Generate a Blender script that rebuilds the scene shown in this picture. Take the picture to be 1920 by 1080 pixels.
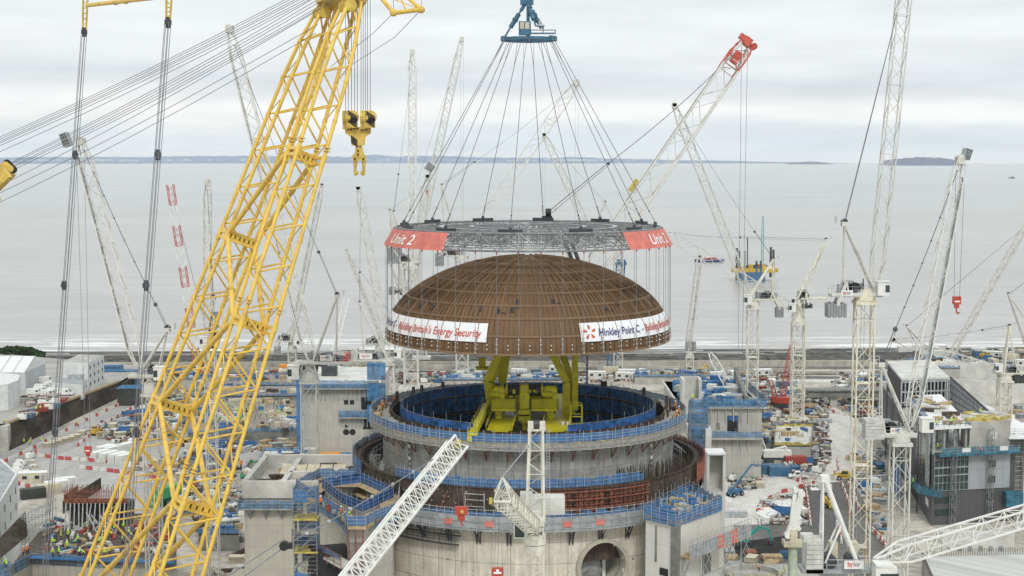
import bpy, bmesh, math, random
from mathutils import Vector, Matrix
random.seed(7)
PI = math.pi; R_ = math.radians
scene = bpy.context.scene
for o in list(bpy.data.objects): bpy.data.objects.remove(o)
# ---------------------------------------------------------------- camera, sky, sun, exposure
CZ = 88.0; F = 2800.0; LEVEL = 289.0
TH = math.atan((540-LEVEL)/F)
cam_d = bpy.data.cameras.new("camera"); cam = bpy.data.objects.new("camera", cam_d)
scene.collection.objects.link(cam); scene.camera = cam
cam_d.sensor_width = 36; cam_d.lens = 36*F/1920; cam_d.clip_start = 1; cam_d.clip_end = 90000
cam.location = (0, 0, CZ); cam.rotation_euler = (PI/2-TH, 0, 0)
world = bpy.data.worlds.new("World"); scene.world = world; world.use_nodes = True
def build_world():
    nt = world.node_tree; N = nt.nodes; L = nt.links; N.clear()
    out = N.new('ShaderNodeOutputWorld')
    sky = N.new('ShaderNodeTexSky'); sky.sky_type = 'NISHITA'; sky.sun_disc = False
    sky.sun_elevation = R_(48); sky.sun_rotation = R_(172)
    b1 = N.new('ShaderNodeBackground'); b1.inputs[1].default_value = 0.08; L.new(sky.outputs[0], b1.inputs[0])
    tc = N.new('ShaderNodeTexCoord'); sp = N.new('ShaderNodeSeparateXYZ'); L.new(tc.outputs['Generated'], sp.inputs[0])
    def noise(sx, sz, det, off=0):
        mp = N.new('ShaderNodeMapping'); mp.inputs['Scale'].default_value = (sx, sx, sz); mp.inputs['Location'].default_value = (off, off*2, 0)
        L.new(tc.outputs['Generated'], mp.inputs[0])
        n = N.new('ShaderNodeTexNoise'); n.inputs['Scale'].default_value = 1; n.inputs['Detail'].default_value = det
        n.inputs['Roughness'].default_value = .55
        L.new(mp.outputs[0], n.inputs['Vector']); return n.outputs[0]
    n1 = noise(5.5, 30, 4, 3.3); n2 = noise(9, 62, 5, 1.7)
    # height of the cloud layer wobbles with the noise, so bands are uneven
    m1 = N.new('ShaderNodeMath'); m1.operation = 'MULTIPLY_ADD'; m1.inputs[1].default_value = .05; L.new(n1, m1.inputs[0])
    m0 = N.new('ShaderNodeMath'); m0.operation = 'SUBTRACT'; m0.inputs[1].default_value = .025; L.new(sp.outputs[2], m0.inputs[0]); L.new(m0.outputs[0], m1.inputs[2])
    mr = N.new('ShaderNodeMapRange'); mr.inputs[1].default_value = -.01; mr.inputs[2].default_value = .12; L.new(m1.outputs[0], mr.inputs[0])
    cr = N.new('ShaderNodeValToRGB'); L.new(mr.outputs[0], cr.inputs[0])
    stops = [(0, (.64,.71,.77)), (.10, (.65,.72,.775)), (.19, (.69,.74,.775)), (.255, (.83,.845,.85)), (.31, (.85,.86,.86)), (.39, (.71,.74,.765)), (.47, (.66,.695,.735)), (.56, (.76,.79,.81)), (.70, (.80,.83,.84)), (.85, (.76,.80,.815)), (1, (.77,.82,.83))]
    e = cr.color_ramp.elements
    while len(e) < len(stops): e.new(.5)
    for i, (p, c) in enumerate(stops): e[i].position = p; e[i].color = (*c, 1)
    cr2 = N.new('ShaderNodeMapRange'); cr2.inputs[1].default_value = .3; cr2.inputs[2].default_value = .7; cr2.inputs[3].default_value = .93; cr2.inputs[4].default_value = 1.06
    L.new(n2, cr2.inputs[0])
    mx = N.new('ShaderNodeVectorMath'); mx.operation = 'SCALE'; L.new(cr.outputs[0], mx.inputs[0]); L.new(cr2.outputs[0], mx.inputs['Scale'])
    b2 = N.new('ShaderNodeBackground'); b2.inputs[1].default_value = 1.0; L.new(mx.outputs[0], b2.inputs[0])
    ms = N.new('ShaderNodeMixShader'); ms.inputs[0].default_value = .95; L.new(b1.outputs[0], ms.inputs[1]); L.new(b2.outputs[0], ms.inputs[2])
    L.new(ms.outputs[0], out.inputs[0])
build_world()
sun_d = bpy.data.lights.new("sun", 'SUN'); sun_d.energy = 1.5; sun_d.angle = R_(14); sun_d.color = (1, .97, .92)
sun = bpy.data.objects.new("sun", sun_d); scene.collection.objects.link(sun)
sun.rotation_euler = (R_(42), 0, R_(8))
scene.view_settings.view_transform = 'Standard'; scene.view_settings.look = 'None'
scene.view_settings.exposure = 0.2; scene.view_settings.gamma = 1
scene.render.engine = 'CYCLES'
try:
    scene.cycles.max_bounces = 5; scene.cycles.transparent_max_bounces = 12; scene.cycles.volume_bounces = 1
except Exception: pass

# ---------------------------------------------------------------- projection: photo pixel -> place in the world
CT, ST = math.cos(TH), math.sin(TH)
def ray(px, py):
    u = (px-960)/F; v = (540-py)/F
    return Vector((u, CT+v*ST, v*CT-ST))
def P(px, py, D):
    r = ray(px, py); return Vector((0,0,CZ))+r*(D/r.y)
def Z(px, py, z=0.0):
    r = ray(px, py); return Vector((0,0,CZ))+r*((z-CZ)/r.z)
def M_(px, D): return px*D/F      # pixels to metres at depth D

# ---------------------------------------------------------------- materials
MATS = {}
def mat(name, col, rough=.6, metal=0., var=.12, scale=.6, stretch=(1,1,1), col2=None, lo=.35, hi=.65, bump=0., alpha=1., detail=5, spec=.4, fine=0.):
    if name in MATS: return MATS[name]
    m = bpy.data.materials.new(name); m.use_nodes = True; nt = m.node_tree; N = nt.nodes; L = nt.links
    b = N['Principled BSDF']; b.inputs['Roughness'].default_value = rough; b.inputs['Metallic'].default_value = metal
    b.inputs['Specular IOR Level'].default_value = spec
    tc = N.new('ShaderNodeTexCoord'); mp = N.new('ShaderNodeMapping'); mp.inputs['Scale'].default_value = stretch
    L.new(tc.outputs['Object'], mp.inputs[0])
    n = N.new('ShaderNodeTexNoise'); n.inputs['Scale'].default_value = scale; n.inputs['Detail'].default_value = detail; n.inputs['Roughness'].default_value = .62
    L.new(mp.outputs[0], n.inputs['Vector'])
    mr = N.new('ShaderNodeMapRange'); mr.inputs[1].default_value = lo; mr.inputs[2].default_value = hi; L.new(n.outputs[0], mr.inputs[0])
    mx = N.new('ShaderNodeMix'); mx.data_type = 'RGBA'
    c2 = col2 if col2 else tuple(max(0, c*(1-2*var)) for c in col); c1 = col if col2 else tuple(min(1, c*(1+var)) for c in col)
    mx.inputs[6].default_value = (*c1, 1); mx.inputs[7].default_value = (*c2, 1); L.new(mr.outputs[0], mx.inputs[0])
    outc = mx.outputs[2]
    if fine:
        n2 = N.new('ShaderNodeTexNoise'); n2.inputs['Scale'].default_value = scale*9; n2.inputs['Detail'].default_value = 4; L.new(tc.outputs['Object'], n2.inputs['Vector'])
        m2 = N.new('ShaderNodeMapRange'); m2.inputs[1].default_value = .3; m2.inputs[2].default_value = .7; m2.inputs[3].default_value = 1-fine; m2.inputs[4].default_value = 1+fine; L.new(n2.outputs[0], m2.inputs[0])
        vm = N.new('ShaderNodeVectorMath'); vm.operation = 'SCALE'; L.new(outc, vm.inputs[0]); L.new(m2.outputs[0], vm.inputs['Scale']); outc = vm.outputs[0]
    L.new(outc, b.inputs['Base Color'])
    if bump:
        bp = N.new('ShaderNodeBump'); bp.inputs['Strength'].default_value = bump; L.new(n.outputs[0], bp.inputs['Height']); L.new(bp.outputs[0], b.inputs['Normal'])
    if alpha < 1: b.inputs['Alpha'].default_value = alpha
    MATS[name] = m; return m
def curved_concrete(name, c1, c2, ce, rad, pw, ph, line=(.22,.21,.19), var=.18):
    """formwork-board concrete on a round wall: coordinates run round the wall"""
    m = bpy.data.materials.new(name); m.use_nodes = True; nt = m.node_tree; N = nt.nodes; L = nt.links; b = N['Principled BSDF']; b.inputs['Roughness'].default_value = .85
    geo = N.new('ShaderNodeNewGeometry'); sub = N.new('ShaderNodeVectorMath'); sub.operation = 'SUBTRACT'; sub.inputs[1].default_value = (ce[0], ce[1], 0); L.new(geo.outputs['Position'], sub.inputs[0])
    sp = N.new('ShaderNodeSeparateXYZ'); L.new(sub.outputs[0], sp.inputs[0])
    at = N.new('ShaderNodeMath'); at.operation = 'ARCTAN2'; L.new(sp.outputs[0], at.inputs[0])
    ng = N.new('ShaderNodeMath'); ng.operation = 'MULTIPLY'; ng.inputs[1].default_value = -1; L.new(sp.outputs[1], ng.inputs[0]); L.new(ng.outputs[0], at.inputs[1])
    ml = N.new('ShaderNodeMath'); ml.operation = 'MULTIPLY'; ml.inputs[1].default_value = rad; L.new(at.outputs[0], ml.inputs[0])
    cb = N.new('ShaderNodeCombineXYZ'); L.new(ml.outputs[0], cb.inputs[0]); L.new(sp.outputs[2], cb.inputs[1])
    br = N.new('ShaderNodeTexBrick'); br.offset = 0; br.inputs['Scale'].default_value = 1; br.inputs['Brick Width'].default_value = pw; br.inputs['Row Height'].default_value = ph
    br.inputs['Mortar Size'].default_value = .06; br.inputs['Mortar Smooth'].default_value = .3
    br.inputs['Color1'].default_value = (*c1, 1); br.inputs['Color2'].default_value = (*c2, 1); br.inputs['Mortar'].default_value = (*line, 1); L.new(cb.outputs[0], br.inputs['Vector'])
    col = br.outputs[0]
    for sx, sy, amt in ((.35, .35, var*1.1), (2.2, .13, var*1.3), (3, 3, var*.5)):
        mp = N.new('ShaderNodeMapping'); mp.inputs['Scale'].default_value = (sx, sy, 1); L.new(cb.outputs[0], mp.inputs[0])
        n = N.new('ShaderNodeTexNoise'); n.inputs['Scale'].default_value = 1; n.inputs['Detail'].default_value = 6; n.inputs['Roughness'].default_value = .65; L.new(mp.outputs[0], n.inputs['Vector'])
        mr = N.new('ShaderNodeMapRange'); mr.inputs[1].default_value = .3; mr.inputs[2].default_value = .7; mr.inputs[3].default_value = 1-amt; mr.inputs[4].default_value = 1+amt; L.new(n.outputs[0], mr.inputs[0])
        vm = N.new('ShaderNodeVectorMath'); vm.operation = 'SCALE'; L.new(col, vm.inputs[0]); L.new(mr.outputs[0], vm.inputs['Scale']); col = vm.outputs[0]
    L.new(col, b.inputs['Base Color']); return m
def panel_mat(name, c1, c2, pw, ph, line, ang=0., var=.12, rough=.8, mortar=.04):
    """flat walls: boards or cladding laid out along the wall (ang) and up"""
    m = bpy.data.materials.new(name); m.use_nodes = True; nt = m.node_tree; N = nt.nodes; L = nt.links; b = N['Principled BSDF']; b.inputs['Roughness'].default_value = rough
    geo = N.new('ShaderNodeNewGeometry'); rt = N.new('ShaderNodeVectorRotate'); rt.rotation_type = 'Z_AXIS'; rt.inputs['Angle'].default_value = -ang; L.new(geo.outputs['Position'], rt.inputs['Vector'])
    sp = N.new('ShaderNodeSeparateXYZ'); L.new(rt.outputs[0], sp.inputs[0])
    ad = N.new('ShaderNodeMath'); ad.operation = 'ADD'; L.new(sp.outputs[0], ad.inputs[0]); L.new(sp.outputs[1], ad.inputs[1])
    cb = N.new('ShaderNodeCombineXYZ'); L.new(ad.outputs[0], cb.inputs[0]); L.new(sp.outputs[2], cb.inputs[1])
    br = N.new('ShaderNodeTexBrick'); br.offset = 0; br.inputs['Scale'].default_value = 1; br.inputs['Brick Width'].default_value = pw; br.inputs['Row Height'].default_value = ph
    br.inputs['Mortar Size'].default_value = mortar; br.inputs['Color1'].default_value = (*c1, 1); br.inputs['Color2'].default_value = (*c2, 1); br.inputs['Mortar'].default_value = (*line, 1); L.new(cb.outputs[0], br.inputs['Vector'])
    col = br.outputs[0]
    for sx, sy, amt in ((.35, .35, var), (1.4, .12, var)):
        mp = N.new('ShaderNodeMapping'); mp.inputs['Scale'].default_value = (sx, sy, 1); L.new(cb.outputs[0], mp.inputs[0])
        n = N.new('ShaderNodeTexNoise'); n.inputs['Scale'].default_value = 1; n.inputs['Detail'].default_value = 6; n.inputs['Roughness'].default_value = .65; L.new(mp.outputs[0], n.inputs['Vector'])
        mr = N.new('ShaderNodeMapRange'); mr.inputs[1].default_value = .3; mr.inputs[2].default_value = .7; mr.inputs[3].default_value = 1-amt; mr.inputs[4].default_value = 1+amt*.7; L.new(n.outputs[0], mr.inputs[0])
        vm = N.new('ShaderNodeVectorMath'); vm.operation = 'SCALE'; L.new(col, vm.inputs[0]); L.new(mr.outputs[0], vm.inputs['Scale']); col = vm.outputs[0]
    L.new(col, b.inputs['Base Color']); return m

mat('crane_yellow', (.79,.535,.10), .42, scale=.45, col2=(.52,.33,.08), lo=.47, hi=.74, detail=9, fine=.08)
mat('link_yellow', (.62,.40,.06), .45, var=.15, scale=.8)
mat('hook_yellow', (.66,.47,.10), .45, var=.15, scale=.8)
mat('jig_yellow', (.60,.54,.015), .5, scale=.9, col2=(.36,.31,.03), lo=.46, hi=.72, detail=9, fine=.12)
mat('cable', (.09,.095,.11), .5, var=.1)
mat('cable_light', (.20,.21,.23), .5, var=.1)
mat('black', (.02,.02,.023), .5, var=.2)
mat('dark_steel', (.06,.065,.075), .5, var=.2)
mat('steel', (.27,.285,.295), .45, metal=.3, var=.15, scale=1.2)
mat('galv', (.42,.44,.45), .5, var=.18, scale=1.5)
mat('white_paint', (.77,.77,.735), .4, var=.06, scale=.6, fine=.05)
mat('aged_white', (.62,.615,.57), .5, scale=.5, col2=(.42,.40,.35), lo=.5, hi=.78, fine=.12)  # grey-white look of cranes against the bright sky, put into the paint colour
mat('cream_paint', (.72,.70,.60), .45, var=.1, scale=.5, fine=.1)
mat('worn_paint', (.74,.71,.58), .5, var=.1, scale=.35, col2=(.52,.38,.16), lo=.5, hi=.72, fine=.12)
mat('grey_block', (.30,.31,.31), .8, var=.12, scale=1)
mat('light_block', (.55,.55,.52), .8, var=.12, scale=1)
mat('glass_dark', (.03,.05,.05), .12, var=.1, spec=.6)
mat('glass_green', (.03,.055,.055), .1, var=.2, scale=.2, spec=.6)
mat('red_paint', (.50,.075,.05), .45, var=.12, scale=.8)
mat('lift_blue', (.06,.16,.25), .4, var=.15, scale=.8)
mat('banner_white', (.80,.81,.84), .7, var=.05, scale=.9, stretch=(3,3,.4))
mat('banner_red', (.62,.19,.155), .7, var=.10, scale=.8)
mat('letter_white', (.85,.85,.85), .7, var=.02)
mat('letter_blue', (.03,.04,.16), .7, var=.05)
mat('letter_orange', (.55,.10,.055), .7, var=.05)
mat('letter_grey', (.25,.26,.28), .7, var=.05)
mat('letter_red', (.60,.08,.05), .7, var=.05)
mat('net_blue', (.035,.135,.34), .7, col2=(.06,.20,.40), lo=.42, hi=.66, scale=.45, fine=.25, alpha=.86)
mat('net_deep', (.028,.12,.34), .7, var=.35, scale=.8, fine=.25)
mat('net_light', (.07,.22,.42), .7, var=.3, scale=.8, fine=.2, alpha=.7)
mat('net_teal', (.05,.19,.27), .7, var=.25, scale=.8, alpha=.85)
mat('rust_red', (.27,.095,.06), .8, var=.25, scale=1.5)
mat('timber', (.46,.35,.2), .8, var=.2, scale=1.5)
mat('timber_yellow', (.55,.44,.10), .7, var=.2, scale=1.5)
mat('rebar', (.085,.06,.045), .85, var=.35, scale=1.8, fine=.3)
mat('conc', (.43,.42,.385), .88, var=.14, scale=.18, fine=.08)
mat('conc_white', (.60,.595,.56), .85, var=.1, scale=.25, fine=.06)
mat('conc_dark', (.22,.22,.205), .88, var=.2, scale=.3, fine=.1)
mat('formgrey', (.34,.355,.365), .7, var=.15, scale=.7, fine=.1)
mat('skin', (.45,.27,.19), .6, var=.05); mat('lime', (.50,.80,.06), .6, var=.08); mat('hi_orange', (.85,.22,.04), .6, var=.08)
mat('navy', (.03,.035,.06), .8, var=.1); mat('helmet', (.8,.8,.78), .4, var=.03)
mat('plastic_red', (.50,.10,.09), .5, var=.15, scale=1); mat('plastic_white', (.68,.66,.62), .5, var=.12, scale=1)
mat('tyre', (.02,.02,.02), .9, var=.1)
mat('cont_blue', (.06,.155,.27), .5, var=.15); mat('cont_orange', (.75,.33,.05), .5, var=.1); mat('cont_green', (.05,.30,.12), .5, var=.12)
mat('cont_white', (.66,.66,.62), .5, var=.1, scale=.8); mat('cont_red', (.36,.075,.055), .5, var=.12); mat('cont_dark', (.05,.055,.05), .6, var=.15); mat('cont_cream', (.58,.53,.40), .6, var=.12)
mat('plant_yellow', (.58,.38,.05), .5, var=.12); mat('plant_teal', (.03,.30,.24), .5, var=.12)
mat('roof_white', (.76,.77,.76), .6, var=.06); mat('clad_white', (.68,.69,.68), .6, var=.07)

# ---------------------------------------------------------------- mesh builder
class MB:
    def __init__(s): s.v=[]; s.f=[]; s.mi=[]; s.cur=0
    def q(s, *pts):
        b=len(s.v); s.v += [tuple(p) for p in pts]; s.f.append(tuple(range(b,b+len(pts)))); s.mi.append(s.cur)
    def tube(s, p, q, r, n=4, r2=None, cap=False):
        p=Vector(p); q=Vector(q); a=q-p
        if a.length<1e-6: return
        a.normalize(); h=Vector((0,0,1)) if abs(a.z)<.9 else Vector((1,0,0)); x=a.cross(h).normalized(); y=a.cross(x)
        r2 = r if r2 is None else r2; b=len(s.v); o=PI/n
        for (c,rr) in ((p,r),(q,r2)):
            for i in range(n):
                t=2*PI*i/n+o; s.v.append(tuple(c+x*(math.cos(t)*rr)+y*(math.sin(t)*rr)))
        for i in range(n):
            j=(i+1)%n; s.f.append((b+i,b+j,b+n+j,b+n+i)); s.mi.append(s.cur)
        if cap or n>6:
            s.f.append(tuple(b+i for i in range(n))[::-1]); s.mi.append(s.cur)
            s.f.append(tuple(b+n+i for i in range(n))); s.mi.append(s.cur)
    def path(s, pts, r, n=4):
        for a,b in zip(pts, pts[1:]): s.tube(a,b,r,n)
    def obox(s, c, ex, ey, ez):
        c=Vector(c); ex=Vector(ex)/2; ey=Vector(ey)/2; ez=Vector(ez)/2; b=len(s.v)
        for k in (-1,1):
            for j,i in ((-1,-1),(-1,1),(1,1),(1,-1)): s.v.append(tuple(c+ex*i+ey*j+ez*k))
        for f in ((0,3,2,1),(4,5,6,7),(0,1,5,4),(1,2,6,5),(2,3,7,6),(3,0,4,7)): s.f.append(tuple(b+i for i in f)); s.mi.append(s.cur)
    def box(s, c, sz, rz=0.):
        ca,sa=math.cos(rz),math.sin(rz)
        s.obox(c, (sz[0]*ca,sz[0]*sa,0), (-sz[1]*sa,sz[1]*ca,0), (0,0,sz[2]))
    def beam(s, p, q, w, h, up=(0,0,1)):
        p=Vector(p); q=Vector(q); a=q-p; l=a.length
        if l<1e-6: return
        an=a/l; up=Vector(up)
        if abs(an.dot(up))>.98: up=Vector((0,1,0))
        sd=an.cross(up).normalized(); u=sd.cross(an)
        s.obox((p+q)/2, a, sd*w, u*h)
    def prism(s, poly, z0, z1, top=True, bottom=False):
        n=len(poly); b=len(s.v)
        area=sum(poly[i][0]*poly[(i+1)%n][1]-poly[(i+1)%n][0]*poly[i][1] for i in range(n))
        if area<0: poly=poly[::-1]
        for z in (z0,z1):
            for p in poly: s.v.append((p[0],p[1],z))
        for i in range(n):
            j=(i+1)%n; s.f.append((b+i,b+j,b+n+j,b+n+i)); s.mi.append(s.cur)
        if top: s.f.append(tuple(b+n+i for i in range(n))); s.mi.append(s.cur)
        if bottom: s.f.append(tuple(b+i for i in range(n))[::-1]); s.mi.append(s.cur)
    def lathe(s, c, prof, n=48, a0=0., a1=2*PI):
        b=len(s.v); full = abs(a1-a0-2*PI)<1e-6; m = n if full else n+1
        for (r,z) in prof:
            for i in range(m):
                t=a0+(a1-a0)*i/n; s.v.append((c[0]+r*math.sin(t), c[1]-r*math.cos(t), c[2]+z))
        for k in range(len(prof)-1):
            for i in range(n):
                j=(i+1)%m if full else i+1
                s.f.append((b+k*m+i,b+k*m+j,b+(k+1)*m+j,b+(k+1)*m+i)); s.mi.append(s.cur)
    def ball(s, c, r, n=8, sz=1.):
        pr=[(max(.001,r*math.sin(PI*k/6)), -r*sz*math.cos(PI*k/6)) for k in range(7)]
        s.lathe(c, pr, n)
    def build(s, name, mats, parent=None, smooth=False, label=None):
        me=bpy.data.meshes.new(name)
        off = parent.matrix_basis.translation if parent else Vector((0,0,0))
        if parent and parent.parent: off = off + parent.parent.matrix_basis.translation
        vs = [(v[0]-off[0],v[1]-off[1],v[2]-off[2]) for v in s.v] if parent else s.v
        me.from_pydata(vs, [], s.f)
        if not isinstance(mats,(list,tuple)): mats=[mats]
        for m in mats: me.materials.append(MATS[m] if isinstance(m,str) else m)
        if len(mats)>1: me.polygons.foreach_set('material_index', s.mi)
        if smooth: me.shade_smooth(); me.set_sharp_from_angle(angle=R_(40))
        o=bpy.data.objects.new(name, me); scene.collection.objects.link(o)
        if parent: o.parent=parent
        if label: o['label']=label
        return o
def tag(o, label, cat, group=None):
    o['label']=label; o['category']=cat
    if group: o['group']=group
    return o
def thing(name, label, cat, loc=(0,0,0), group=None):
    o=bpy.data.objects.new(name,None); o.empty_display_size=.5; scene.collection.objects.link(o); o.location=loc; return tag(o,label,cat,group)
def struct(o, kind='structure'): o['kind']=kind; return o
def solo(mb, name, mats, label, cat, loc=None, group=None, smooth=False):
    """a thing that is one mesh, with its origin at loc"""
    if loc is not None:
        mb.v=[(v[0]-loc[0],v[1]-loc[1],v[2]-loc[2]) for v in mb.v]
    o=mb.build(name,mats,None,smooth)
    if loc is not None: o.location=loc
    return tag(o,label,cat,group)
def copy_tree(o, parent=None):
    c=o.copy(); scene.collection.objects.link(c)
    if parent: c.parent=parent
    for ch in list(KIDS.get(o.name, [])): copy_tree(ch, c)
    return c
KIDS={}
def proto_done(o): 
    for ch in bpy.data.objects:
        if ch.parent: KIDS.setdefault(ch.parent.name, [])
        if ch.parent and ch not in KIDS[ch.parent.name]: KIDS[ch.parent.name].append(ch)

def text_pts(s, size=1., xs=1., shear=0.):
    """lettering as flat polygons: list of faces of (u,v), and the width"""
    cu=bpy.data.curves.new('txt','FONT'); cu.body=s; cu.size=size; cu.shear=shear; cu.resolution_u=3; cu.offset=.022
    ob=bpy.data.objects.new('txt',cu); scene.collection.objects.link(ob)
    dg=bpy.context.evaluated_depsgraph_get(); dg.update()
    me=bpy.data.meshes.new_from_object(ob.evaluated_get(dg))
    vs=[(v.co.x*xs,v.co.y) for v in me.vertices]; fs=[tuple(p.vertices) for p in me.polygons]
    bpy.data.objects.remove(ob); bpy.data.curves.remove(cu)
    w=max((v[0] for v in vs), default=0); bpy.data.meshes.remove(me)
    return vs, fs, w
def add_text(mb, s, size, fn, xs=1., shear=0., u0=0., fit=None):
    vs,fs,w=text_pts(s,size,xs,shear)
    k = fit/w if fit else 1.
    b=len(mb.v); mb.v += [tuple(fn(u0+u*k, v)) for u,v in vs]
    for f in fs: mb.f.append(tuple(b+i for i in f)); mb.mi.append(mb.cur)
    return w*k
def flat_text(mb, s, size, origin, ex, ez, off, xs=1., fit=None, shear=0.):
    o=Vector(origin); ex=Vector(ex).normalized(); ez=Vector(ez).normalized(); nn=ex.cross(ez)*off
    return add_text(mb, s, size, lambda u,v: o+ex*u+ez*v+nn, xs=xs, fit=fit, shear=shear)

# ---------------------------------------------------------------- lattice helpers
def lattice(mb, p, q, w, h, bays, rc, rb, side=None, t0=1., t1=1., kind='zig', te=.12, nb=4):
    """four-chord lattice from p to q; t0, t1 = width factor at the ends, te = tapered share of the length"""
    p=Vector(p); q=Vector(q); a=(q-p); L=a.length; a.normalize()
    if side is None:
        side=a.cross(Vector((0,0,1)))
        if side.length<.05: side=Vector((1,0,0))
    side=(Vector(side)-a*Vector(side).dot(a)).normalized(); up=side.cross(a).normalized()
    def c(t,i):
        k=1.
        if t<te: k=t0+(1-t0)*t/te
        elif t>1-te: k=t1+(1-t1)*(1-t)/te
        sx=(-1,1,1,-1)[i]; sy=(-1,-1,1,1)[i]
        return p+a*(L*t)+side*(sx*w/2*k)+up*(sy*h/2*k)
    ts=[i/bays for i in range(bays+1)]
    for i in range(4):
        pts=[c(0,i),c(te,i),c(1-te,i),c(1,i)] if (t0!=1 or t1!=1) else [c(0,i),c(1,i)]
        mb.path(pts, rc, 4 if rc<.2 else 8)
    for k in range(bays):
        for i in range(4):
            j=(i+1)%4
            if kind=='x':
                mb.tube(c(ts[k],i),c(ts[k+1],j),rb,nb); mb.tube(c(ts[k],j),c(ts[k+1],i),rb,nb)
            else:
                if (k+i)%2: mb.tube(c(ts[k],i),c(ts[k+1],j),rb,nb)
                else: mb.tube(c(ts[k],j),c(ts[k+1],i),rb,nb)
        if kind!='zig' or k%4==0:
            for i in range(4): mb.tube(c(ts[k],i),c(ts[k],(i+1)%4),rb,nb)
    return c
def railing(mb, pts, h=1.1, r=.03, step=2.5, closed=False):
    pts=[Vector(p) for p in pts]
    if closed: pts=pts+[pts[0]]
    for a,b in zip(pts,pts[1:]):
        L=(b-a).length; n=max(1,round(L/step))
        for z in (h*.5,h): mb.tube(a+Vector((0,0,z)), b+Vector((0,0,z)), r)
        for i in range(n+1):
            c=a.lerp(b,i/n); mb.tube(c,c+Vector((0,0,h)),r)
def net_band(net, post, pts, z0, z1, closed=False, wob=.12, pr=.035, rails=3, over=.35, step=2.4):
    """netting hung on scaffold posts along a line of (x,y) points"""
    pts=[Vector((p[0],p[1],0)) for p in pts]
    if closed: pts=pts+[pts[0]]
    for a,b in zip(pts,pts[1:]):
        L=(b-a).length; n=max(1,round(L/step))
        for i in range(n):
            c=a.lerp(b,i/n); d=a.lerp(b,(i+1)/n); m=(c+d)/2
            t0=z1-random.random()*wob; t1=z1-random.random()*wob; tm=z1-random.random()*wob*2-.03
            if net is not None:
                net.q(c+Vector((0,0,z0)), m+Vector((0,0,z0)), m+Vector((0,0,tm)), c+Vector((0,0,t0)))
                net.q(m+Vector((0,0,z0)), d+Vector((0,0,z0)), d+Vector((0,0,t1)), m+Vector((0,0,tm)))
            if post is not None:
                post.tube(c+Vector((0,0,z0-.3)), c+Vector((0,0,z1+over*random.uniform(.3,1.2))), pr)
        if post is not None:
            for k in range(rails):
                z=z0+(z1-z0)*(k+.6)/rails
                post.tube(a+Vector((0,0,z)), b+Vector((0,0,z)), pr*.8)
def circ(c, r, n, a0=0., a1=2*PI):
    return [(c[0]+r*math.sin(a0+(a1-a0)*i/n), c[1]-r*math.cos(a0+(a1-a0)*i/n)) for i in range(n + (0 if abs(a1-a0-2*PI)<1e-6 else 1))]
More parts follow.
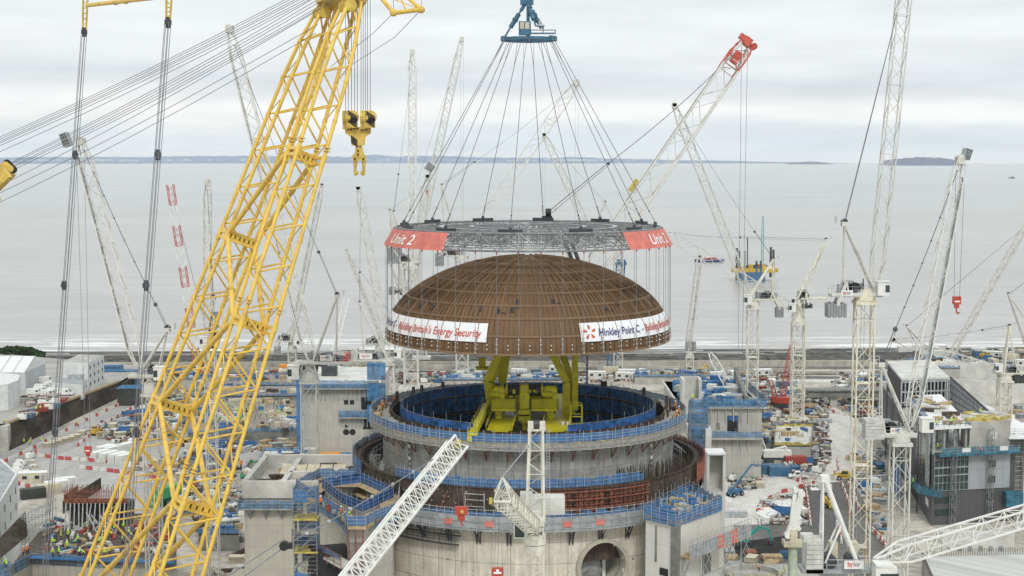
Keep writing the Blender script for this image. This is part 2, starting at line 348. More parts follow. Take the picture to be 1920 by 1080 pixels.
# ================================================================ SETTING: sea, far shore, islands, ground
RE = 6371000.0
def drop(d): return d*d/(2*RE)
def build_sea():
    mb=MB(); rr=[600,800,1000,1300,1700,2300,3200,4500,6500,9000,13000,18000,24000,30000,38000,50000,70000]; n=72; a0,a1=-PI*.5,PI*.5
    def pt(r,i):
        t=a0+(a1-a0)*i/n; return (r*math.sin(t), r*math.cos(t), -14-drop(r))
    for k in range(len(rr)-1):
        for i in range(n): mb.q(pt(rr[k],i+1),pt(rr[k],i),pt(rr[k+1],i),pt(rr[k+1],i+1))
    m=bpy.data.materials.new('sea'); m.use_nodes=True; nt=m.node_tree; N=nt.nodes; L=nt.links; b=N['Principled BSDF']
    b.inputs['Roughness'].default_value=.32; b.inputs['Specular IOR Level'].default_value=.5
    geo=N.new('ShaderNodeNewGeometry')
    def noise(sx,sy,det,ro=.6):
        mp=N.new('ShaderNodeMapping'); mp.inputs['Scale'].default_value=(sx,sy,0); L.new(geo.outputs['Position'],mp.inputs[0])
        nn=N.new('ShaderNodeTexNoise'); nn.inputs['Scale'].default_value=1; nn.inputs['Detail'].default_value=det; nn.inputs['Roughness'].default_value=ro; L.new(mp.outputs[0],nn.inputs['Vector']); return nn.outputs[0]
    n1=noise(.0012,.0030,5); n2=noise(.03,.09,4); n3=noise(.012,.045,6,.75)
    sp=N.new('ShaderNodeSeparateXYZ'); L.new(geo.outputs['Position'],sp.inputs[0])
    # muddy near the shore, greyer far out
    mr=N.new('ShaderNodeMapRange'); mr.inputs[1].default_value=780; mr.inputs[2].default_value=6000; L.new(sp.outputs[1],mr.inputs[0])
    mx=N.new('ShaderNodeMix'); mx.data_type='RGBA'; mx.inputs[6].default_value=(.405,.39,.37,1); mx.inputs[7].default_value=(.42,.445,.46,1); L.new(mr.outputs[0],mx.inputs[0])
    r1=N.new('ShaderNodeMapRange'); r1.inputs[1].default_value=.3; r1.inputs[2].default_value=.7; r1.inputs[3].default_value=.87; r1.inputs[4].default_value=1.10; L.new(n1,r1.inputs[0])
    r2=N.new('ShaderNodeMapRange'); r2.inputs[1].default_value=.3; r2.inputs[2].default_value=.7; r2.inputs[3].default_value=.82; r2.inputs[4].default_value=1.12; L.new(n3,r2.inputs[0])
    ml=N.new('ShaderNodeMath'); ml.operation='MULTIPLY'; L.new(r1.outputs[0],ml.inputs[0]); L.new(r2.outputs[0],ml.inputs[1])
    vm=N.new('ShaderNodeVectorMath'); vm.operation='SCALE'; L.new(mx.outputs[2],vm.inputs[0]); L.new(ml.outputs[0],vm.inputs['Scale'])
    # surf: broken white lines close in
    nf=noise(.012,.09,6,.7); f1=N.new('ShaderNodeMapRange'); f1.inputs[1].default_value=.50; f1.inputs[2].default_value=.58; L.new(nf,f1.inputs[0])
    f2=N.new('ShaderNodeMapRange'); f2.inputs[1].default_value=850; f2.inputs[2].default_value=805; L.new(sp.outputs[1],f2.inputs[0])
    ff=N.new('ShaderNodeMath'); ff.operation='MULTIPLY'; L.new(f1.outputs[0],ff.inputs[0]); L.new(f2.outputs[0],ff.inputs[1])
    mf=N.new('ShaderNodeMix'); mf.data_type='RGBA'; mf.inputs[7].default_value=(.82,.82,.80,1); L.new(ff.outputs[0],mf.inputs[0]); L.new(vm.outputs[0],mf.inputs[6]); L.new(mf.outputs[2],b.inputs['Base Color'])
    bp=N.new('ShaderNodeBump'); bp.inputs['Strength'].default_value=.55; bp.inputs['Distance'].default_value=1.2; L.new(n2,bp.inputs['Height']); L.new(bp.outputs[0],b.inputs['Normal'])
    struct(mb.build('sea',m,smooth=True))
build_sea()
def ridge(name, prof, D, depth, m, seed=0, kind=True):
    """land seen across the water: real hills, a front slope and a back slope; prof = (px, height m)"""
    rnd=random.Random(seed); mb=MB(); base=-14-drop(D)
    xs=[]; 
    for (x0,h0),(x1,h1) in zip(prof,prof[1:]):
        n=max(1,int((x1-x0)/6))
        for i in range(n):
            t=i/n; xs.append(((x0+(x1-x0)*t-960)/F*D, (h0+(h1-h0)*t)*(1+rnd.uniform(-.07,.07))))
    xs.append(((prof[-1][0]-960)/F*D, prof[-1][1]))
    rows=[(0,0),(.06,.25),(.35,.62),(.7,.92),(1,1),(1.4,0)]
    for (xa,ha),(xb,hb) in zip(xs,xs[1:]):
        for (d0,k0),(d1,k1) in zip(rows,rows[1:]):
            mb.q((xa,D+depth*d0,base+ha*k0),(xb,D+depth*d0,base+hb*k0),(xb,D+depth*d1,base+hb*k1),(xa,D+depth*d1,base+ha*k1))
    o=mb.build(name,m,smooth=True); return struct(o)
mat('far_land',(.04,.12,.27),.95,var=.2,scale=.0012,col2=(.16,.24,.36),lo=.45,hi=.75,detail=8,spec=.1)  # blue of the distance haze is put into the land colours
mat('island_rock',(.03,.065,.15),.95,var=.2,scale=.012,col2=(.09,.11,.19),lo=.4,hi=.7,detail=8,spec=.1)  # bluer than bare rock: distance haze painted into the island colours
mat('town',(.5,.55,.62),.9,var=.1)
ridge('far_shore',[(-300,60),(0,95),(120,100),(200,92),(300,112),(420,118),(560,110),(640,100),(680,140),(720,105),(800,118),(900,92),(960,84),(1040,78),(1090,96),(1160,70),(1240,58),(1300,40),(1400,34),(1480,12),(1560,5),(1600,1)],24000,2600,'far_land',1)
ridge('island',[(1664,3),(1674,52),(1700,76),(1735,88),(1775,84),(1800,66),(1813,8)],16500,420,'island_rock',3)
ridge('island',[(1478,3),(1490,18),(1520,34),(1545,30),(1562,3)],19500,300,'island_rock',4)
tb=MB(); rnd=random.Random(5)
for i in range(170):
    px=rnd.choice([rnd.uniform(160,250),rnd.uniform(0,460),rnd.uniform(1040,1120),rnd.uniform(640,1200)]); x=(px-960)/F*24000; h=rnd.uniform(8,26); y=24000+rnd.uniform(120,700)
    tb.box((x,y,-14-drop(24000)+rnd.uniform(18,48)+h/2),(rnd.uniform(25,110),30,h))
o=tb.build('distant_town','town'); o['kind']='stuff'

# ground: one sheet, falling to the shore
def ground_z(x,y):
    e = 628 + .02*x
    if y<e-36: return 0.
    if y<e-22: return -(y-e+36)/7.
    if y<e: return -2.
    if y<e+12: return -2-(y-e)*.05
    return -2.6-min(12,(y-e-12)*.085)
def build_ground():
    mb=MB(); ys=[-200,60,200,300,400,500,560,580,590,600,610,620,628,634,640,655,670,690,710,730,750,775,800,830]; xs=[-900,-600,-400,-300,-200,-100,0,100,200,300,400,600,900]
    for j in range(len(ys)-1):
        for i in range(len(xs)-1):
            pp=[(xs[i],ys[j]),(xs[i+1],ys[j]),(xs[i+1],ys[j+1]),(xs[i],ys[j+1])]
            mb.cur = 0
            if ys[j]>=634: mb.cur=1
            mb.q(*[(x,y,ground_z(x,y)) for x,y in pp])
    g=mat('site_ground',(.50,.465,.40),.95,scale=.05,col2=(.22,.20,.175),lo=.40,hi=.70,detail=10,fine=.25,spec=.1)
    # foreshore: wave-cut ledges, dark rock and pale wet gravel in strips along the shore
    m=bpy.data.materials.new('foreshore'); m.use_nodes=True; nt=m.node_tree; N=nt.nodes; L=nt.links; b=N['Principled BSDF']; b.inputs['Roughness'].default_value=.7
    geo=N.new('ShaderNodeNewGeometry')
    mp=N.new('ShaderNodeMapping'); mp.inputs['Scale'].default_value=(.008,.11,0); mp.inputs['Rotation'].default_value=(0,0,.03); L.new(geo.outputs['Position'],mp.inputs[0])
    n1=N.new('ShaderNodeTexNoise'); n1.inputs['Scale'].default_value=1; n1.inputs['Detail'].default_value=8; n1.inputs['Roughness'].default_value=.7; L.new(mp.outputs[0],n1.inputs['Vector'])
    mp2=N.new('ShaderNodeMapping'); mp2.inputs['Scale'].default_value=(.25,.5,0); L.new(geo.outputs['Position'],mp2.inputs[0])
    n2=N.new('ShaderNodeTexNoise'); n2.inputs['Scale'].default_value=1; n2.inputs['Detail'].default_value=5; L.new(mp2.outputs[0],n2.inputs['Vector'])
    ad=N.new('ShaderNodeMath'); ad.operation='MULTIPLY_ADD'; ad.inputs[1].default_value=.25; L.new(n2.outputs[0],ad.inputs[0]); L.new(n1.outputs[0],ad.inputs[2])
    cr=N.new('ShaderNodeValToRGB'); L.new(ad.outputs[0],cr.inputs[0]); e=cr.color_ramp.elements
    e[0].position=.52; e[0].color=(.07,.07,.06,1); e[1].position=.80; e[1].color=(.62,.61,.58,1); x=e.new(.635); x.color=(.13,.125,.11,1); x=e.new(.70); x.color=(.36,.35,.32,1)
    L.new(cr.outputs[0],b.inputs['Base Color'])
    struct(mb.build('ground',[g,m]))
build_ground()
def sheet(name, px_pts, z, m, kind='structure'):
    mb=MB(); pts=[Z(x,y,0) for x,y in px_pts]
    a=sum(pts[i].x*pts[(i+1)%len(pts)].y-pts[(i+1)%len(pts)].x*pts[i].y for i in range(len(pts)))
    if a<0: pts=pts[::-1]
    mb.q(*[(p.x,p.y,z) for p in pts]); return struct(mb.build(name,m),kind)
mat('haul_road',(.43,.42,.405),.92,scale=.06,stretch=(1,.25,1),col2=(.27,.262,.25),lo=.4,hi=.7,detail=8,fine=.15,spec=.15)
mat('pale_road',(.60,.585,.55),.92,scale=.05,stretch=(1,.3,1),col2=(.42,.405,.38),lo=.42,hi=.68,detail=8,fine=.12,spec=.1)
mat('wet_asphalt',(.10,.098,.093),.8,scale=.06,stretch=(1,.3,1),col2=(.22,.21,.195),lo=.45,hi=.75,detail=8,fine=.2)
mat('black_stone',(.022,.022,.022),.9,scale=.3,var=.4,detail=8,fine=.3)
mat('grass_bank',(.27,.22,.11),.95,scale=.05,col2=(.14,.14,.07),detail=8,fine=.2)
mat('mud',(.19,.165,.14),.95,scale=.1,col2=(.33,.30,.26),detail=8,fine=.25)
sheet('haul_road',[(-40,862),(60,828),(230,752),(252,760),(250,790),(300,800),(440,815),(520,850),(500,880),(380,905),(330,925),(330,960),(200,965),(180,905),(60,930),(-40,985)],.004,'haul_road')
sheet('pale_road',[(1500,748),(1545,752),(1610,790),(1640,830),(1625,880),(1560,912),(1530,902),(1558,862),(1540,800)],.004,'pale_road')
sheet('compound_floor',[(1330,905),(1400,870),(1500,905),(1540,905),(1525,925),(1440,930),(1420,985),(1340,985)],.004,'pale_road')
sheet('wet_road',[(1500,912),(1600,900),(1650,1000),(1690,1085),(1500,1085),(1380,1050),(1375,985),(1510,980)],.008,'wet_asphalt')
sheet('path',[(-80,700),(560,700),(2100,716),(2100,711),(560,696),(-80,696)],.012,'wet_asphalt')
sheet('coast_road',[(400,706),(2100,722),(2100,717),(400,701)],.008,'pale_road')
sheet('path',[(700,712),(1480,712),(1480,708),(700,708)],.014,'mud')
sheet('earth_bank',[(330,694),(1000,697),(1920,704),(1920,699),(1000,692),(330,690)],.016,'mud')
sheet('stone_bed',[(1375,1018),(1470,1005),(1500,1008),(1490,1036),(1380,1042)],.012,'black_stone')
sheet('grass_bank',[(-100,684),(120,688),(330,690),(330,700),(120,697),(-100,694)],.006,'grass_bank')
#sheet('coast_track',[(-100,684),(330,692),(2100,706),(2100,700),(330,686),(-100,680)],.004,'haul_road')
# ================================================================ DOME
C=(2.7,250.0); DZ=57.3; DR=23.6; DH=13.7
def dome_r(z):            # z above the rim
    if z<=1.0: return DR
    t=(z-1.0)/(DH-1.0); return DR*max(0,1-t**1.93)**.535
def dome_p(phi,z,off=0.):
    r=dome_r(z); e=.05; dr=dome_r(min(DH,z+e))-dome_r(max(0,z-e)); l=math.hypot(dr,2*e) or 1
    nr,nz=2*e/l,-dr/l; r+=off*nr
    return Vector((C[0]+r*math.sin(phi), C[1]-r*math.cos(phi), DZ+z+off*nz))
def build_dome():
    t=thing('steel_dome','brown ribbed steel dome with two white slogan banners, hanging from the grey ring frame','dome',(C[0],C[1],DZ))
    m=mat('dome_steel',(.190,.110,.054),.62,scale=.12,stretch=(1,1,.6),col2=(.125,.074,.038),lo=.35,hi=.7,detail=5,fine=.07,spec=.3)
    mat('dome_rib',(.235,.15,.085),.6,scale=.3,var=.08,fine=.05); mat('dome_small_rib',(.14,.083,.043),.6,scale=.3,var=.08)
    zs=[0,.5,1.0,1.5,2,2.6,3.3,4.1,5,6,7,8,9,10,11,11.8,12.5,13,13.3,13.5,13.62,13.69]
    mb=MB(); mb.lathe((C[0],C[1],DZ),[(max(.02,dome_r(z)),z) for z in zs],132)
    mb.lathe((C[0],C[1],DZ),[(DR-.12,0),(DR-.12,1.2)],132)
    mb.cur=1
    for k in range(90):
        ph=2*PI*k/90
        for z in (.9,1.55): mb.box(dome_p(ph,z,.12),(.16,.16,.16))
    mb.build('shell',[m,'letter_white'],t,smooth=True)
    rings=[0.12,2.9,5.35,7.1,8.7,10.0,11.15,12.1,12.85,13.35]
    # front-centre rows of the photograph give the levels of the ring stiffeners
    def z_for_row(py):
        lo,hi=0,DH
        for _ in range(40):
            md=(lo+hi)/2; p=dome_p(0,md); yy=LEVEL_row(p)
            if yy>py: lo=md
            else: hi=md
        return lo
    def LEVEL_row(p):
        d=p-Vector((0,0,CZ)); fw=Vector((0,CT,-ST)); up=Vector((0,ST,CT)); return 540-F*d.dot(up)/d.dot(fw)
    rings=[.12]+[z_for_row(y) for y in (632,599,575,552,533,515,501,491)]
    for z in rings:
        rb=MB(); n=110; w=.30 if z>.2 else .4
        for i in range(n):
            a=dome_p(2*PI*i/n,z,.16); b=dome_p(2*PI*(i+1)/n,z,.16); rb.beam(a,b,.12,.34)
        rb.build('ring_stiffener','dome_rib',t)
    for k in range(45):
        ph=2*PI*(k+.5)/45; rb=MB(); zz=[DH*(1-(1-i/26)**1.6)*.995 for i in range(27)]
        if k%3: zz=zz[:-5]
        pts=[dome_p(ph,z,.14) for z in zz]
        for a,b in zip(pts,pts[1:]): rb.beam(a,b,.11,.34, up=(math.sin(ph),-math.cos(ph),.3))
        rb.build('meridian_rib','dome_rib',t)
    fine=MB()
    for k in range(45):
        for s in (1,2,3):
            ph=2*PI*(k+.5+s/4)/45; zz=[DH*(1-(1-i/26)**1.6)*.995 for i in range(27)][: (19 if s==2 else 15)]
            pts=[dome_p(ph,z,.09) for z in zz]
            for a,b in zip(pts,pts[1:]): fine.beam(a,b,.06,.22, up=(math.sin(ph),-math.cos(ph),.3))
    fine.build('small_ribs','dome_small_rib',t)
    rnd=random.Random(9); bk=MB()
    for k in range(15):
        ph=rnd.uniform(-PI/2,PI/2); z=rnd.choice([6.2,6.9,7.0,6.4,7.6]); 
        p=dome_p(ph,z,.2); q=dome_p(ph+rnd.uniform(.03,.09),z,.2); bk.beam(p,q,.12,.12)
        bk.obox(dome_p(ph+.02,z+.4,.2),(.5,.1,0),(0,.3,0),(0,0,.35))
    bk.build('lifting_bracket','dark_steel',t)
    # chains tying the rim to the hanging rods
    for k in range(44):
        ph=2*PI*(k+.5)/44; ch=MB()
        for j in range(7):
            z=.3+j*.35; ch.obox(dome_p(ph,z,.32),(.13 if j%2 else .26,.06,0),(0,.13,0),(0,0,.26))
        ch.build('rim_chain','galv',t)
    # banners
    zb0,zb1=1.92,4.62
    def banner(a0,a1,lab):
        b=MB(); n=int(abs(a1-a0)/.035)
        for i in range(n):
            pa=a0+(a1-a0)*i/n; pb=a0+(a1-a0)*(i+1)/n
            zs=[zb0+(zb1-zb0)*j/4 for j in range(5)]
            for z0,z1 in zip(zs,zs[1:]):
                wa=.28+.03*math.sin(pa*60); wb=.28+.03*math.sin(pb*60)
                b.q(dome_p(pa,z0,wa),dome_p(pb,z0,wb),dome_p(pb,z1,wb),dome_p(pa,z1,wa))
        return b.build('banner','banner_white',t,smooth=True,label=lab)
    def wrap(a_start):
        Rm=dome_r(2.9)
        def fn(u,v):
            z=zb0+.72+v*.96; return dome_p(a_start+u/Rm, z, .34)
        return fn
    def slogan(a_logo, bn):
        Rm=dome_r(2.9); lg=MB(); f0=wrap(a_logo); cx,cy=1.55,.62
        for k in range(5):
            an=R_(100+72*k); pts=[]
            for (r,da) in ((.34,-.10),(.62,-.42),(.98,-.36),(1.18,-.02),(.98,.12),(.70,.10),(.42,.10)):
                x=cx+r*math.cos(an+da); y=cy+r*math.sin(an+da); pts.append(f0(x,y))
            lg.q(*pts)
        lg.build('emblem','letter_orange',bn)
        tx=MB(); u=3.0; u+=add_text(tx,'Hinkley Point C',1.62,f0,xs=.8,u0=u,fit=8.6,shear=.12); tx.build('lettering','letter_blue',bn)
        tx=MB(); add_text(tx,'-',1.62,f0,xs=.8,u0=u+.5,shear=.12); tx.build('lettering','letter_blue',bn)
        u+=1.5; tx=MB(); u+=add_text(tx,"Building Britain's Energy Security",1.62,f0,xs=.8,u0=u,fit=18.2,shear=.12); tx.build('lettering','letter_orange',bn)
        return (u+.9)/Rm
    a=R_(19.5); b1=banner(a,a+1.43,'white banner starting with an orange petal emblem'); w=slogan(a,b1)
    a_end=R_(-16.2); b2=banner(a_end-1.43,a_end,'white banner whose slogan ends beside the bare front of the dome'); slogan(a_end-w,b2)
build_dome()

# ================================================================ RING FRAME, SLINGS, SPREADER
RT=22.2; ZT=75.9; RB=23.75; ZB=73.3
def build_frame():
    t=thing('lifting_frame','round grey steel truss frame with two red banners, hanging above the brown dome','lifting frame',(C[0],C[1],ZB))
    n=44; T=lambda r,k,z: Vector((C[0]+r*math.sin(2*PI*(k+.5)/n), C[1]-r*math.cos(2*PI*(k+.5)/n), z))
    top=MB(); bot=MB()
    for k in range(n):
        top.tube(T(RT,k,ZT),T(RT,k+1,ZT),.17,6); bot.tube(T(RB,k,ZB),T(RB,k+1,ZB),.17,6)
    top.build('top_chord','steel',t); bot.build('bottom_chord','steel',t)
    dg=MB()
    for k in range(n):
        if k%2==0:
            dg.tube(T(RB,k,ZB),T(RT,k+1,ZT),.11,5); dg.tube(T(RB,k,ZB),T(RT,k-1,ZT),.11,5); dg.tube(T(RB,k+1,ZB),T(RT,k+1,ZT),.05)
        dg.tube(T(RB-2.2,k,ZB),T(RT-1.2,k+1,ZT),.05); dg.tube(T(RB-2.2,k+1,ZB),T(RT-1.2,k,ZT),.05)
    dg.build('face_bracing','steel',t)
    inn=MB(); 
    for (r0,r1) in ((RT,17.5),(17.5,13),(13,8.5),(8.5,4)):
        for k in range(0,n,1 if r0>9 else 2):
            inn.tube(T(r0,k,ZT),T(r1,k+(.5 if r0>9 else 0),ZT),.07); inn.tube(T(r1,k,ZT),T(r1,k+(1 if r0>9 else 2),ZT),.09)
            inn.tube(T(r0,k,ZB),T(r1,k,ZT),.06); inn.tube(T(r1,k,ZT),T(r1,k,ZB),.07)
            if k%2==0:
                inn.tube(T(r0,k,ZT),T(r1,k+2,ZT),.06)
                inn.tube(T(r1,k,ZB),T(r1,k+2,ZB),.09); inn.tube(T(r0,k,ZB),T(r1,k,ZB),.06)
    inn.build('deck_truss','steel',t)
    wk=MB()
    for (r0,r1) in ((14.2,15.0),(9.2,9.9)):
        for k in range(n):
            wk.q(T(r0,k,ZT+.12),T(r1,k,ZT+.12),T(r1,k+1,ZT+.12),T(r0,k+1,ZT+.12))
    wk.build('walkway','galv',t)
    for k in range(n): tips=MB(); tips.tube(T(RB,k,ZB-.1),T(RB,k,ZB-.5),.11,6,cap=True); tips.build('red_shackle','red_paint',t)
    # banners on the slanted side
    def face(a,s,off=.25):      # a = angle, s = 0 bottom .. 1 top
        r=RB+(RT-RB)*s+off; z=ZB+(ZT-ZB)*s; return Vector((C[0]+r*math.sin(a),C[1]-r*math.cos(a),z))
    for (a0,a1,ta,w,lab) in ((R_(-97),R_(-34),R_(-71.5),None,'red banner at the left end'),(R_(40.5),R_(97),R_(55),None,'red banner at the right end')):
        b=MB(); m=14
        for i in range(m):
            p0=a0+(a1-a0)*i/m; p1=a0+(a1-a0)*(i+1)/m
            b.q(face(p0,-.06),face(p1,-.06),face(p1,.98),face(p0,.98))
        o=b.build('banner','banner_red',t,label=lab)
        tx=MB(); add_text(tx,'Unit 2',2.35,lambda u,v: face(ta+u/RB*.98,.17+v/2.75,.33),xs=1,shear=.15,fit=8.6 if a0<0 else 7.6)
        tx.build('lettering','letter_white',o)
    at=[]
    for k in range(12):
        a=R_(-8+30*k); p=Vector((C[0]+(RT-1.0)*math.sin(a),C[1]-(RT-1.0)*math.cos(a),ZT)); at.append((a,p))
        b=MB(); tn=Vector((math.cos(a),math.sin(a),0)); b.beam(p-tn*1.9+Vector((0,0,.35)),p+tn*1.9+Vector((0,0,.35)),.5,.5); b.box(p+Vector((0,0,.7)),(.5,.5,.5))
        b.build('lifting_beam','dark_steel',t)
    bl=MB(); p=P(1028,400,272); bl.box((p.x,p.y,ZT+.5),(1.4,1.2,.8)); bl.tube((p.x-.5,p.y,ZT+1.5),(p.x+.5,p.y,ZT+1.5),.75,12); bl.build('pulley_block','black',t)
    # hanging rods
    for k in range(n):
        ro=MB(); a=2*PI*(k+.5)/n; ro.tube(T(RB,k,ZB-.5),dome_p(a,2.6,.5),.035,5); ro.build('hanging_rod','cable_light',t)
    return at
ATT=build_frame()
def build_spreader():
    c=Vector((C[0]+.1,C[1],0)); zr=106.9; r=4.35
    t=thing('sling_spreader','dark blue lifting spreader ring with hydraulic legs above the fan of slings','spreader',(c.x,c.y,zr))
    rg=MB(); n=12
    for i in range(n):
        a=2*PI*i/n; b=2*PI*(i+1)/n
        rg.beam((c.x+r*math.sin(a),c.y-r*math.cos(a),zr),(c.x+r*math.sin(b),c.y-r*math.cos(b),zr),.35,.5)
        if i%2==0: rg.beam((c.x+r*math.sin(a),c.y-r*math.cos(a),zr),(c.x,c.y,zr+.1),.25,.35)
    for a in (R_(-95),R_(-70),R_(85),R_(60)): rg.box((c.x+r*math.sin(a),c.y-r*math.cos(a),zr+.1),(1.3,.6,.75),a)
    rg.build('ring_beam','lift_blue',t)
    ap=Vector((c.x-.35,c.y,113.2))
    legs=[(Vector((c.x-4.0,c.y-.6,zr+.4)),.34),(Vector((c.x+2.0,c.y+2.6,zr+2.0)),.40),(Vector((c.x+1.1,c.y-2.6,zr+2.0)),.33)]
    for q,rr in legs:
        l=MB(); l.tube(ap,ap.lerp(q,.27),rr*.95,8); l.tube(ap.lerp(q,.27),ap.lerp(q,.36),rr*.5,8); l.tube(ap.lerp(q,.36),ap.lerp(q,.74),rr*1.15,10); l.tube(ap.lerp(q,.5),ap.lerp(q,.55),rr*1.45,10); l.tube(ap.lerp(q,.74),q,rr*.45,8)
        l.build('hydraulic_leg','lift_blue',t,smooth=True)
    m=MB(); m.beam((c.x-.15,c.y-.4,zr),(c.x-.15,c.y-.4,113),.55,.55,(0,1,0)); m.build('centre_column','lift_blue',t)
    h=MB(); h.prism([(ap.x-1.1,ap.y-.6),(ap.x+1.1,ap.y-.6),(ap.x+1.1,ap.y+.6),(ap.x-1.1,ap.y+.6)],112.6,113.7,bottom=True); h.box((ap.x,ap.y,114.6),(1.4,1.2,2.2)); h.build('top_link','lift_blue',t)
    cb=MB(); cb.box((c.x-.7,c.y-1.6,zr+1.7),(2.0,1.5,2.2)); co=cb.build('control_cabinet','lift_blue',t)
    d=MB(); 
    for dx in (-1.15,-.3): d.box((c.x+dx,c.y-2.37,zr+2.1),(.68,.06,1.1))
    d.build('cabinet_door','cont_cream',co)
    tr=MB(); tr.box((c.x+2.3,c.y-1.8,zr+.85),(4.1,1.2,.12)); 
    for x in (.3,2.3,4.3): tr.box((c.x+x,c.y-2.4,zr+1.1),(.15,.1,.6))
    tr.beam((c.x+.25,c.y-2.4,zr+1.35),(c.x+4.35,c.y-2.4,zr+1.35),.14,.14); tr.beam((c.x+.25,c.y-2.4,zr+.85),(c.x+4.35,c.y-2.4,zr+.85),.14,.2); tr.build('side_tray','lift_blue',t)
    hs=MB(); hs.tube((c.x+1.6,c.y-1,zr+3.4),(c.x+2.4,c.y-1,zr+1.6),.16,6); hs.lathe((c.x+1.9,c.y-1,zr+1.9),[(.2,0),(.8,.2),(.5,.5)],10); hs.build('grey_hose_reel','galv',t)
    for i,(a,p) in enumerate(ATT):
        s=thing('sling','wire sling from the blue spreader to the '+('front of the frame, left of centre','front of the frame, right of centre','front right of the ring frame','far right end of the ring frame','rear of the right end','rear right of centre','rear of the frame by the pulley','rear left of centre','rear of the left end','far left end of the ring frame','front left above the red banner','front edge of the left banner')[i],'sling',p+Vector((0,0,.9)),'slings fanning out over the ring frame')
        top=Vector((c.x+r*math.sin(a),c.y-r*math.cos(a),zr-.3)); e=p+Vector((0,0,.9)); k=e.lerp(top,.88); k2=e.lerp(top,.06)
        w=MB(); w.tube(k2,k,.05,5); w.build('wire','cable',s)
        w=MB(); d=Vector((math.cos(a),math.sin(a),0))*.28; w.tube(k,top+d,.04); w.tube(k,top-d,.04); w.tube(k2,e+d*.6,.045); w.tube(k2,e-d*.6,.045); w.ball(k2,.16,6); w.build('shackle_legs','cable',s)
build_spreader()

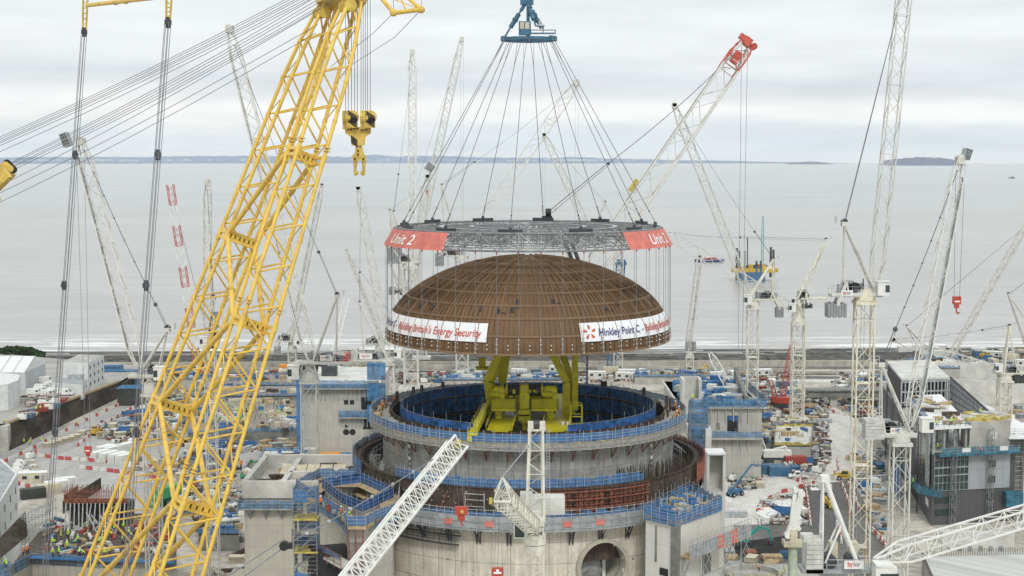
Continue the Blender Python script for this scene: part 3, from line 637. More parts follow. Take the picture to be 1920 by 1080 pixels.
# ================================================================ BIG YELLOW CRANE
def build_big_crane():
    v=Vector((math.cos(.474),math.sin(.474),0)); u=Vector((math.sin(.474),-math.cos(.474),0)); B=1.207
    d=v*math.cos(B)+Vector((0,0,math.sin(B))); cc=v*math.sin(B)-Vector((0,0,math.cos(B)))   # along the boom; from the upper face to the lower face
    mid=P(430.1,600,234.5)
    s_foot=-(mid.z-3)/d.z; s_head=(112.0-mid.z)/d.z
    t=thing('heavy_lift_crane','huge yellow crane with a twin-legged lattice boom and fans of ropes','crane',mid+d*s_foot)
    # half spacing of the two legs along the boom
    def half(s):   # s in metres along the boom from mid
        return 12.1-s*.117
    W=4.5; Hh=5.15
    def pt(s,leg,a,c):     # leg -1/+1, a in -.5...5 across the leg, c 0 upper 1 lower
        taper=1.0; k=1-.0052*s
        if s>s_head-9: taper=max(.35,1-(s-(s_head-9))/9*.45)
        return mid+d*s+u*(leg*half(s)+a*W*taper)+cc*((c-.5)*Hh*taper*k)
    step=(s_head-s_foot)/18.0
    st=[s_foot+i*step for i in range(19)]
    for leg in (-1,1):
        ch=MB()
        for a in (-.5,.5):
            for c in (0,1):
                for i in range(18): ch.tube(pt(st[i],leg,a,c),pt(st[i+1],leg,a,c),.31,10)
        for i in range(0,19):
            for a in (-.5,.5):
                for c in (0,1):
                    p=pt(st[i],leg,a,c); ch.tube(p-d*.25,p+d*.25,.38,10)
                    if i%4==2: q=pt(st[i],leg,a,c)+d*1.6; ch.tube(q-d*.09,q+d*.09,.5,10); ch.tube(q+d*.4,q+d*.58,.5,10)
        lo=ch.build('boom_chords','crane_yellow',t,smooth=True,label='main tubes of the %s leg of the boom'%('farther' if leg<0 else 'nearer'))
        br=MB()
        for i in range(18):
            s0,s1=st[i],st[i+1]; sm=(s0+s1)/2
            for a in (-.5,.5):    # wide faces: X-less zigzag in parallel pairs
                sq=s0+(s1-s0)*.42; br.tube(pt(s0,leg,a,0),pt(sq,leg,a,1),.15,6)
                br.tube(pt(sq,leg,a,1),pt(s1,leg,a,0),.15,6)
            for c in (0,1):       # narrow faces: zigzag
                br.tube(pt(s0,leg,-.5,c),pt(sm,leg,.5,c),.1,6); br.tube(pt(sm,leg,.5,c),pt(s1,leg,-.5,c),.1,6)
        br.build('boom_lacing','crane_yellow',t,smooth=True)
    # stations of the K braces in photo rows along the left leg: 440, 755 ; right leg: 290, 598, 940
    def s_row(py, x0, leg,a):
        best=None
        for k in range(0,1400):
            s=s_foot+(s_head-s_foot)*k/1400; p=pt(s,leg,a,0)-Vector((0,0,CZ)); yy=540-F*(p.z*CT+p.y*ST)/(p.y*CT-p.z*ST)
            if best is None or abs(yy-py)<best[0]: best=(abs(yy-py),s)
        return best[1]
    nodes=[(s_row(y,0,lg,a),lg,a) for y,lg,a in ((1120,-1,.5),(940,1,-.5),(755,-1,.5),(598,1,-.5),(440,-1,.5),(283,1,-.5))]
    nodes.insert(0,(max(s_foot+2,s_row(1290,0,1,-.5)),1,-.5))
    for (s0,l0,a0),(s1,l1,a1) in zip(nodes,nodes[1:]):
        for c in (0,1):
            b=MB(); p=pt(s0,l0,a0,c); q=pt(s1,l1,a1,c); e=(q-p).normalized(); b.tube(p+e*.5,p+e*1.6,.26,10,r2=.4); b.tube(p+e*1.6,q-e*1.6,.4,10); b.tube(q-e*1.6,q-e*.5,.4,10,r2=.26)
            for f in (.33,.66):
                w=p.lerp(q,f); b.tube(w-e*.1,w+e*.1,.52,10)
            b.build('cross_brace','crane_yellow',t,smooth=True)
    for (s,l,a) in nodes:
        b=MB(); p0=pt(s,l,a,0); p1=pt(s,l,a,1)
        for off in (-.55,.55):
            # beam with a row of lightening holes, on each side: built of chords and web posts
            x=u*off
            b.beam(p0+x+d*.55,p1+x+d*.55,.12,.45,up=tuple(d)); b.beam(p0+x-d*.55,p1+x-d*.55,.12,.45,up=tuple(d))
            for k in range(7):
                w=p0.lerp(p1,(k+.0)/6); b.obox(w+x,(p1-p0)*.115,u*.12,d*.85)
        b.beam(p0+d*.78,p1+d*.78,1.3,.08,up=tuple(d)); b.beam(p0-d*.78,p1-d*.78,1.3,.08,up=tuple(d))
        b.build('perforated_beam','crane_yellow',t)
        g=MB()
        for c in (0,1):
            pa=pt(s,l,-.5,c); pb=pt(s,l,.5,c); g.beam(pa+d*.5,pb+d*.5,.3,.5,up=tuple(d)); g.beam(pa-d*.5,pb-d*.5,.3,.5,up=tuple(d))
            for pp in (pa,pb):
                g.tube(pp-d*1.0,pp+d*1.0,.4,10)
        g.build('node_plates','crane_yellow',t)
    # head
    hd=MB(); s=s_head
    top=[pt(s,l,a,c) for l in (-1,1) for a in (-.5,.5) for c in (0,1)]
    hd.beam(pt(s+1.2,-1,-.6,.5),pt(s+1.2,1,.6,.5),3.6,2.0,up=tuple(d))
    for l in (-1,1):
        for a in (-.5,0,.5): hd.tube(pt(s-1.2,l,a,.2),pt(s-1.2,l,a+.15,.2),1.0,12)
    hd.build('boom_head','hook_yellow',t)
    jb=MB(); hc=mid+d*(s_head+1)
    lattice(jb,hc,hc+v*30+Vector((0,0,44)),6,5,10,.4,.18,side=u); jb.build('fly_jib','crane_yellow',t)
    # front strut
    q=P(708,-12,237); q1=P(738,24,236); q2=P(790,18,234); q3=P(745,-22,240)
    sf=MB(); sf.tube(q,q1,.32,8); sf.tube(q1,q2,.36,8); sf.tube(q2,q3,.3,8); sf.tube(q,q2,.12); sf.tube(q1.lerp(q2,.45),q3,.12); sf.ball(q2,.6,8); sf.ball(q1,.6,8)
    sf.build('mast_strut','crane_yellow',t)
    rp=MB(); rp.path([q1,P(700,62,237),P(620,125,237)],.05); rp.path([q2,P(740,70,236),P(652,126,236)],.05); rp.tube(P(737,-20,236),q1,.05); rp.tube(P(790,-20,236),q2,.05); rp.build('strut_rope','cable',t)
    # hoist falls and twin hook block
    hk=thing('hook_block','large yellow twin hook block with black hazard stripes hanging behind the yellow boom','hook block',P(672,250,238))
    f=MB()
    for x in (648,653,659,665,670): f.tube(P(x,-10,237),P(x,215,238),.06)
    for x in (677,681,685,689,694): f.tube(P(x,-10,237),P(x,215,238),.06)
    f.build('rope_falls','cable',hk)
    for x0 in (655,688):
        b=MB()
        for i in range(3):
            xc=x0-9.5+i*5.2; p=P(xc,221,237.5); b.tube(p+Vector((-.2,0,0)),p+Vector((.2,0,0)),1.15,14); b.obox(p+Vector((0,0,-.7)),(.36,0,0),(0,1.5,0),(0,0,2.2))
        p=P(x0+6,223,236.6); b.tube(p+Vector((0,-.1,.3)),p+Vector((0,.1,.3)),1.05,16,cap=True); b.obox(p-Vector((0,0,.6)),(1.6,0,0),(0,.2,0),(0,0,1.6))
        so=b.build('sheave_case','hook_yellow',hk)
        st_=MB()
        for k in range(5):
            p=P(x0+6,214+k*4.6,236.4)+Vector((0,0,0)); st_.obox(p,(1.35,0,-.9),(0,.03,0),(.12,0,.18))
        st_.build('hazard_stripes','black',so)
    b=MB(); pc=P(671,250,238); yy=.9
    def plate(pts,y0,y1):
        w=[P(x,y,238) for x,y in pts]; fr=[p+Vector((0,y0,0)) for p in w]; bk=[p+Vector((0,y1,0)) for p in w]
        b.q(*fr[::-1]); b.q(*bk)
        for i in range(len(w)): j=(i+1)%len(w); b.q(fr[i],fr[j],bk[j],bk[i])
    plate([(648,238),(696,238),(696,250),(686,256),(684,273),(660,273),(658,257),(648,250)],-.7,-.3)
    plate([(650,238),(694,238),(694,250),(684,256),(682,273),(660,273),(658,257),(650,250)],.3,.7)
    plate([(668,272),(678,272),(682,288),(686,292),(686,302),(662,302),(661,292),(665,288)],-.4,.4)
    b.build('hook_frame','hook_yellow',hk)
    st_=MB()
    for k in range(5): st_.obox(P(665,259+k*3,238)+Vector((0,-.74,0)),(1.0,0,-.8),(0,.03,0),(.1,0,.12))
    for x,y in ((653,243),(659,243),(665,241),(671,241),(680,243),(687,243),(672,283),(672,290),(666,298),(682,298)): st_.obox(P(x,y,238)+Vector((0,-.73,0)),(.3,0,0),(0,.04,0),(0,0,.3))
    st_.build('hazard_stripes','black',hk)
    for x in (666,682):
        h=MB(); sg=1 if x>672 else -1
        pts=[P(x,300,238),P(x,318,238),P(x+1*sg,325,238),P(x-2.5*sg,328,238),P(x-4*sg,321,238)]
        h.path(pts,.24,8); h.tube(P(x,300,238),P(x,312,238),.32,8); h.build('hook','hook_yellow',hk,smooth=True)
    # back ropes from the boom head to the mast head at the left edge
    bs=MB(); rnd=random.Random(2)
    for (x0,y0,x1,y1) in ((-60,283,640,-56),(-60,287,645,-54),(-60,291,648,-50),(-60,294,652,-48),(-60,299,655,-44),(-60,311,650,-38),(18,306,640,-34),(20,308,646,-30),(24,311,650,-26),(26,313,654,-20),(30,316,640,-8),(-60,378,602,16),(-60,390,596,46),(-60,408,592,62)):
        a=P(x0,y0,262+y0*.01); e=P(x1,y1,237); m_=[a.lerp(e,k/6)-Vector((0,0,math.sin(PI*k/6)*.9)) for k in range(7)]; bs.path(m_,.05)
    bs.build('backstay_ropes','cable',t)
    mh=MB(); p0=P(14,322,240)
    mh.beam(P(-40,372,242),P(14,318,240),2.2,2.4); mh.beam(P(-40,372,236),P(12,322,235),1.2,2.2); 
    for k in range(4): mh.tube(P(10+k*3,309+k*2.5,237),P(10+k*3,309+k*2.5,243),.55,10)
    mo=mh.build('mast_head','hook_yellow',t)
    sh=MB()
    for k in range(5): sh.tube(P(13+k*3,306+k*3,237.5),P(13+k*3,306+k*3,239),.62,10)
    sh.build('rope_sheaves','black',mo)
    mm=MB(); lattice(mm,P(-30,366,240),P(-260,1300,225),4,4,14,.35,.15,side=u); mm.build('back_mast','crane_yellow',t)
    # two counterweight suspensions
    for (top,link,k1,bot,D,lab) in (((161,-30),(158,60),(141,290),(84,1085),254,'left bundle of grey ropes under a yellow link'),((318,-30),(315,42),(296,290),(236,1085),216,'right bundle of grey ropes under a yellow link')):
        l=MB(); a=P(*top,D); b_=P(*link,D)
        for sx in (-.55,.55):
            l.beam(a+Vector((sx*.75,0,0)),b_+Vector((sx*.5,0,0)),.22,.4,up=(0,1,0))
        for k in range(9): w=a.lerp(b_,(k+.5)/9); l.beam(w-Vector((.35,0,0)),w+Vector((.35,0,0)),.16,.2,up=(0,1,0))
        lo=l.build('chain_link','link_yellow',t,label=lab)
        kn=MB()
        for (x,y) in (link,k1,((k1[0]*2+bot[0])/3-2,(k1[1]*2+bot[1])/3-20),((k1[0]+bot[0]*2)/3,(k1[1]+bot[1]*2)/3-10)):
            p=P(x,y,D); kn.box(p,(.85,.8,.7)); kn.box(p+Vector((0,0,.55)),(.6,.5,.4)); kn.box(p-Vector((0,0,.6)),(.6,.5,.4))
        kn.build('rope_clamps','dark_steel',lo)
        r=MB()
        for k in range(5):
            o=Vector((-.44+k*.22,random.uniform(-.4,.4),0)); r.path([P(*link,D)+o,P(*k1,D)+o*1.02,P(*bot,D)+o*1.1],.055)
        r.build('suspension_ropes','cable_light',lo)
    s=MB(); s.tube(P(163,10,252),P(285,-4,224),.36,8)
    for f in (.45,.6): w=P(163,10,252).lerp(P(285,-4,224),f); s.tube(w,w+Vector((.5,0,.06)),.5,10)
    s.tube(P(285,-4,224),P(316,-8,216),.3,8); s.build('spreader_bar','crane_yellow',t,smooth=True)
build_big_crane()
# ================================================================ REACTOR BUILDING
def arc_wall(mb, r, z0, z1, n=96, a0=0., a1=2*PI, inside=False):
    prof=[(r,z0),(r,z1)] if not inside else [(r,z1),(r,z0)]
    mb.lathe((C[0],C[1],0),prof,n,a0,a1)
def ring_slab(mb, r0, r1, z0, z1, n=96, a0=0., a1=2*PI):
    mb.lathe((C[0],C[1],0),[(r0,z1),(r1,z1)],n,a0,a1)   # top (seen from above)
    mb.lathe((C[0],C[1],0),[(r1,z1),(r1,z0)],n,a0,a1); mb.lathe((C[0],C[1],0),[(r1,z0),(r0,z0)],n,a0,a1)
def cp(r,a,z): return Vector((C[0]+r*math.sin(a), C[1]-r*math.cos(a), z))
def build_reactor():
    t=thing('reactor_building','round concrete reactor building with blue netted platforms under the hanging dome','reactor building',(C[0],C[1],0))
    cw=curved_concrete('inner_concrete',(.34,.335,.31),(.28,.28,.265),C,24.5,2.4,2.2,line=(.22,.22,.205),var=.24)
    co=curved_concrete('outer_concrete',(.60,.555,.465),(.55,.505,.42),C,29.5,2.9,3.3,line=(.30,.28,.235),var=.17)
    cr=curved_concrete('rebar_wall',(.045,.033,.026),(.03,.023,.019),C,29,.42,.30,line=(.085,.06,.045),var=.5)
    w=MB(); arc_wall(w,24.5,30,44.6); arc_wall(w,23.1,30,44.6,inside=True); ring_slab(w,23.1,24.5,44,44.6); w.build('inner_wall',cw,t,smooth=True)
    ln=MB(); arc_wall(ln,22.9,32,45.3,inside=True); arc_wall(ln,23.05,44.0,45.3); ring_slab(ln,22.9,23.05,45.2,45.3); ln.build('steel_liner','rust_red' if False else 'rebar',t,smooth=True)
    # strips with embedded plates on the inner wall
    for a in (R_(-50.5),R_(52.5)):
        s=MB(); 
        s.q(cp(24.56,a-.022,31),cp(24.56,a+.022,31),cp(24.56,a+.022,43.4),cp(24.56,a-.022,43.4)); so=s.build('cast_in_strip','conc_dark',t)
        s=MB()
        for k in range(6): s.box(cp(24.6,a,32+k*1.95),(.5,.2,.5),a)
        for k in range(6): s.box(cp(24.6,a,33+k*1.95),(.2,.2,.2),a)
        s.build('anchor_plates','white_paint',so)
    # upper working platform round the wall
    p=MB(); ring_slab(p,23.1,26.4,43.9,44.15); p.build('upper_deck','timber',t)
    e=MB(); e.lathe((C[0],C[1],0),[(26.45,44.25),(26.45,43.85)],96); e.lathe((C[0],C[1],0),[(24.6,43.0),(24.9,42.8)],96); e.build('deck_edge','timber_yellow',t)
    nb=MB(); po=MB(); net_band(nb,po,circ(C,26.5,120),44.4,45.75,True,wob=.12,over=.4,step=1.4)
    nb.build('upper_netting','net_blue',t); po.build('scaffold_posts','galv',t)
    gb=MB(); net_band(gb,None,circ(C,26.55,120),43.0,44.4,True,wob=.2); gb.build('edge_boards',mat('board_mix',(.38,.34,.28),.8,scale=1.6,col2=(.20,.21,.22),detail=6,fine=.2),t)
    sc=MB()
    for k in range(90):
        a=2*PI*k/90+.01; 
        for z in (43.1,43.55,44.3): sc.tube(cp(26.65,a,z),cp(26.65,a+2*PI/90,z),.035)
        sc.tube(cp(26.65,a,42.8),cp(26.65,a,45.6+random.random()*.7),.035)
    sc.build('front_scaffold','galv',t)
    for k in range(46):
        a=2*PI*k/46; z=43.9; br=MB()
        br.tube(cp(24.6,a,41.0),cp(26.3,a,43.2),.09); br.tube(cp(24.65,a,41.0),cp(24.65,a,43.6),.09); br.tube(cp(24.6,a,43.2),cp(26.4,a,43.2),.08)
        if k%3==0: br.tube(cp(26.3,a,43.2),cp(26.2,a+.05,40.4),.05)
        br.build('platform_bracket','rust_red',t)
    # things standing up between the two rings
    ps=MB()
    for k in range(60):
        a=2*PI*(k+random.uniform(-.3,.3))/60; h=random.uniform(.4,1.3); r=random.uniform(23.1,23.9); ps.box(cp(r,a,44.6+h/2),(.22,.3,h),a)
    for k in range(9):
        a=R_(180)+random.uniform(-1.6,1.6); ps.box(cp(24.0,a,45.6),(.5,.35,2.4),a)
    ps.build('liner_stiffeners','rebar',t)['kind']='stuff'
    dk=MB(); dk.cur=0
    for k in range(60):
        a=random.uniform(-PI,PI); dk.cur=random.choice([0,1,2,3]); dk.box(cp(random.uniform(24.8,25.9),a,44.5),(random.uniform(.4,1.8),random.uniform(.4,.9),random.uniform(.3,.9)),a+random.uniform(-.3,.3))
    dk.build('deck_clutter',['formgrey','timber','cont_dark','plant_yellow'],t)
    # inner netting cylinder with scaffold behind
    n1=MB(); net_band(n1,None,circ(C,21.6,100,R_(16),R_(360-24)),44.4,46.2,wob=.08); n1.build('inner_netting','net_deep',t)
    n2=MB()
    for z0,z1 in ((41.4,44.2),(38.0,41.0),(34.5,37.6)): net_band(n2,None,circ(C,21.9,96,-.1,2*PI-.1-1e-4),z0,z1,wob=.3)
    n2.build('lower_netting','net_deep',t)
    s2=MB()
    for k in range(48):
        a=2*PI*k/48
        if k<3 or k>44: continue
        s2.tube(cp(21.5,a,34),cp(21.5,a,47.3),.05)
        for z in (37.8,41.2,44.4,46.2): s2.tube(cp(21.5,a,z),cp(21.5,a+2*PI/48,z),.05)
        if k%3==0: s2.tube(cp(21.4,a,37.8),cp(21.4,a+4*PI/48,44.4),.05)
    s2.build('inner_scaffold','steel',t)
    fl=MB(); fl.lathe((C[0],C[1],0),[(.01,36.8),(22.8,36.8)],64); fl.build('inner_floor','conc_dark',t)
    # outer wall: reinforcement above, finished concrete below, gap between the walls
    ow=MB(); arc_wall(ow,29.0,33.6,37.9); arc_wall(ow,28.0,26,37.6,inside=True); ring_slab(ow,28,29,37.5,37.7); ow.build('rebar_cage',cr,t,smooth=True)
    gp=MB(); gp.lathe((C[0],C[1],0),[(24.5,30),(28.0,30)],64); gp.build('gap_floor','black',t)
    st=MB()
    for k in range(420):
        a=2*PI*(k+random.random()*.6)/420; r=random.choice([28.1,28.9]); 
        st.tube(cp(r,a,37),cp(r,a,38.2+random.random()*1.1),.035,3)
    for k in range(190):
        a=R_(28)+random.random()*R_(42); r=random.choice([26.5,27.4,28.2]); st.tube(cp(r,a,34),cp(r,a,38.6+random.random()*1.6),.045,3)
    st.build('starter_bars','rebar',t)['kind']='stuff'
    for a0,a1 in ((R_(-178),R_(-58)),(R_(95),R_(178))):
        g=MB(); 
        for k in range(26):
            a=a0+(a1-a0)*k/26; b=a0+(a1-a0)*(k+1)/26
            for z in (31,33,35,37): g.tube(cp(26.4,a,z),cp(26.4,b,z),.06); g.tube(cp(27.2,a,z),cp(26.0,b,z+1.2),.05)
            g.tube(cp(26.4,a,30),cp(26.4,a,38),.06)
        g.build('gap_scaffold','galv',t)
    # netting on the outer wall: left arc standing on the wall, front arc inside it
    nn=MB(); po=MB(); net_band(nn,po,circ(C,29.6,44,R_(-175),R_(-66)),36.6,38.9,wob=.4,over=.8); nn.build('outer_netting','net_blue',t,smooth=False,label='blue netting round the left rim'); po.build('netting_posts','steel',t)
    nn=MB(); po=MB(); net_band(nn,po,circ(C,28.6,40,R_(-47),R_(38)),37.7,39.5,wob=.35,over=.35,step=1.6); nn.build('front_netting','net_blue',t); po.build('netting_posts','galv',t)
    nn=MB(); po=MB(); net_band(nn,po,circ(C,29.8,30,R_(66),R_(120)),35.2,38.4,wob=.5,over=.6); nn.build('red_netting',mat('net_red',(.42,.12,.08),.75,var=.3,scale=1.1,alpha=.85),t,label='rust red netting at the right rim'); po.build('netting_posts','rust_red',t)
    # lower working platform
    lp=MB(); ring_slab(lp,29,31.2,33.4,33.65,72,R_(-70),R_(62)); lp.build('lower_deck','timber',t)
    pan=MB(); n=40; a0,a1=R_(-48),R_(47)
    for k in range(n):
        if k in (0,1,n-1,n-2): pan.cur=1
        elif k in (9,16,27,33): pan.cur=0
        else: pan.cur=0
        a=a0+(a1-a0)*k/n; b=a0+(a1-a0)*(k+.96)/n
        for z0,z1 in ((31.7,32.8),(32.84,34.0)): pan.q(cp(31.3,a,z0),cp(31.3,b,z0),cp(31.3,b,z1),cp(31.3,a,z1))
    pan.build('formwork_panels',['formgrey','timber'],t)
    pb=MB()
    for k in range(n+1):
        a=a0+(a1-a0)*k/n; pb.tube(cp(31.4,a,31.4),cp(31.4,a,35.2),.05)
        if k<n:
            b=a0+(a1-a0)*(k+1)/n
            for z in (32.2,33.2,34.4,35.0): pb.tube(cp(31.4,a,z),cp(31.4,b,z),.045)
    pb.build('panel_walers','galv',t)
    sg=MB()
    for k in (10,15,24,28): 
        a=a0+(a1-a0)*(k+.5)/n; sg.box(cp(31.42,a,32.9),(1.3,.05,.9),a)
    sg.build('red_signs','banner_red',t)
    nn=MB(); net_band(nn,None,circ(C,31.25,46,R_(-52),R_(50)),34.0,34.9,wob=.35); nn.build('lower_netting','net_blue',t)
    for k in range(12):
        a=R_(-52)+R_(100)*k/11; b=MB()
        b.tube(cp(29.6,a,29.3),cp(29.6,a,33.2),.14); b.tube(cp(29.6,a,29.6),cp(31,a,31.8),.12); b.tube(cp(29.7,a+.015,29.6),cp(31,a+.015,31.8),.1); b.tube(cp(29.6,a+.018,29.3),cp(29.6,a+.018,32),.12)
        b.build('platform_bracket','dark_steel',t)
    # orange-red formwork behind the lower platform
    fr=MB()
    for z in (34.9,36.2,37.4):
        for k in range(22):
            a=R_(3)+R_(35)*k/22; b=R_(3)+R_(35)*(k+1)/22; fr.beam(cp(30.0,a,z),cp(30.0,b,z),.18,.18); fr.tube(cp(30.0,a,34.2),cp(30.0,a,38.0),.06)
            fr.tube(cp(30.1,a,z+.5),cp(30.1,b,z+.5),.04)
    fr.build('red_formwork','rust_red',t)
    fs=MB()
    for k in range(20):
        if k in (5,11): continue
        a=R_(3)+R_(35)*k/20; b=R_(3)+R_(35)*(k+.95)/20; fs.q(cp(29.85,a,34.1),cp(29.85,b,34.1),cp(29.85,b,37.3),cp(29.85,a,37.3))
    fs.build('formwork_sheeting',mat('rust_mesh',(.22,.085,.055),.85,var=.3,scale=2,alpha=.8),t)
    pr=MB()
    for a in (R_(-27),R_(-20),R_(-41)): pr.tube(cp(30.6,a,33.6),cp(29.3,a+.03,37),.09)
    pr.build('raking_props','rust_red',t)
    cg=MB()
    for (a,w) in ((R_(-16),.05),(R_(-8),.03)):
        for z in (34.2,35.2,36.2,37.1): cg.tube(cp(30.4,a-w,z),cp(30.4,a+w,z),.07)
        cg.tube(cp(30.4,a-w,33.7),cp(30.2,a-w,37.3),.08); cg.tube(cp(30.4,a+w,33.7),cp(30.2,a+w,37.3),.08); cg.tube(cp(29.4,a-w,37.2),cp(30.4,a-w,37.3),.08)
    cg.build('access_cage','galv',t)
    tb=MB()
    for k in range(46):
        a=R_(-50)+R_(96)*random.random(); z=random.choice([35.2,36.1,37.0]); tb.box(cp(29.15,a,z),(.16,.2,.16),a)
    tb.build('tie_ends','formgrey',t)['kind']='stuff'
    # outer wall with the round hatch
    hp=P(1131,1066,221.5); ha=math.asin((hp.x-C[0])/29.5); hz=hp.z; hr=3.75
    wl=MB(); na=150; A0,A1=R_(-80),R_(80); nz=46
    for i in range(na):
        a=A0+(A1-A0)*i/na; b=A0+(A1-A0)*(i+1)/na
        for j in range(nz):
            z0=33.5*j/nz; z1=33.5*(j+1)/nz; am=(a+b)/2; zm=(z0+z1)/2
            if ((am-ha)*29.5)**2+(zm-hz)**2 < (hr+.05)**2: continue
            wl.q(cp(29.5,a,z0),cp(29.5,b,z0),cp(29.5,b,z1),cp(29.5,a,z1))
    wl.build('outer_wall',co,t,smooth=True)
    bw=MB(); arc_wall(bw,29.4,0,33.6,60,R_(80),R_(280)); bw.build('rear_wall','conc_dark',t,smooth=True)
    ax=Vector((math.sin(ha),-math.cos(ha),0)); sx=Vector((math.cos(ha),math.sin(ha),0)); hc=Vector((C[0],C[1],hz))+ax*29.5
    def hring(r,d,k,n=48): an=2*PI*k/n; return hc+ax*d+sx*(r*math.cos(an))+Vector((0,0,r*math.sin(an)))
    hb=MB(); n=48
    for k in range(n):
        for (r0,d0,r1,d1) in ((hr,-4.2,hr,.35),(hr,.35,hr+.65,.35),(hr+.65,.35,hr+.65,-.3)):
            hb.q(hring(r0,d0,k),hring(r1,d1,k),hring(r1,d1,k+1),hring(r0,d0,k+1))
    hb.build('hatch_ring',mat('hatch_cream',(.44,.42,.34),.6,var=.1,scale=.5),t,smooth=True)
    jn=MB()
    for k in range(n): jn.q(hring(hr-.02,-1.6,k),hring(hr-.02,-1.75,k),hring(hr-.02,-1.75,k+1),hring(hr-.02,-1.6,k+1))
    jn.build('hatch_joint','black',t)
    bk=MB(); c2=hc-ax*4.2
    for k in range(n): bk.q(c2,hring(hr,-4.2,k),hring(hr,-4.2,k+1))
    bk.build('hatch_bulkhead','conc_dark',t)
    tp=MB(); pts=[(-3.2,-2.0),(-2.6,.1),(-1.4,1.5),(-.6,1.7),(.2,1.2),(.9,.5),(1.4,-1.6),(.6,-3.2),(-1.8,-3.2)]
    w=[hc-ax*3.2+sx*x+Vector((0,0,z))+ax*random.uniform(-.5,.5) for x,z in pts]; cc=sum(w,Vector())/len(w)+ax*.8
    for i in range(len(w)): tp.q(cc,w[i],w[(i+1)%len(w)])
    tp.build('hatch_tarpaulin','formgrey',t)
    dm=MB(); dm.box(hc-ax*3.9+sx*2.0,(.5,.3,6.5),ha); dm.build('hatch_frame','white_paint',t)
    # bolt holes, seams and grout patches on the wall
    hs=MB()
    for k in range(70):
        a=R_(random.uniform(-52,48)); z=random.uniform(14,30)
        if ((a-ha)*29.5)**2+(z-hz)**2<25: continue
        s=random.choice([.12,.12,.16,.34]); hs.box(cp(29.5,a,z),(s,.03,s),a)
    hs.build('anchor_holes','conc_dark',t)
    bb=MB()
    for (a0_,a1_,z) in ((R_(-45),R_(-20),30.6),(R_(-44),R_(-21),29.2)):
        for k in range(12):
            a=a0_+(a1_-a0_)*k/12; b=a0_+(a1_-a0_)*(k+1)/12
            for dz in (0,.5,1.0): bb.tube(cp(30.5,a,z+dz),cp(30.5,b,z+dz),.05)
            bb.tube(cp(30.5,a,z-.2),cp(30.5,a,z+1.2),.05); bb.q(cp(29.6,a,z-.2),cp(30.5,a,z-.2),cp(30.5,b,z-.2),cp(29.6,b,z-.2))
    bb.build('lower_gangway','dark_steel',t)
    return t
build_reactor()

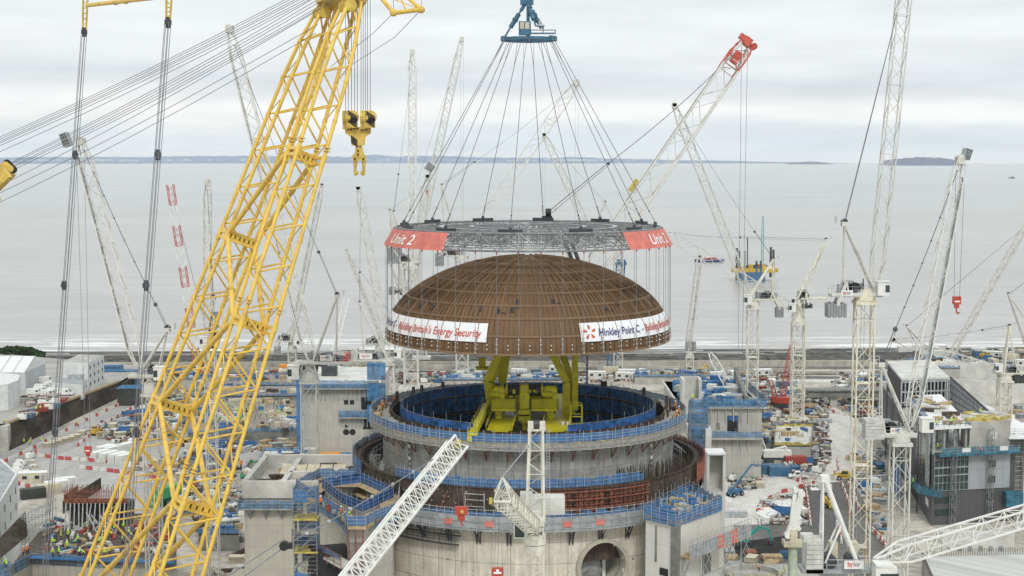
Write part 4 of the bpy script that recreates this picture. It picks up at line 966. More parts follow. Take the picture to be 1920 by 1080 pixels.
def annexes():
    # left annex: five-sided block with netted top
    z=35.2; out=[Z(x,y,z) for x,y in ((556,914),(590,936),(637,965),(652,984),(686,984),(702,974),(746,956),(750,925),(680,893),(600,893))]
    inn=[Z(x,y,z) for x,y in ((604,912),(676,902),(738,930),(680,957),(640,940))]
    base=Vector((sum(p.x for p in out)/len(out),sum(p.y for p in out)/len(out),0))
    t=thing('annex_building','angular concrete annex with blue netted top at the left of the round building','annex',base)
    cm=panel_mat('annex_concrete',(.50,.48,.43),(.47,.45,.40),3.0,3.4,(.37,.35,.31),R_(30))
    c=base; wall=[(c.x+(p.x-c.x)*.88,c.y+(p.y-c.y)*.88) for p in out]
    w=MB(); w.prism(wall,0,z-.3,top=False); w.build('wall',cm,t)
    d=MB()
    n=len(out)
    for i in range(n):
        j=(i+1)%n; a,b=out[i],out[j]; k=lambda p:(c.x+(p.x-c.x)*.62,c.y+(p.y-c.y)*.62,z-.25)
        d.q((a.x,a.y,z-.25),(b.x,b.y,z-.25),k(b),k(a)); d.q((a.x,a.y,z-.7),(b.x,b.y,z-.7),(b.x,b.y,z-.25),(a.x,a.y,z-.25))
    d.build('deck','timber',t)
    f=MB(); f.q(*[(p.x,p.y,z-2.6) for p in inn]); f.build('well_floor','formgrey',t)
    wp=MB(); 
    for i in range(len(inn)):
        a,b=inn[i],inn[(i+1)%len(inn)]; wp.q((a.x,a.y,z-2.6),(b.x,b.y,z-2.6),(b.x,b.y,z-.2),(a.x,a.y,z-.2))
    wp.build('well_wall','conc',t)
    nb=MB(); po=MB(); net_band(nb,po,[(p.x,p.y) for p in out],z-.1,z+1.5,True,wob=.3,over=.7,step=1.6); nb.build('outer_netting','net_blue',t); po.build('netting_posts','galv',t)
    nb=MB(); po=MB(); net_band(nb,po,[(p.x,p.y) for p in inn],z-.2,z+1.6,True,wob=.3,over=.5,step=1.6); nb.build('inner_netting','net_deep',t); po.build('netting_posts','galv',t)
    nl=MB(); net_band(nl,None,[(p.x,p.y) for p in out[1:4]],z-1.6,z+.1,wob=.2); net_band(nl,None,[(p.x,p.y) for p in out[5:7]],z-1.6,z+.1,wob=.2); nl.build('side_netting','net_light',t)
    rnd=random.Random(3)
    cl=MB()
    for i in range(30):
        k=rnd.random(); a=out[1].lerp(out[3],k); q=a.lerp(c,.17+rnd.random()*.08); cl.cur=rnd.choice([0,1,2,3]); cl.box((q.x,q.y,z+.1),(rnd.uniform(.5,1.5),rnd.uniform(.5,1.),rnd.uniform(.4,.9)),rnd.random())
    for i in range(14):
        a=inn[0].lerp(inn[2],rnd.random()).lerp(inn[3],rnd.random()*.8); cl.cur=rnd.choice([0,0,1]); cl.box((a.x,a.y,z-2.2),(rnd.uniform(1,3),rnd.uniform(.8,2),rnd.uniform(.5,1.6)),rnd.random()*3)
    cl.build('deck_clutter',['cont_blue','formgrey','timber','cont_red'],t)
    # column of grey shuttering under the front corner, orange raking props
    q=out[3].lerp(out[4],.5).lerp(c,.10); s=MB(); s.box((q.x,q.y,15),(2.6,1.2,z*2-36),.1); s.build('corner_shutter','conc_dark',t)
    pr=MB()
    for dx in (-.8,.0,.8): pr.tube((q.x+dx,q.y-.9,27.5),(q.x+dx*1.4,q.y-1.1,34.5),.14); 
    pr.build('raking_props','rust_red',t)
    # side gallery lower down, in red posts and boards
    a=Z(560,1000,29); b=Z(655,1058,27)
    a=P(560,1012,216); b=P(652,1062,208)
    g=MB(); g.beam(a,b,2.4,.3); g.build('gallery_deck','conc',t)
    g=MB(); u=(b-a).normalized(); sd=Vector((u.y,-u.x,0)).normalized()*1.2
    L=(b-a).length; m=int(L/1.5)
    for i in range(m+1):
        w=a.lerp(b,i/m)+sd; g.tube(w-Vector((0,0,.6)),w+Vector((0,0,1.9)),.06)
    for h in (.4,.9,1.4,1.8): g.tube(a+sd+Vector((0,0,h)),b+sd+Vector((0,0,h)),.05)
    g.build('gallery_posts','rust_red',t)
    g=MB(); g.q(a+sd+Vector((0,0,1.0)),b+sd+Vector((0,0,1.0)),b+sd+Vector((0,0,1.7)),a+sd+Vector((0,0,1.7))); g.build('gallery_netting','net_light',t)
    e=MB(); q=P(628,1072,213); e.box((q.x,q.y-1,q.z-3),(7,3,14),.3); e.build('dark_doorway','black',t)
    # blue stair tower
    p=P(576,1085,211); t=thing('stair_tower','tall blue netted scaffold stair tower against the left annex','scaffold tower',(p.x,p.y,0))
    w=3.3; s=MB(); nt=MB(); bd=MB(); top=P(576,915,211).z
    cs=[(p.x+sx*w/2,p.y+sy*w/2) for sx,sy in ((-1,-1),(1,-1),(1,1),(-1,1))]
    for (x,y) in cs: s.tube((x,y,0),(x,y,top+1),.06)
    z=top-40
    z=0.
    while z<top:
        for i in range(4):
            a,b=cs[i],cs[(i+1)%4]
            for dz in (0,.6,1.2,1.8): s.tube((*a,z+dz),(*b,z+dz),.04)
            s.tube((*a,z),(*b,z+2.4),.04)
            
            if random.random()<.72: m_=random.uniform(.5,1.); c_=(a[0]+(b[0]-a[0])*m_,a[1]+(b[1]-a[1])*m_); nt.q((*a,z+random.uniform(.1,.9)),(*c_,z+.1),(*c_,z+1.4+random.random()*.8),(*a,z+1.9+random.random()*.4))
        s.beam((cs[0][0]+.3,p.y-.5,z),(cs[1][0]-.3,p.y-.5,z+2.4),.7,.12)
        if int(z/2.4)%2==0: bd.box((p.x,p.y,z+.02),(w+.3,w+.3,.18))
        z+=2.4
    s.build('scaffold_tubes','steel',t); nt.build('netting','net_blue',t); bd.build('yellow_landing','timber_yellow',t)
    # right annex: square block
    z=35.0; A=Z(1211,953,z); B=Z(1268,966,z); Cc=Z(1350,938,z); D=Z(1292,912,z)
    t=thing('annex_building','square concrete annex with blue netted roof at the right of the round building','annex',(B.x,B.y,0))
    cm2=panel_mat('annex_concrete_b',(.68,.665,.62),(.64,.625,.58),5,6,(.52,.50,.46),R_(20),var=.08)
    w=MB(); w.prism([(p.x,p.y) for p in (A,B,Cc,D)],0,z-1.2); w.build('wall',cm2,t)
    dk=MB(); ex=[p+(p-(A+B+Cc+D)/4)*.06 for p in (A,B,Cc,D)]; dk.prism([(p.x,p.y) for p in ex],z-1.18,z-1.0); dk.build('roof_deck','timber',t)
    nb=MB(); po=MB(); net_band(nb,po,[(p.x,p.y) for p in ex],z-1.6,z+.8,True,wob=.5,over=.8,step=1.5,rails=5); nb.build('roof_netting','net_blue',t); po.build('netting_posts','galv',t)
    cl=MB(); rnd=random.Random(8)
    for i in range(34):
        q=A.lerp(B,rnd.uniform(.1,.9)).lerp(D.lerp(Cc,rnd.uniform(.1,.9)),rnd.uniform(.1,.9)); cl.cur=rnd.choice([0,0,0,1,2]); cl.box((q.x,q.y,z-.5),(rnd.uniform(.6,2.6),rnd.uniform(.4,1.2),rnd.uniform(.5,1.6)),rnd.random()*3)
    for i in range(26):
        q=A.lerp(B,rnd.uniform(.1,.9)).lerp(D.lerp(Cc,rnd.uniform(.1,.9)),rnd.uniform(.1,.9)); cl.cur=1; cl.tube((q.x,q.y,z-1),(q.x,q.y,z+rnd.uniform(.2,1.6)),.06)
    cl.build('roof_clutter',['net_blue','galv','timber'],t)
    e=B-A; e.z=0; e.normalize(); n=Vector((e.y,-e.x,0))
    sh=MB(); q=B+n*.1; sh.box((q.x,q.y-.1,z-8),(1.5,.5,14),math.atan2(e.y,e.x)); sh.build('corner_shutter','conc_dark',t)
    for f,zz,w_,h_ in ((.62,z-9,1.6,1.1),(.35,z-5,.35,5.5),(.30,z-12.5,.5,.5),(.52,z-12.5,.5,.5)):
        q=A.lerp(B,f)+n*.05; o=MB(); o.box((q.x,q.y,zz),(w_,.12,h_),math.atan2(e.y,e.x)); o.build('wall_opening','black' if w_>1 else 'conc_dark',t)
    e2=Cc-B; e2.z=0; e2.normalize(); n2=Vector((e2.y,-e2.x,0))
    q=B.lerp(Cc,.68)+n2*.06; o=MB(); 
    for dx in (-1.5,1.5): o.box((q.x+e2.x*dx,q.y+e2.y*dx,z-8.5),(.3,.25,4),math.atan2(e2.y,e2.x))
    o.box((q.x,q.y,z-6.4),(3.3,.25,.35),math.atan2(e2.y,e2.x)); wo=o.build('window_frame','white_paint',t)
    o=MB(); o.box((q.x,q.y,z-8.6),(2.6,.14,3.8),math.atan2(e2.y,e2.x)); o.build('window_opening','conc_dark',wo)
    # side platform
    a=P(1278,1045,217); b=P(1392,1002,226)
    t=thing('side_platform','grey shuttered working platform bracketed off the right annex','working platform',(a+b)/2-Vector((0,0,4)))
    d=MB(); d.beam(a,b,3.2,.3); d.build('deck','timber',t)
    u=(b-a).normalized(); sd=Vector((u.y,-u.x,0)).normalized()*1.6
    g=MB(); m=9
    for i in range(m):
        p=a.lerp(b,i/m)+sd; q=a.lerp(b,(i+.94)/m)+sd; g.cur=1 if i in (4,6) else 0; g.beam(p+Vector((0,0,1)),q+Vector((0,0,1)),.12,2.0)
    g.build('shutter_panels',['formgrey','banner_red'],t)
    g=MB()
    for i in range(m*2+1):
        p=a.lerp(b,i/(m*2))+sd*1.06; g.tube(p-Vector((0,0,.5)),p+Vector((0,0,3)),.05)
    for h in (.6,1.3,2.3,2.8): g.tube(a+sd*1.06+Vector((0,0,h)),b+sd*1.06+Vector((0,0,h)),.05)
    g.build('posts','galv',t)
    g=MB()
    for f in (.02,.35,.7,.98):
        p=a.lerp(b,f); g.tube(p,p-Vector((0,0,14)),.14); g.tube(p+sd,p-Vector((0,0,3.5)),.1)
        for k in range(6): g.tube(p-Vector((0,0,k*2)),p+sd-Vector((0,0,k*2+2)),.06)
    g.tube(a-Vector((0,0,4)),b-Vector((0,0,4)),.1); g.tube(a-Vector((0,0,9)),b-Vector((0,0,9)),.1)
    g.build('support_legs','formgrey',t)
    # left concrete block
    z=36.0; A=Z(455,904,z); B=Z(560,907,z); D_=Z(490,868,z); E=Z(668,851,z)
    t=thing('concrete_block_building','tall plain concrete block with a white parapet, between the yellow boom and the stair tower','building',(A.x,A.y,0))
    x0,x1=A.x,B.x+3; y0=A.y+1; y1=E.y
    cm3=panel_mat('block_concrete',(.52,.50,.43),(.49,.47,.405),6.4,3.6,(.42,.40,.34),0,var=.10)
    w=MB(); w.prism([(x0,y0),(x1,y0),(x1+8,y1),(x0,y1)],0,z-2.2); w.build('wall',cm3,t)
    w=MB(); w.box((x0-1.5,y0+3,10),(3,6,20)); w.build('side_buttress',cm3,t)
    pr=MB(); th=.9
    pr.box(((x0+x1)/2-.2,y0+.1,z-1.4),(x1-x0,th,2.7)); pr.box((x0+.1,(y0+y1)/2,z-1.4),(th,y1-y0-th,2.7)); pr.box(((x0+x1)/2+4,y1-.5,z-1.4),(x1-x0+8,th,2.7)); pr.box((x1+9,(y0+y1)/2+3,z-1.4),(th,y1-y0-8,2.7))
    pr.box(((x0+x1)/2,y0+13,z-1.5),(th,22,2.2)); pr.box(((x0+x1)/2+6,y0+9,z-1.5),(12,th,2.2))
    pr.build('parapet','conc_white',t)
    nb=MB(); po=MB(); net_band(nb,po,[(x0-.9,y0+6),(x0-.9,y0-.9),(x1+.5,y0-.9)],z-4.3,z-2.8,wob=.3,over=.6); nb.build('edge_netting','net_light',t); po.build('netting_posts','galv',t)
    dk=MB(); dk.box(((x0+x1)/2-.2,y0-.5,z-4.4),(x1-x0+2,1.6,.2)); 
    for k in range(5): 
        x=x0+1+k*(x1-x0-2)/4
        dk.q((x-.9,y0-.15,z-4.6),(x+.9,y0-.15,z-4.6),(x,y0-.15,z-6.1)); dk.beam((x,y0-.2,z-6.1),(x,y0-1.2,z-4.6),.15,.15)
    dk.build('edge_platform','formgrey',t)
    rf=MB(); rnd=random.Random(12)
    for i in range(85):
        rf.cur=rnd.choice([0,0,1,2,3]); rf.box((rnd.uniform(x0+2,x1+5),rnd.uniform(y0+3,y1-3),z-1.7),(rnd.uniform(.6,3),rnd.uniform(.6,2.6),rnd.uniform(.3,1.4)),rnd.random()*3)
    for i in range(5): rf.cur=1; rf.obox((x0+5+i*2.2,y0+12,z-1.2),(2,0,0),(0,4,1.6),(0,-.1,.25))
    rf.build('roof_materials',['conc_white','cont_cream','timber','rebar'],t)
    st=MB(); st.tube((x0+13,y0-.05,12),(x0+13,y0-.05,z-9),.03)
    for k in range(24): st.tube((x0+2+k*.85,y0-.5,z-25),(x0+2+k*.85,y0-.5,z-22+rnd.random()),.04)
    st.build('starter_bars','rebar',t)['kind']='stuff'
annexes()

def polar_crane():
    zc=45.4
    t=thing('polar_crane','olive yellow bridge crane lying inside the blue netted ring','polar crane',(C[0],C[1],zc))
    jm='jig_yellow'
    def girder(pa,pb,w,h,zz): 
        a=Z(*pa,zz); b=Z(*pb,zz); g=MB(); g.beam(a,b,w,h); g.beam(a+Vector((0,0,h/2+.08)),b+Vector((0,0,h/2+.08)),w*1.5,.12); return a,b,g
    for pa,pb,w in (((936,822),(962,752),2.6),((1042,822),(1052,752),2.6)):
        a,b,g=girder(pa,pb,w,2.4,43.6); g.build('bridge_girder',jm,t)
        r=MB(); e=(b-a); s=Vector((e.y,-e.x,0)).normalized()
        for sg in (-1,1):
            for k in range(10):
                p=a.lerp(b,k/9)+s*sg*w*.8+Vector((0,0,1.3)); r.tube(p,p+Vector((0,0,1.1)),.05)
            r.tube(a+s*sg*w*.8+Vector((0,0,2.4)),b+s*sg*w*.8+Vector((0,0,2.4)),.06); r.tube(a+s*sg*w*.8+Vector((0,0,1.9)),b+s*sg*w*.8+Vector((0,0,1.9)),.05)
        r.build('girder_railing',jm,t)
    a=Z(886,815,45.4); b=Z(914,758,45.4); g=MB(); g.beam(a,b,1.4,.3); 
    for k in range(9):
        p=a.lerp(b,k/8); g.tube(p+Vector((.7,0,0)),p+Vector((.7,0,2.2)),.09); g.tube(p-Vector((.7,0,0)),p+Vector((-.7,0,1.2)),.06)
    for h in (1.1,2.2): g.tube(a+Vector((.7,0,h)),b+Vector((.7,0,h)),.08)
    g.q(a+Vector((.75,0,0)),b+Vector((.75,0,0)),b+Vector((.75,0,1)),a+Vector((.75,0,1))); g.build('side_walkway',jm,t)
    fl=MB(); fl.prism([tuple(Z(x,y,42.2)[:2]) for x,y in ((920,828),(1050,828),(1062,745),(940,745))],42.0,42.2); fl.build('bridge_floor','conc_dark',t)
    D=243.0; X=lambda px: P(px,740,D).x; Zz=lambda py: P(960,py,D).z
    m=MB()
    for x0,x1 in ((921,968),(995,1045)):
        m.box(((X(x0)+X(x1))/2,D-1.5,(Zz(761)+Zz(764.5))/2),(X(x1)-X(x0),3,.4))
        for k in range(9): x=X(x0)+(X(x1)-X(x0))*k/8; m.tube((x,D-3,Zz(762)),(x,D-3,Zz(744)),.07)
        for y in (744,750,756): m.tube((X(x0),D-3,Zz(y)),(X(x1),D-3,Zz(y)),.07)
        m.box(((X(x0)+X(x1))/2,D-2.4,(Zz(746)+Zz(761))/2),(X(x1)-X(x0)-.2,.15,Zz(746)-Zz(761)))
    m.build('trolley_platform',jm,t)
    m=MB()
    m.box((X(983),D-1,(Zz(733)+Zz(762))/2),(X(992)-X(974),2.6,Zz(733)-Zz(762))); m.box((X(983),D-1,Zz(728)),(X(989)-X(976),2.4,1.6)); m.prism([(X(977),D-2.4),(X(989),D-2.4),(X(989),D+1),(X(977),D+1)],Zz(733),Zz(731))
    m.build('winch_centre',jm,t)
    for x0,x1 in ((950,976),(990,1016)):
        w=MB(); w.cur=0; w.tube((X(x0),D+.4,Zz(732)),(X(x1),D+.4,Zz(732)),.95,16,cap=True); w.cur=1
        for xx in (x0,x1): w.tube((X(xx)-.15,D+.4,Zz(732)),(X(xx)+.15,D+.4,Zz(732)),1.15,16,cap=True)
        w.build('winch_drum',['dark_steel',jm],t,smooth=True)
    for x0 in (935,1033):
        w=MB(); w.box((X(x0),D,Zz(736)),(2.0,1.8,1.5)); w.tube((X(x0)-.8,D-.3,Zz(729)),(X(x0)+.8,D-.3,Zz(729)),.6,10,cap=True); w.tube((X(x0)-1.4,D-.9,Zz(738)),(X(x0)+.2,D-.9,Zz(738)),.5,10,cap=True); w.box((X(x0)+.6,D-1,Zz(742)),(.8,.8,1)); w.build('drive_motor',jm,t,smooth=True)
        w=MB(); w.box((X(x0),D-1,Zz(769)),(1.1,1.6,1.0)); w.box((X(x0),D-1,Zz(776)),(.6,1.2,1.0)); w.tube((X(x0)-.5,D-1.6,Zz(780)),(X(x0)+.5,D-1.6,Zz(780)),.5,10,cap=True); w.build('trolley_wheel',jm,t)
    w=MB(); w.box((X(983),D-1.2,Zz(770)),(1.9,1.8,1.1)); w.box((X(983),D-1.2,Zz(779)),(X(994)-X(971),1.8,1.0)); w.box((X(983),D-1.2,Zz(785)),(1.1,1.2,.8)); w.tube((X(983),D-1.2,Zz(787)),(X(983),D-1.2,Zz(799)),.32,10); w.ball((X(983),D-1.2,Zz(801)),.5,10); w.build('hook_block',jm,t,smooth=True)
    w=MB(); rn=random.Random(4)
    for k in range(26):
        px=rn.uniform(924,1042); py=rn.uniform(727,742); w.cur=rn.choice([0,0,1]); w.box((X(px),D-.2+rn.uniform(-1,1.2),Zz(py)),(rn.uniform(.2,.8),rn.uniform(.2,.6),rn.uniform(.2,.7)))
    for k in range(10): px=rn.uniform(924,1042); w.cur=1; w.path([(X(px),D-1.7,Zz(744)),(X(px)+.3,D-1.9,Zz(750)),(X(px)+rn.uniform(-.6,.6),D-1.7,Zz(762))],.05)
    w.build('winch_fittings',[jm,'dark_steel'],t)['kind']='stuff'
    w=MB()
    for x in (926,945,965,1000,1020,1040): w.box((X(x),D-1.2,Zz(766.5)),(.25,1.6,.9))
    for x in (921,968,995,1045): w.tube((X(x),D-3.02,Zz(764)),(X(x),D-3.02,Zz(742)),.1)
    w.build('platform_posts','dark_steel',t)
    dkx=MB(); dkx.box((X(983),D+2.5,Zz(766)),(X(1045)-X(921),3,.8)); dkx.box((X(983),D+3.4,Zz(752)),(X(1040)-X(926),.8,3.5)); dkx.build('trolley_frame',jm,t)
    # tall bent lifting legs reaching up under the dome
    def leg(pts,D_,w,lab=None):
        l=MB(); q=[P(x,y,D_) for x,y in pts]
        for a,b in zip(q,q[1:]): l.beam(a,b,w,w*1.2,up=(0,1,0))
        return l.build('lifting_leg',jm,t)
    leg([(922,775),(914,714),(939,655)],247,1.3); leg([(926,770),(922,716),(945,660)],249.5,1.0); leg([(941,716),(950,655)],252,1.5); leg([(941,716),(941,760)],252,.6)
    leg([(1032,655),(1062,716),(1061,775)],247,1.2); leg([(1049,655),(1070,716),(1074,775)],249,.7); leg([(1056,655),(1076,722),(1078,770)],251,.6); leg([(1078,655),(1078,768)],248,1.0)
    w=MB(); p=P(915,690,252); w.box((p.x-.8,p.y,p.z),(2.6,2.2,.4)); w.box((p.x-1,p.y,p.z+1),(1.2,1,1.6)); w.build('side_bracket',jm,t)
    w=MB(); D2=240; x0,x1=P(1070,790,D2).x,P(1091,790,D2).x; 
    for z in (Z(1080,797,45.5).z,): pass
    zt,zb_=P(1080,758,D2).z,P(1080,800,D2).z
    for x in (x0,x1):
        for y in (D2-1,D2+1.5): w.tube((x,y,zb_),(x,y,zt),.12)
    for z in (zb_,(zb_+zt)/2,zt): 
        w.tube((x0,D2-1,z),(x1,D2-1,z),.12); w.tube((x0,D2+1.5,z),(x1,D2+1.5,z),.12); w.tube((x1,D2-1,z),(x1,D2+1.5,z),.12)
    w.box(((x0+x1)/2,D2,zb_+.3),(x1-x0,2.4,.3)); w.build('service_cage',jm,t)
    w=MB(); p=P(1060,800,236); w.box((p.x,p.y,p.z),(2.0,1.6,.3)); w.box((p.x,p.y,p.z-1.4),(2.0,1.6,.3))
    for sx in (-.9,.9):
        for sy in (-.7,.7): w.tube((p.x+sx,p.y+sy,p.z-2.2),(p.x+sx,p.y+sy,p.z+.4),.12)
    w.build('gas_rack',jm,t)
    w=MB()
    for k in range(5): w.cur=k%2; w.tube((p.x-.8+k*.4,p.y-.3,p.z-.1),(p.x-.8+k*.4,p.y-.3,p.z+.9),.17,8,cap=True)
    w.build('gas_bottles',['timber','helmet'],t)
polar_crane()
# ================================================================ CRANES
def rope(mb, pts, r=.05): mb.path([Vector(p) for p in pts], r, 4)
def sign(parent, px, py, D, w, h, kind):
    p=P(px,py,D); s=MB(); s.box((p.x,p.y,p.z),(w,.12,h)); so=s.build('sign_board','white_paint',parent)
    o=Vector((p.x,p.y,p.z)); sz=h*.8
    if kind=='bylor':
        a=MB(); wd=flat_text(a,'by',sz,o+Vector((-w*.33,0,-h*.18)),(1,0,0),(0,0,1),.075,fit=w*.28); a.build('lettering','letter_red',so)
        a=MB(); flat_text(a,'lor',sz,o+Vector((-w*.03,0,-h*.18)),(1,0,0),(0,0,1),.075,fit=w*.36); a.build('lettering','letter_grey',so)
    elif kind=='HPC':
        a=MB(); flat_text(a,'HPC',sz,o+Vector((-w*.08,0,-h*.2)),(1,0,0),(0,0,1),.075,fit=w*.46); a.build('lettering','letter_blue',so)
        a=MB()
        for k in range(5):
            an=R_(90+72*k); c=o+Vector((-w*.28+math.cos(an)*h*.16,-.07,math.sin(an)*h*.16+h*.03)); a.obox(c,(h*.11,0,0),(0,.02,0),(0,0,h*.15))
        a.build('emblem','letter_orange',so)
        a=MB(); a.box(o+Vector((w*.17,-.07,-h*.32)),(w*.42,.02,h*.07)); a.build('underline','timber_yellow',so)
def xcrane(label, D, mast, deck, root, tip, apex=None, cw=None, cab=None, jw=None, col='aged_white', tipD=None, hook=None, sgn=None, block=None, zb=0., name='tower_crane', mastcol=None, jibcol=None, group='white tower cranes over the site', stripes=None, rr=.05, topbox=None, dark=False, kind='zig', side=None, cwcol='grey_block', cwn=6):
    """luffing tower crane; mast=(px, top row, width px) deck=(px0,px1,row) root, tip, apex = photo points at depth D"""
    tD=tipD or D; mx,mt,mw=mast; pm=P(mx,mt,D); w=M_(mw,D)
    t=thing(name,label,'crane',(pm.x,pm.y,zb),group); 
    mb=MB(); H=pm.z-zb; lattice(mb,(pm.x,D,zb),(pm.x,D,pm.z),w,w,max(4,int(H/(w*1.15))),max(.11,w*.062,D*.00036),max(.05,w*.028,D*.00022),side=(1,0,0),kind='zig' if w<3.2 else 'x')
    mb.box((pm.x,D,zb+.5),(w*1.9,w*1.9,1.)); nfl=max(3,int(H/12))
    for k in range(1,nfl): z=zb+H*k/nfl; mb.box((pm.x,D,z),(w*.8,w*.8,.12))
    mb.build('mast',mastcol or col,t)
    ld=MB(); 
    for sx in (-.25,.25): ld.tube((pm.x+sx-w*.15,D-w*.3,zb),(pm.x+sx-w*.15,D-w*.3,pm.z),.05)
    ld.build('ladder','galv',t)
    sl=MB(); sl.tube((pm.x,D,pm.z-.1),(pm.x,D,pm.z+.9),w*.62,16,cap=True); sl.tube((pm.x,D,pm.z+.9),(pm.x,D,pm.z+1.7),w*.55,16,cap=True); sl.box((pm.x,D,pm.z-.4),(w*1.25,w*1.25,.5)); sl.build('slewing_ring',mastcol or col,t,smooth=True)
    x0=P(deck[0],deck[2],D).x; x1=P(deck[1],deck[2],D).x; zd=P(0,deck[2],D).z; dw=max(2.2,w*.95)
    d=MB(); d.box(((x0+x1)/2,D,zd),(x1-x0,dw,.5)); 
    for sx in (-1,1):
        for sy in (-1,1): d.tube((pm.x+sx*w*.5,D+sy*w*.4,pm.z+1.5),(pm.x+sx*w*.35,D+sy*w*.4,zd),max(.12,w*.05),6); d.tube((pm.x+sx*w*.5,D+sy*w*.4,pm.z+1.5),(pm.x-sx*w*.4,D+sy*w*.4,zd),max(.07,w*.03),5)
    d.tube((pm.x,D,pm.z+1.2),(pm.x,D,zd),w*.3,8)
    for sy in (-1,1): d.beam((x0,D+sy*dw/2,zd+.2),(x1,D+sy*dw/2,zd+.2),.2,.5)
    d.build('machine_deck',col,t)
    rl=MB()
    for sy in (-1,1): railing(rl,[(x0,D+sy*(dw/2+.05),zd+.3),(x1,D+sy*(dw/2+.05),zd+.3)],1.1,.035,1.6)
    rl.build('deck_railing','galv',t)
    # winches and cabinets towards the counterweight
    cwx = P(cw[0],cw[1],D).x if cw else (x0 if abs(x0-pm.x)>abs(x1-pm.x) else x1)
    sg = 1 if cwx>pm.x else -1; L=abs(cwx-pm.x); m=MB()
    kf=min(1.5,max(1,D/360))
    for f,rd in ((.40,.85*kf),(.66,.75*kf)):
        x=pm.x+sg*L*f; m.cur=0; m.tube((x,D-dw*.38,zd+1.1),(x,D+dw*.38,zd+1.1),rd,12,cap=True); m.cur=1; m.tube((x,D-dw*.42,zd+1.1),(x,D-dw*.38,zd+1.1),rd*1.15,12,cap=True)
    m.build('winch',['dark_steel','black'],t,smooth=True)
    m=MB(); m.box((pm.x+sg*L*.53,D+.1,zd+1.3*kf),(1.2*kf,1.4,1.9*kf)); m.box((pm.x+sg*L*.22,D+.2,zd+1.1*kf),(1.5*kf,1.5,1.5*kf)); m.box((pm.x+sg*L*.82,D+.1,zd+1.0*kf),(1.0*kf,1.3,1.3*kf)); m.build('machinery_cabinet','formgrey',t)
    m=MB(); m.box((pm.x+sg*L*.33,D-dw*.3,zd+.8),(.9,.8,1.1)); m.box((pm.x+sg*L*.72,D-dw*.25,zd+.7),(1.1,.7,.9)); m.tube((pm.x+sg*L*.1,D-dw*.3,zd+.6),(pm.x+sg*L*.1,D-dw*.3,zd+2.6),.12); m.box((pm.x,D+dw*.3,zd-.9),(w*1.1,.5,1.2)); m.build('gearbox','dark_steel',t)
    # jib
    r0=P(*root,D); t0=P(*tip,tD); jl=(t0-r0).length; jwm=M_(jw,D) if jw else 1.9
    j=MB(); nb=max(8,int(jl/(jwm*1.25)))
    if stripes:
        sd=side
        n=stripes*2+1
        for k in range(n):
            j.cur=1-k%2 if True else 0; a=r0.lerp(t0,k/n); b=r0.lerp(t0,(k+1)/n); lattice(j,a,b,jwm,jwm,max(3,nb//n),.15,.08,side=(0,1,0) if abs((t0-r0).normalized().x)<.9 else (0,1,0))
        j.build('jib',[col,'red_paint'],t)
    else:
        lattice(j,r0,t0,jwm,jwm*.95,nb,max(.08,jwm*.056,tD*.00038),max(.05,jwm*.03,tD*.00023),t0=.35,t1=.45,te=.09,kind=kind,side=side or (0,1,0)); jo=j.build('jib',jibcol or col,t)
        if dark:
            dk=MB(); e=(t0-r0).normalized(); nrm=Vector((0,1,0)).cross(e).normalized()*(jwm*.5*(1 if dark>0 else -1)); dk.beam(r0.lerp(t0,.08)+nrm,r0.lerp(t0,.93)+nrm,.35,.12); dk.build('jib_walkway','steel',jo)
        hs=0.01 if name=='heavy_crane' else 1.
        hd=MB(); e=(t0-r0).normalized(); hd.tube(t0-Vector((0,jwm*.5,0)),t0+Vector((0,jwm*.5,0)),jwm*.28*hs,10,cap=True); hd.box(t0-e*.4,(jwm*.6*hs,jwm*1.0*hs,jwm*.6*hs)); hd.build('jib_head',jibcol or col,t)
    # A-frame
    if apex:
        ap=P(*apex,D); af=MB(); ft=Vector((r0.x,D,zd+.3)); rf=Vector((pm.x+sg*L*.72,D,zd+.3))
        for sy in (-1,1):
            s=Vector((0,sy*dw*.42,0)); s2=Vector((0,sy*.35,0)); q0=ft+s; 
            af.tube(q0,ap+s2,max(.16,w*.075,D*.0007),6); af.tube(rf+s,ap+s2,max(.09,w*.04,D*.00035),5)
            for k in range(1,7): a=q0.lerp(ap+s2,k/7); b=(ft-s).lerp(ap-s2,k/7); af.tube(a,b,.06)
        af.box(ap,(.9,1.2,.7)); af.box(ap+Vector((.9*sg,0,.2)),(1.0,1.2,.08)); railing(af,[ap+Vector((.4*sg,-.6,.25)),ap+Vector((1.4*sg,-.6,.25)),ap+Vector((1.4*sg,.6,.25))],1,.035,.7)
        af.build('a_frame',col,t,smooth=True)
        sv=MB(); sv.tube(ap+Vector((0,-.5,.35)),ap+Vector((0,.5,.35)),.5,10,cap=True); sv.build('apex_sheave','dark_steel',t)
        pr=MB(); tgt=r0.lerp(t0,.93)+Vector((0,0,jwm*.4))
        if block:
            f=block if isinstance(block,float) else .22
            bp=ap.lerp(tgt,f)+Vector((0,0,-.01*jl*f*2)); 
            for s in (-.28,.28): pr.tube(ap+Vector((.25*s,s,.3)),bp+Vector((.2*s,s,.2)),rr*.8)
            pr.tube(ap+Vector((.2,0,-.4)),bp+Vector((.1,0,-.3)),rr*.8)
            pr.ball(bp,.38,8); 
            n=7
            for k in range(n):
                a=bp.lerp(tgt,k/n)-Vector((0,0,math.sin(PI*k/n)*jl*.012)); b=bp.lerp(tgt,(k+1)/n)-Vector((0,0,math.sin(PI*(k+1)/n)*jl*.012)); pr.tube(a,b,rr*1.1); pr.box(b,(.22,.22,.22))
        else:
            for s in (-.3,.3): pr.tube(ap+Vector((0,s,0)),tgt,rr)
        pr.build('luffing_rope','cable',t)
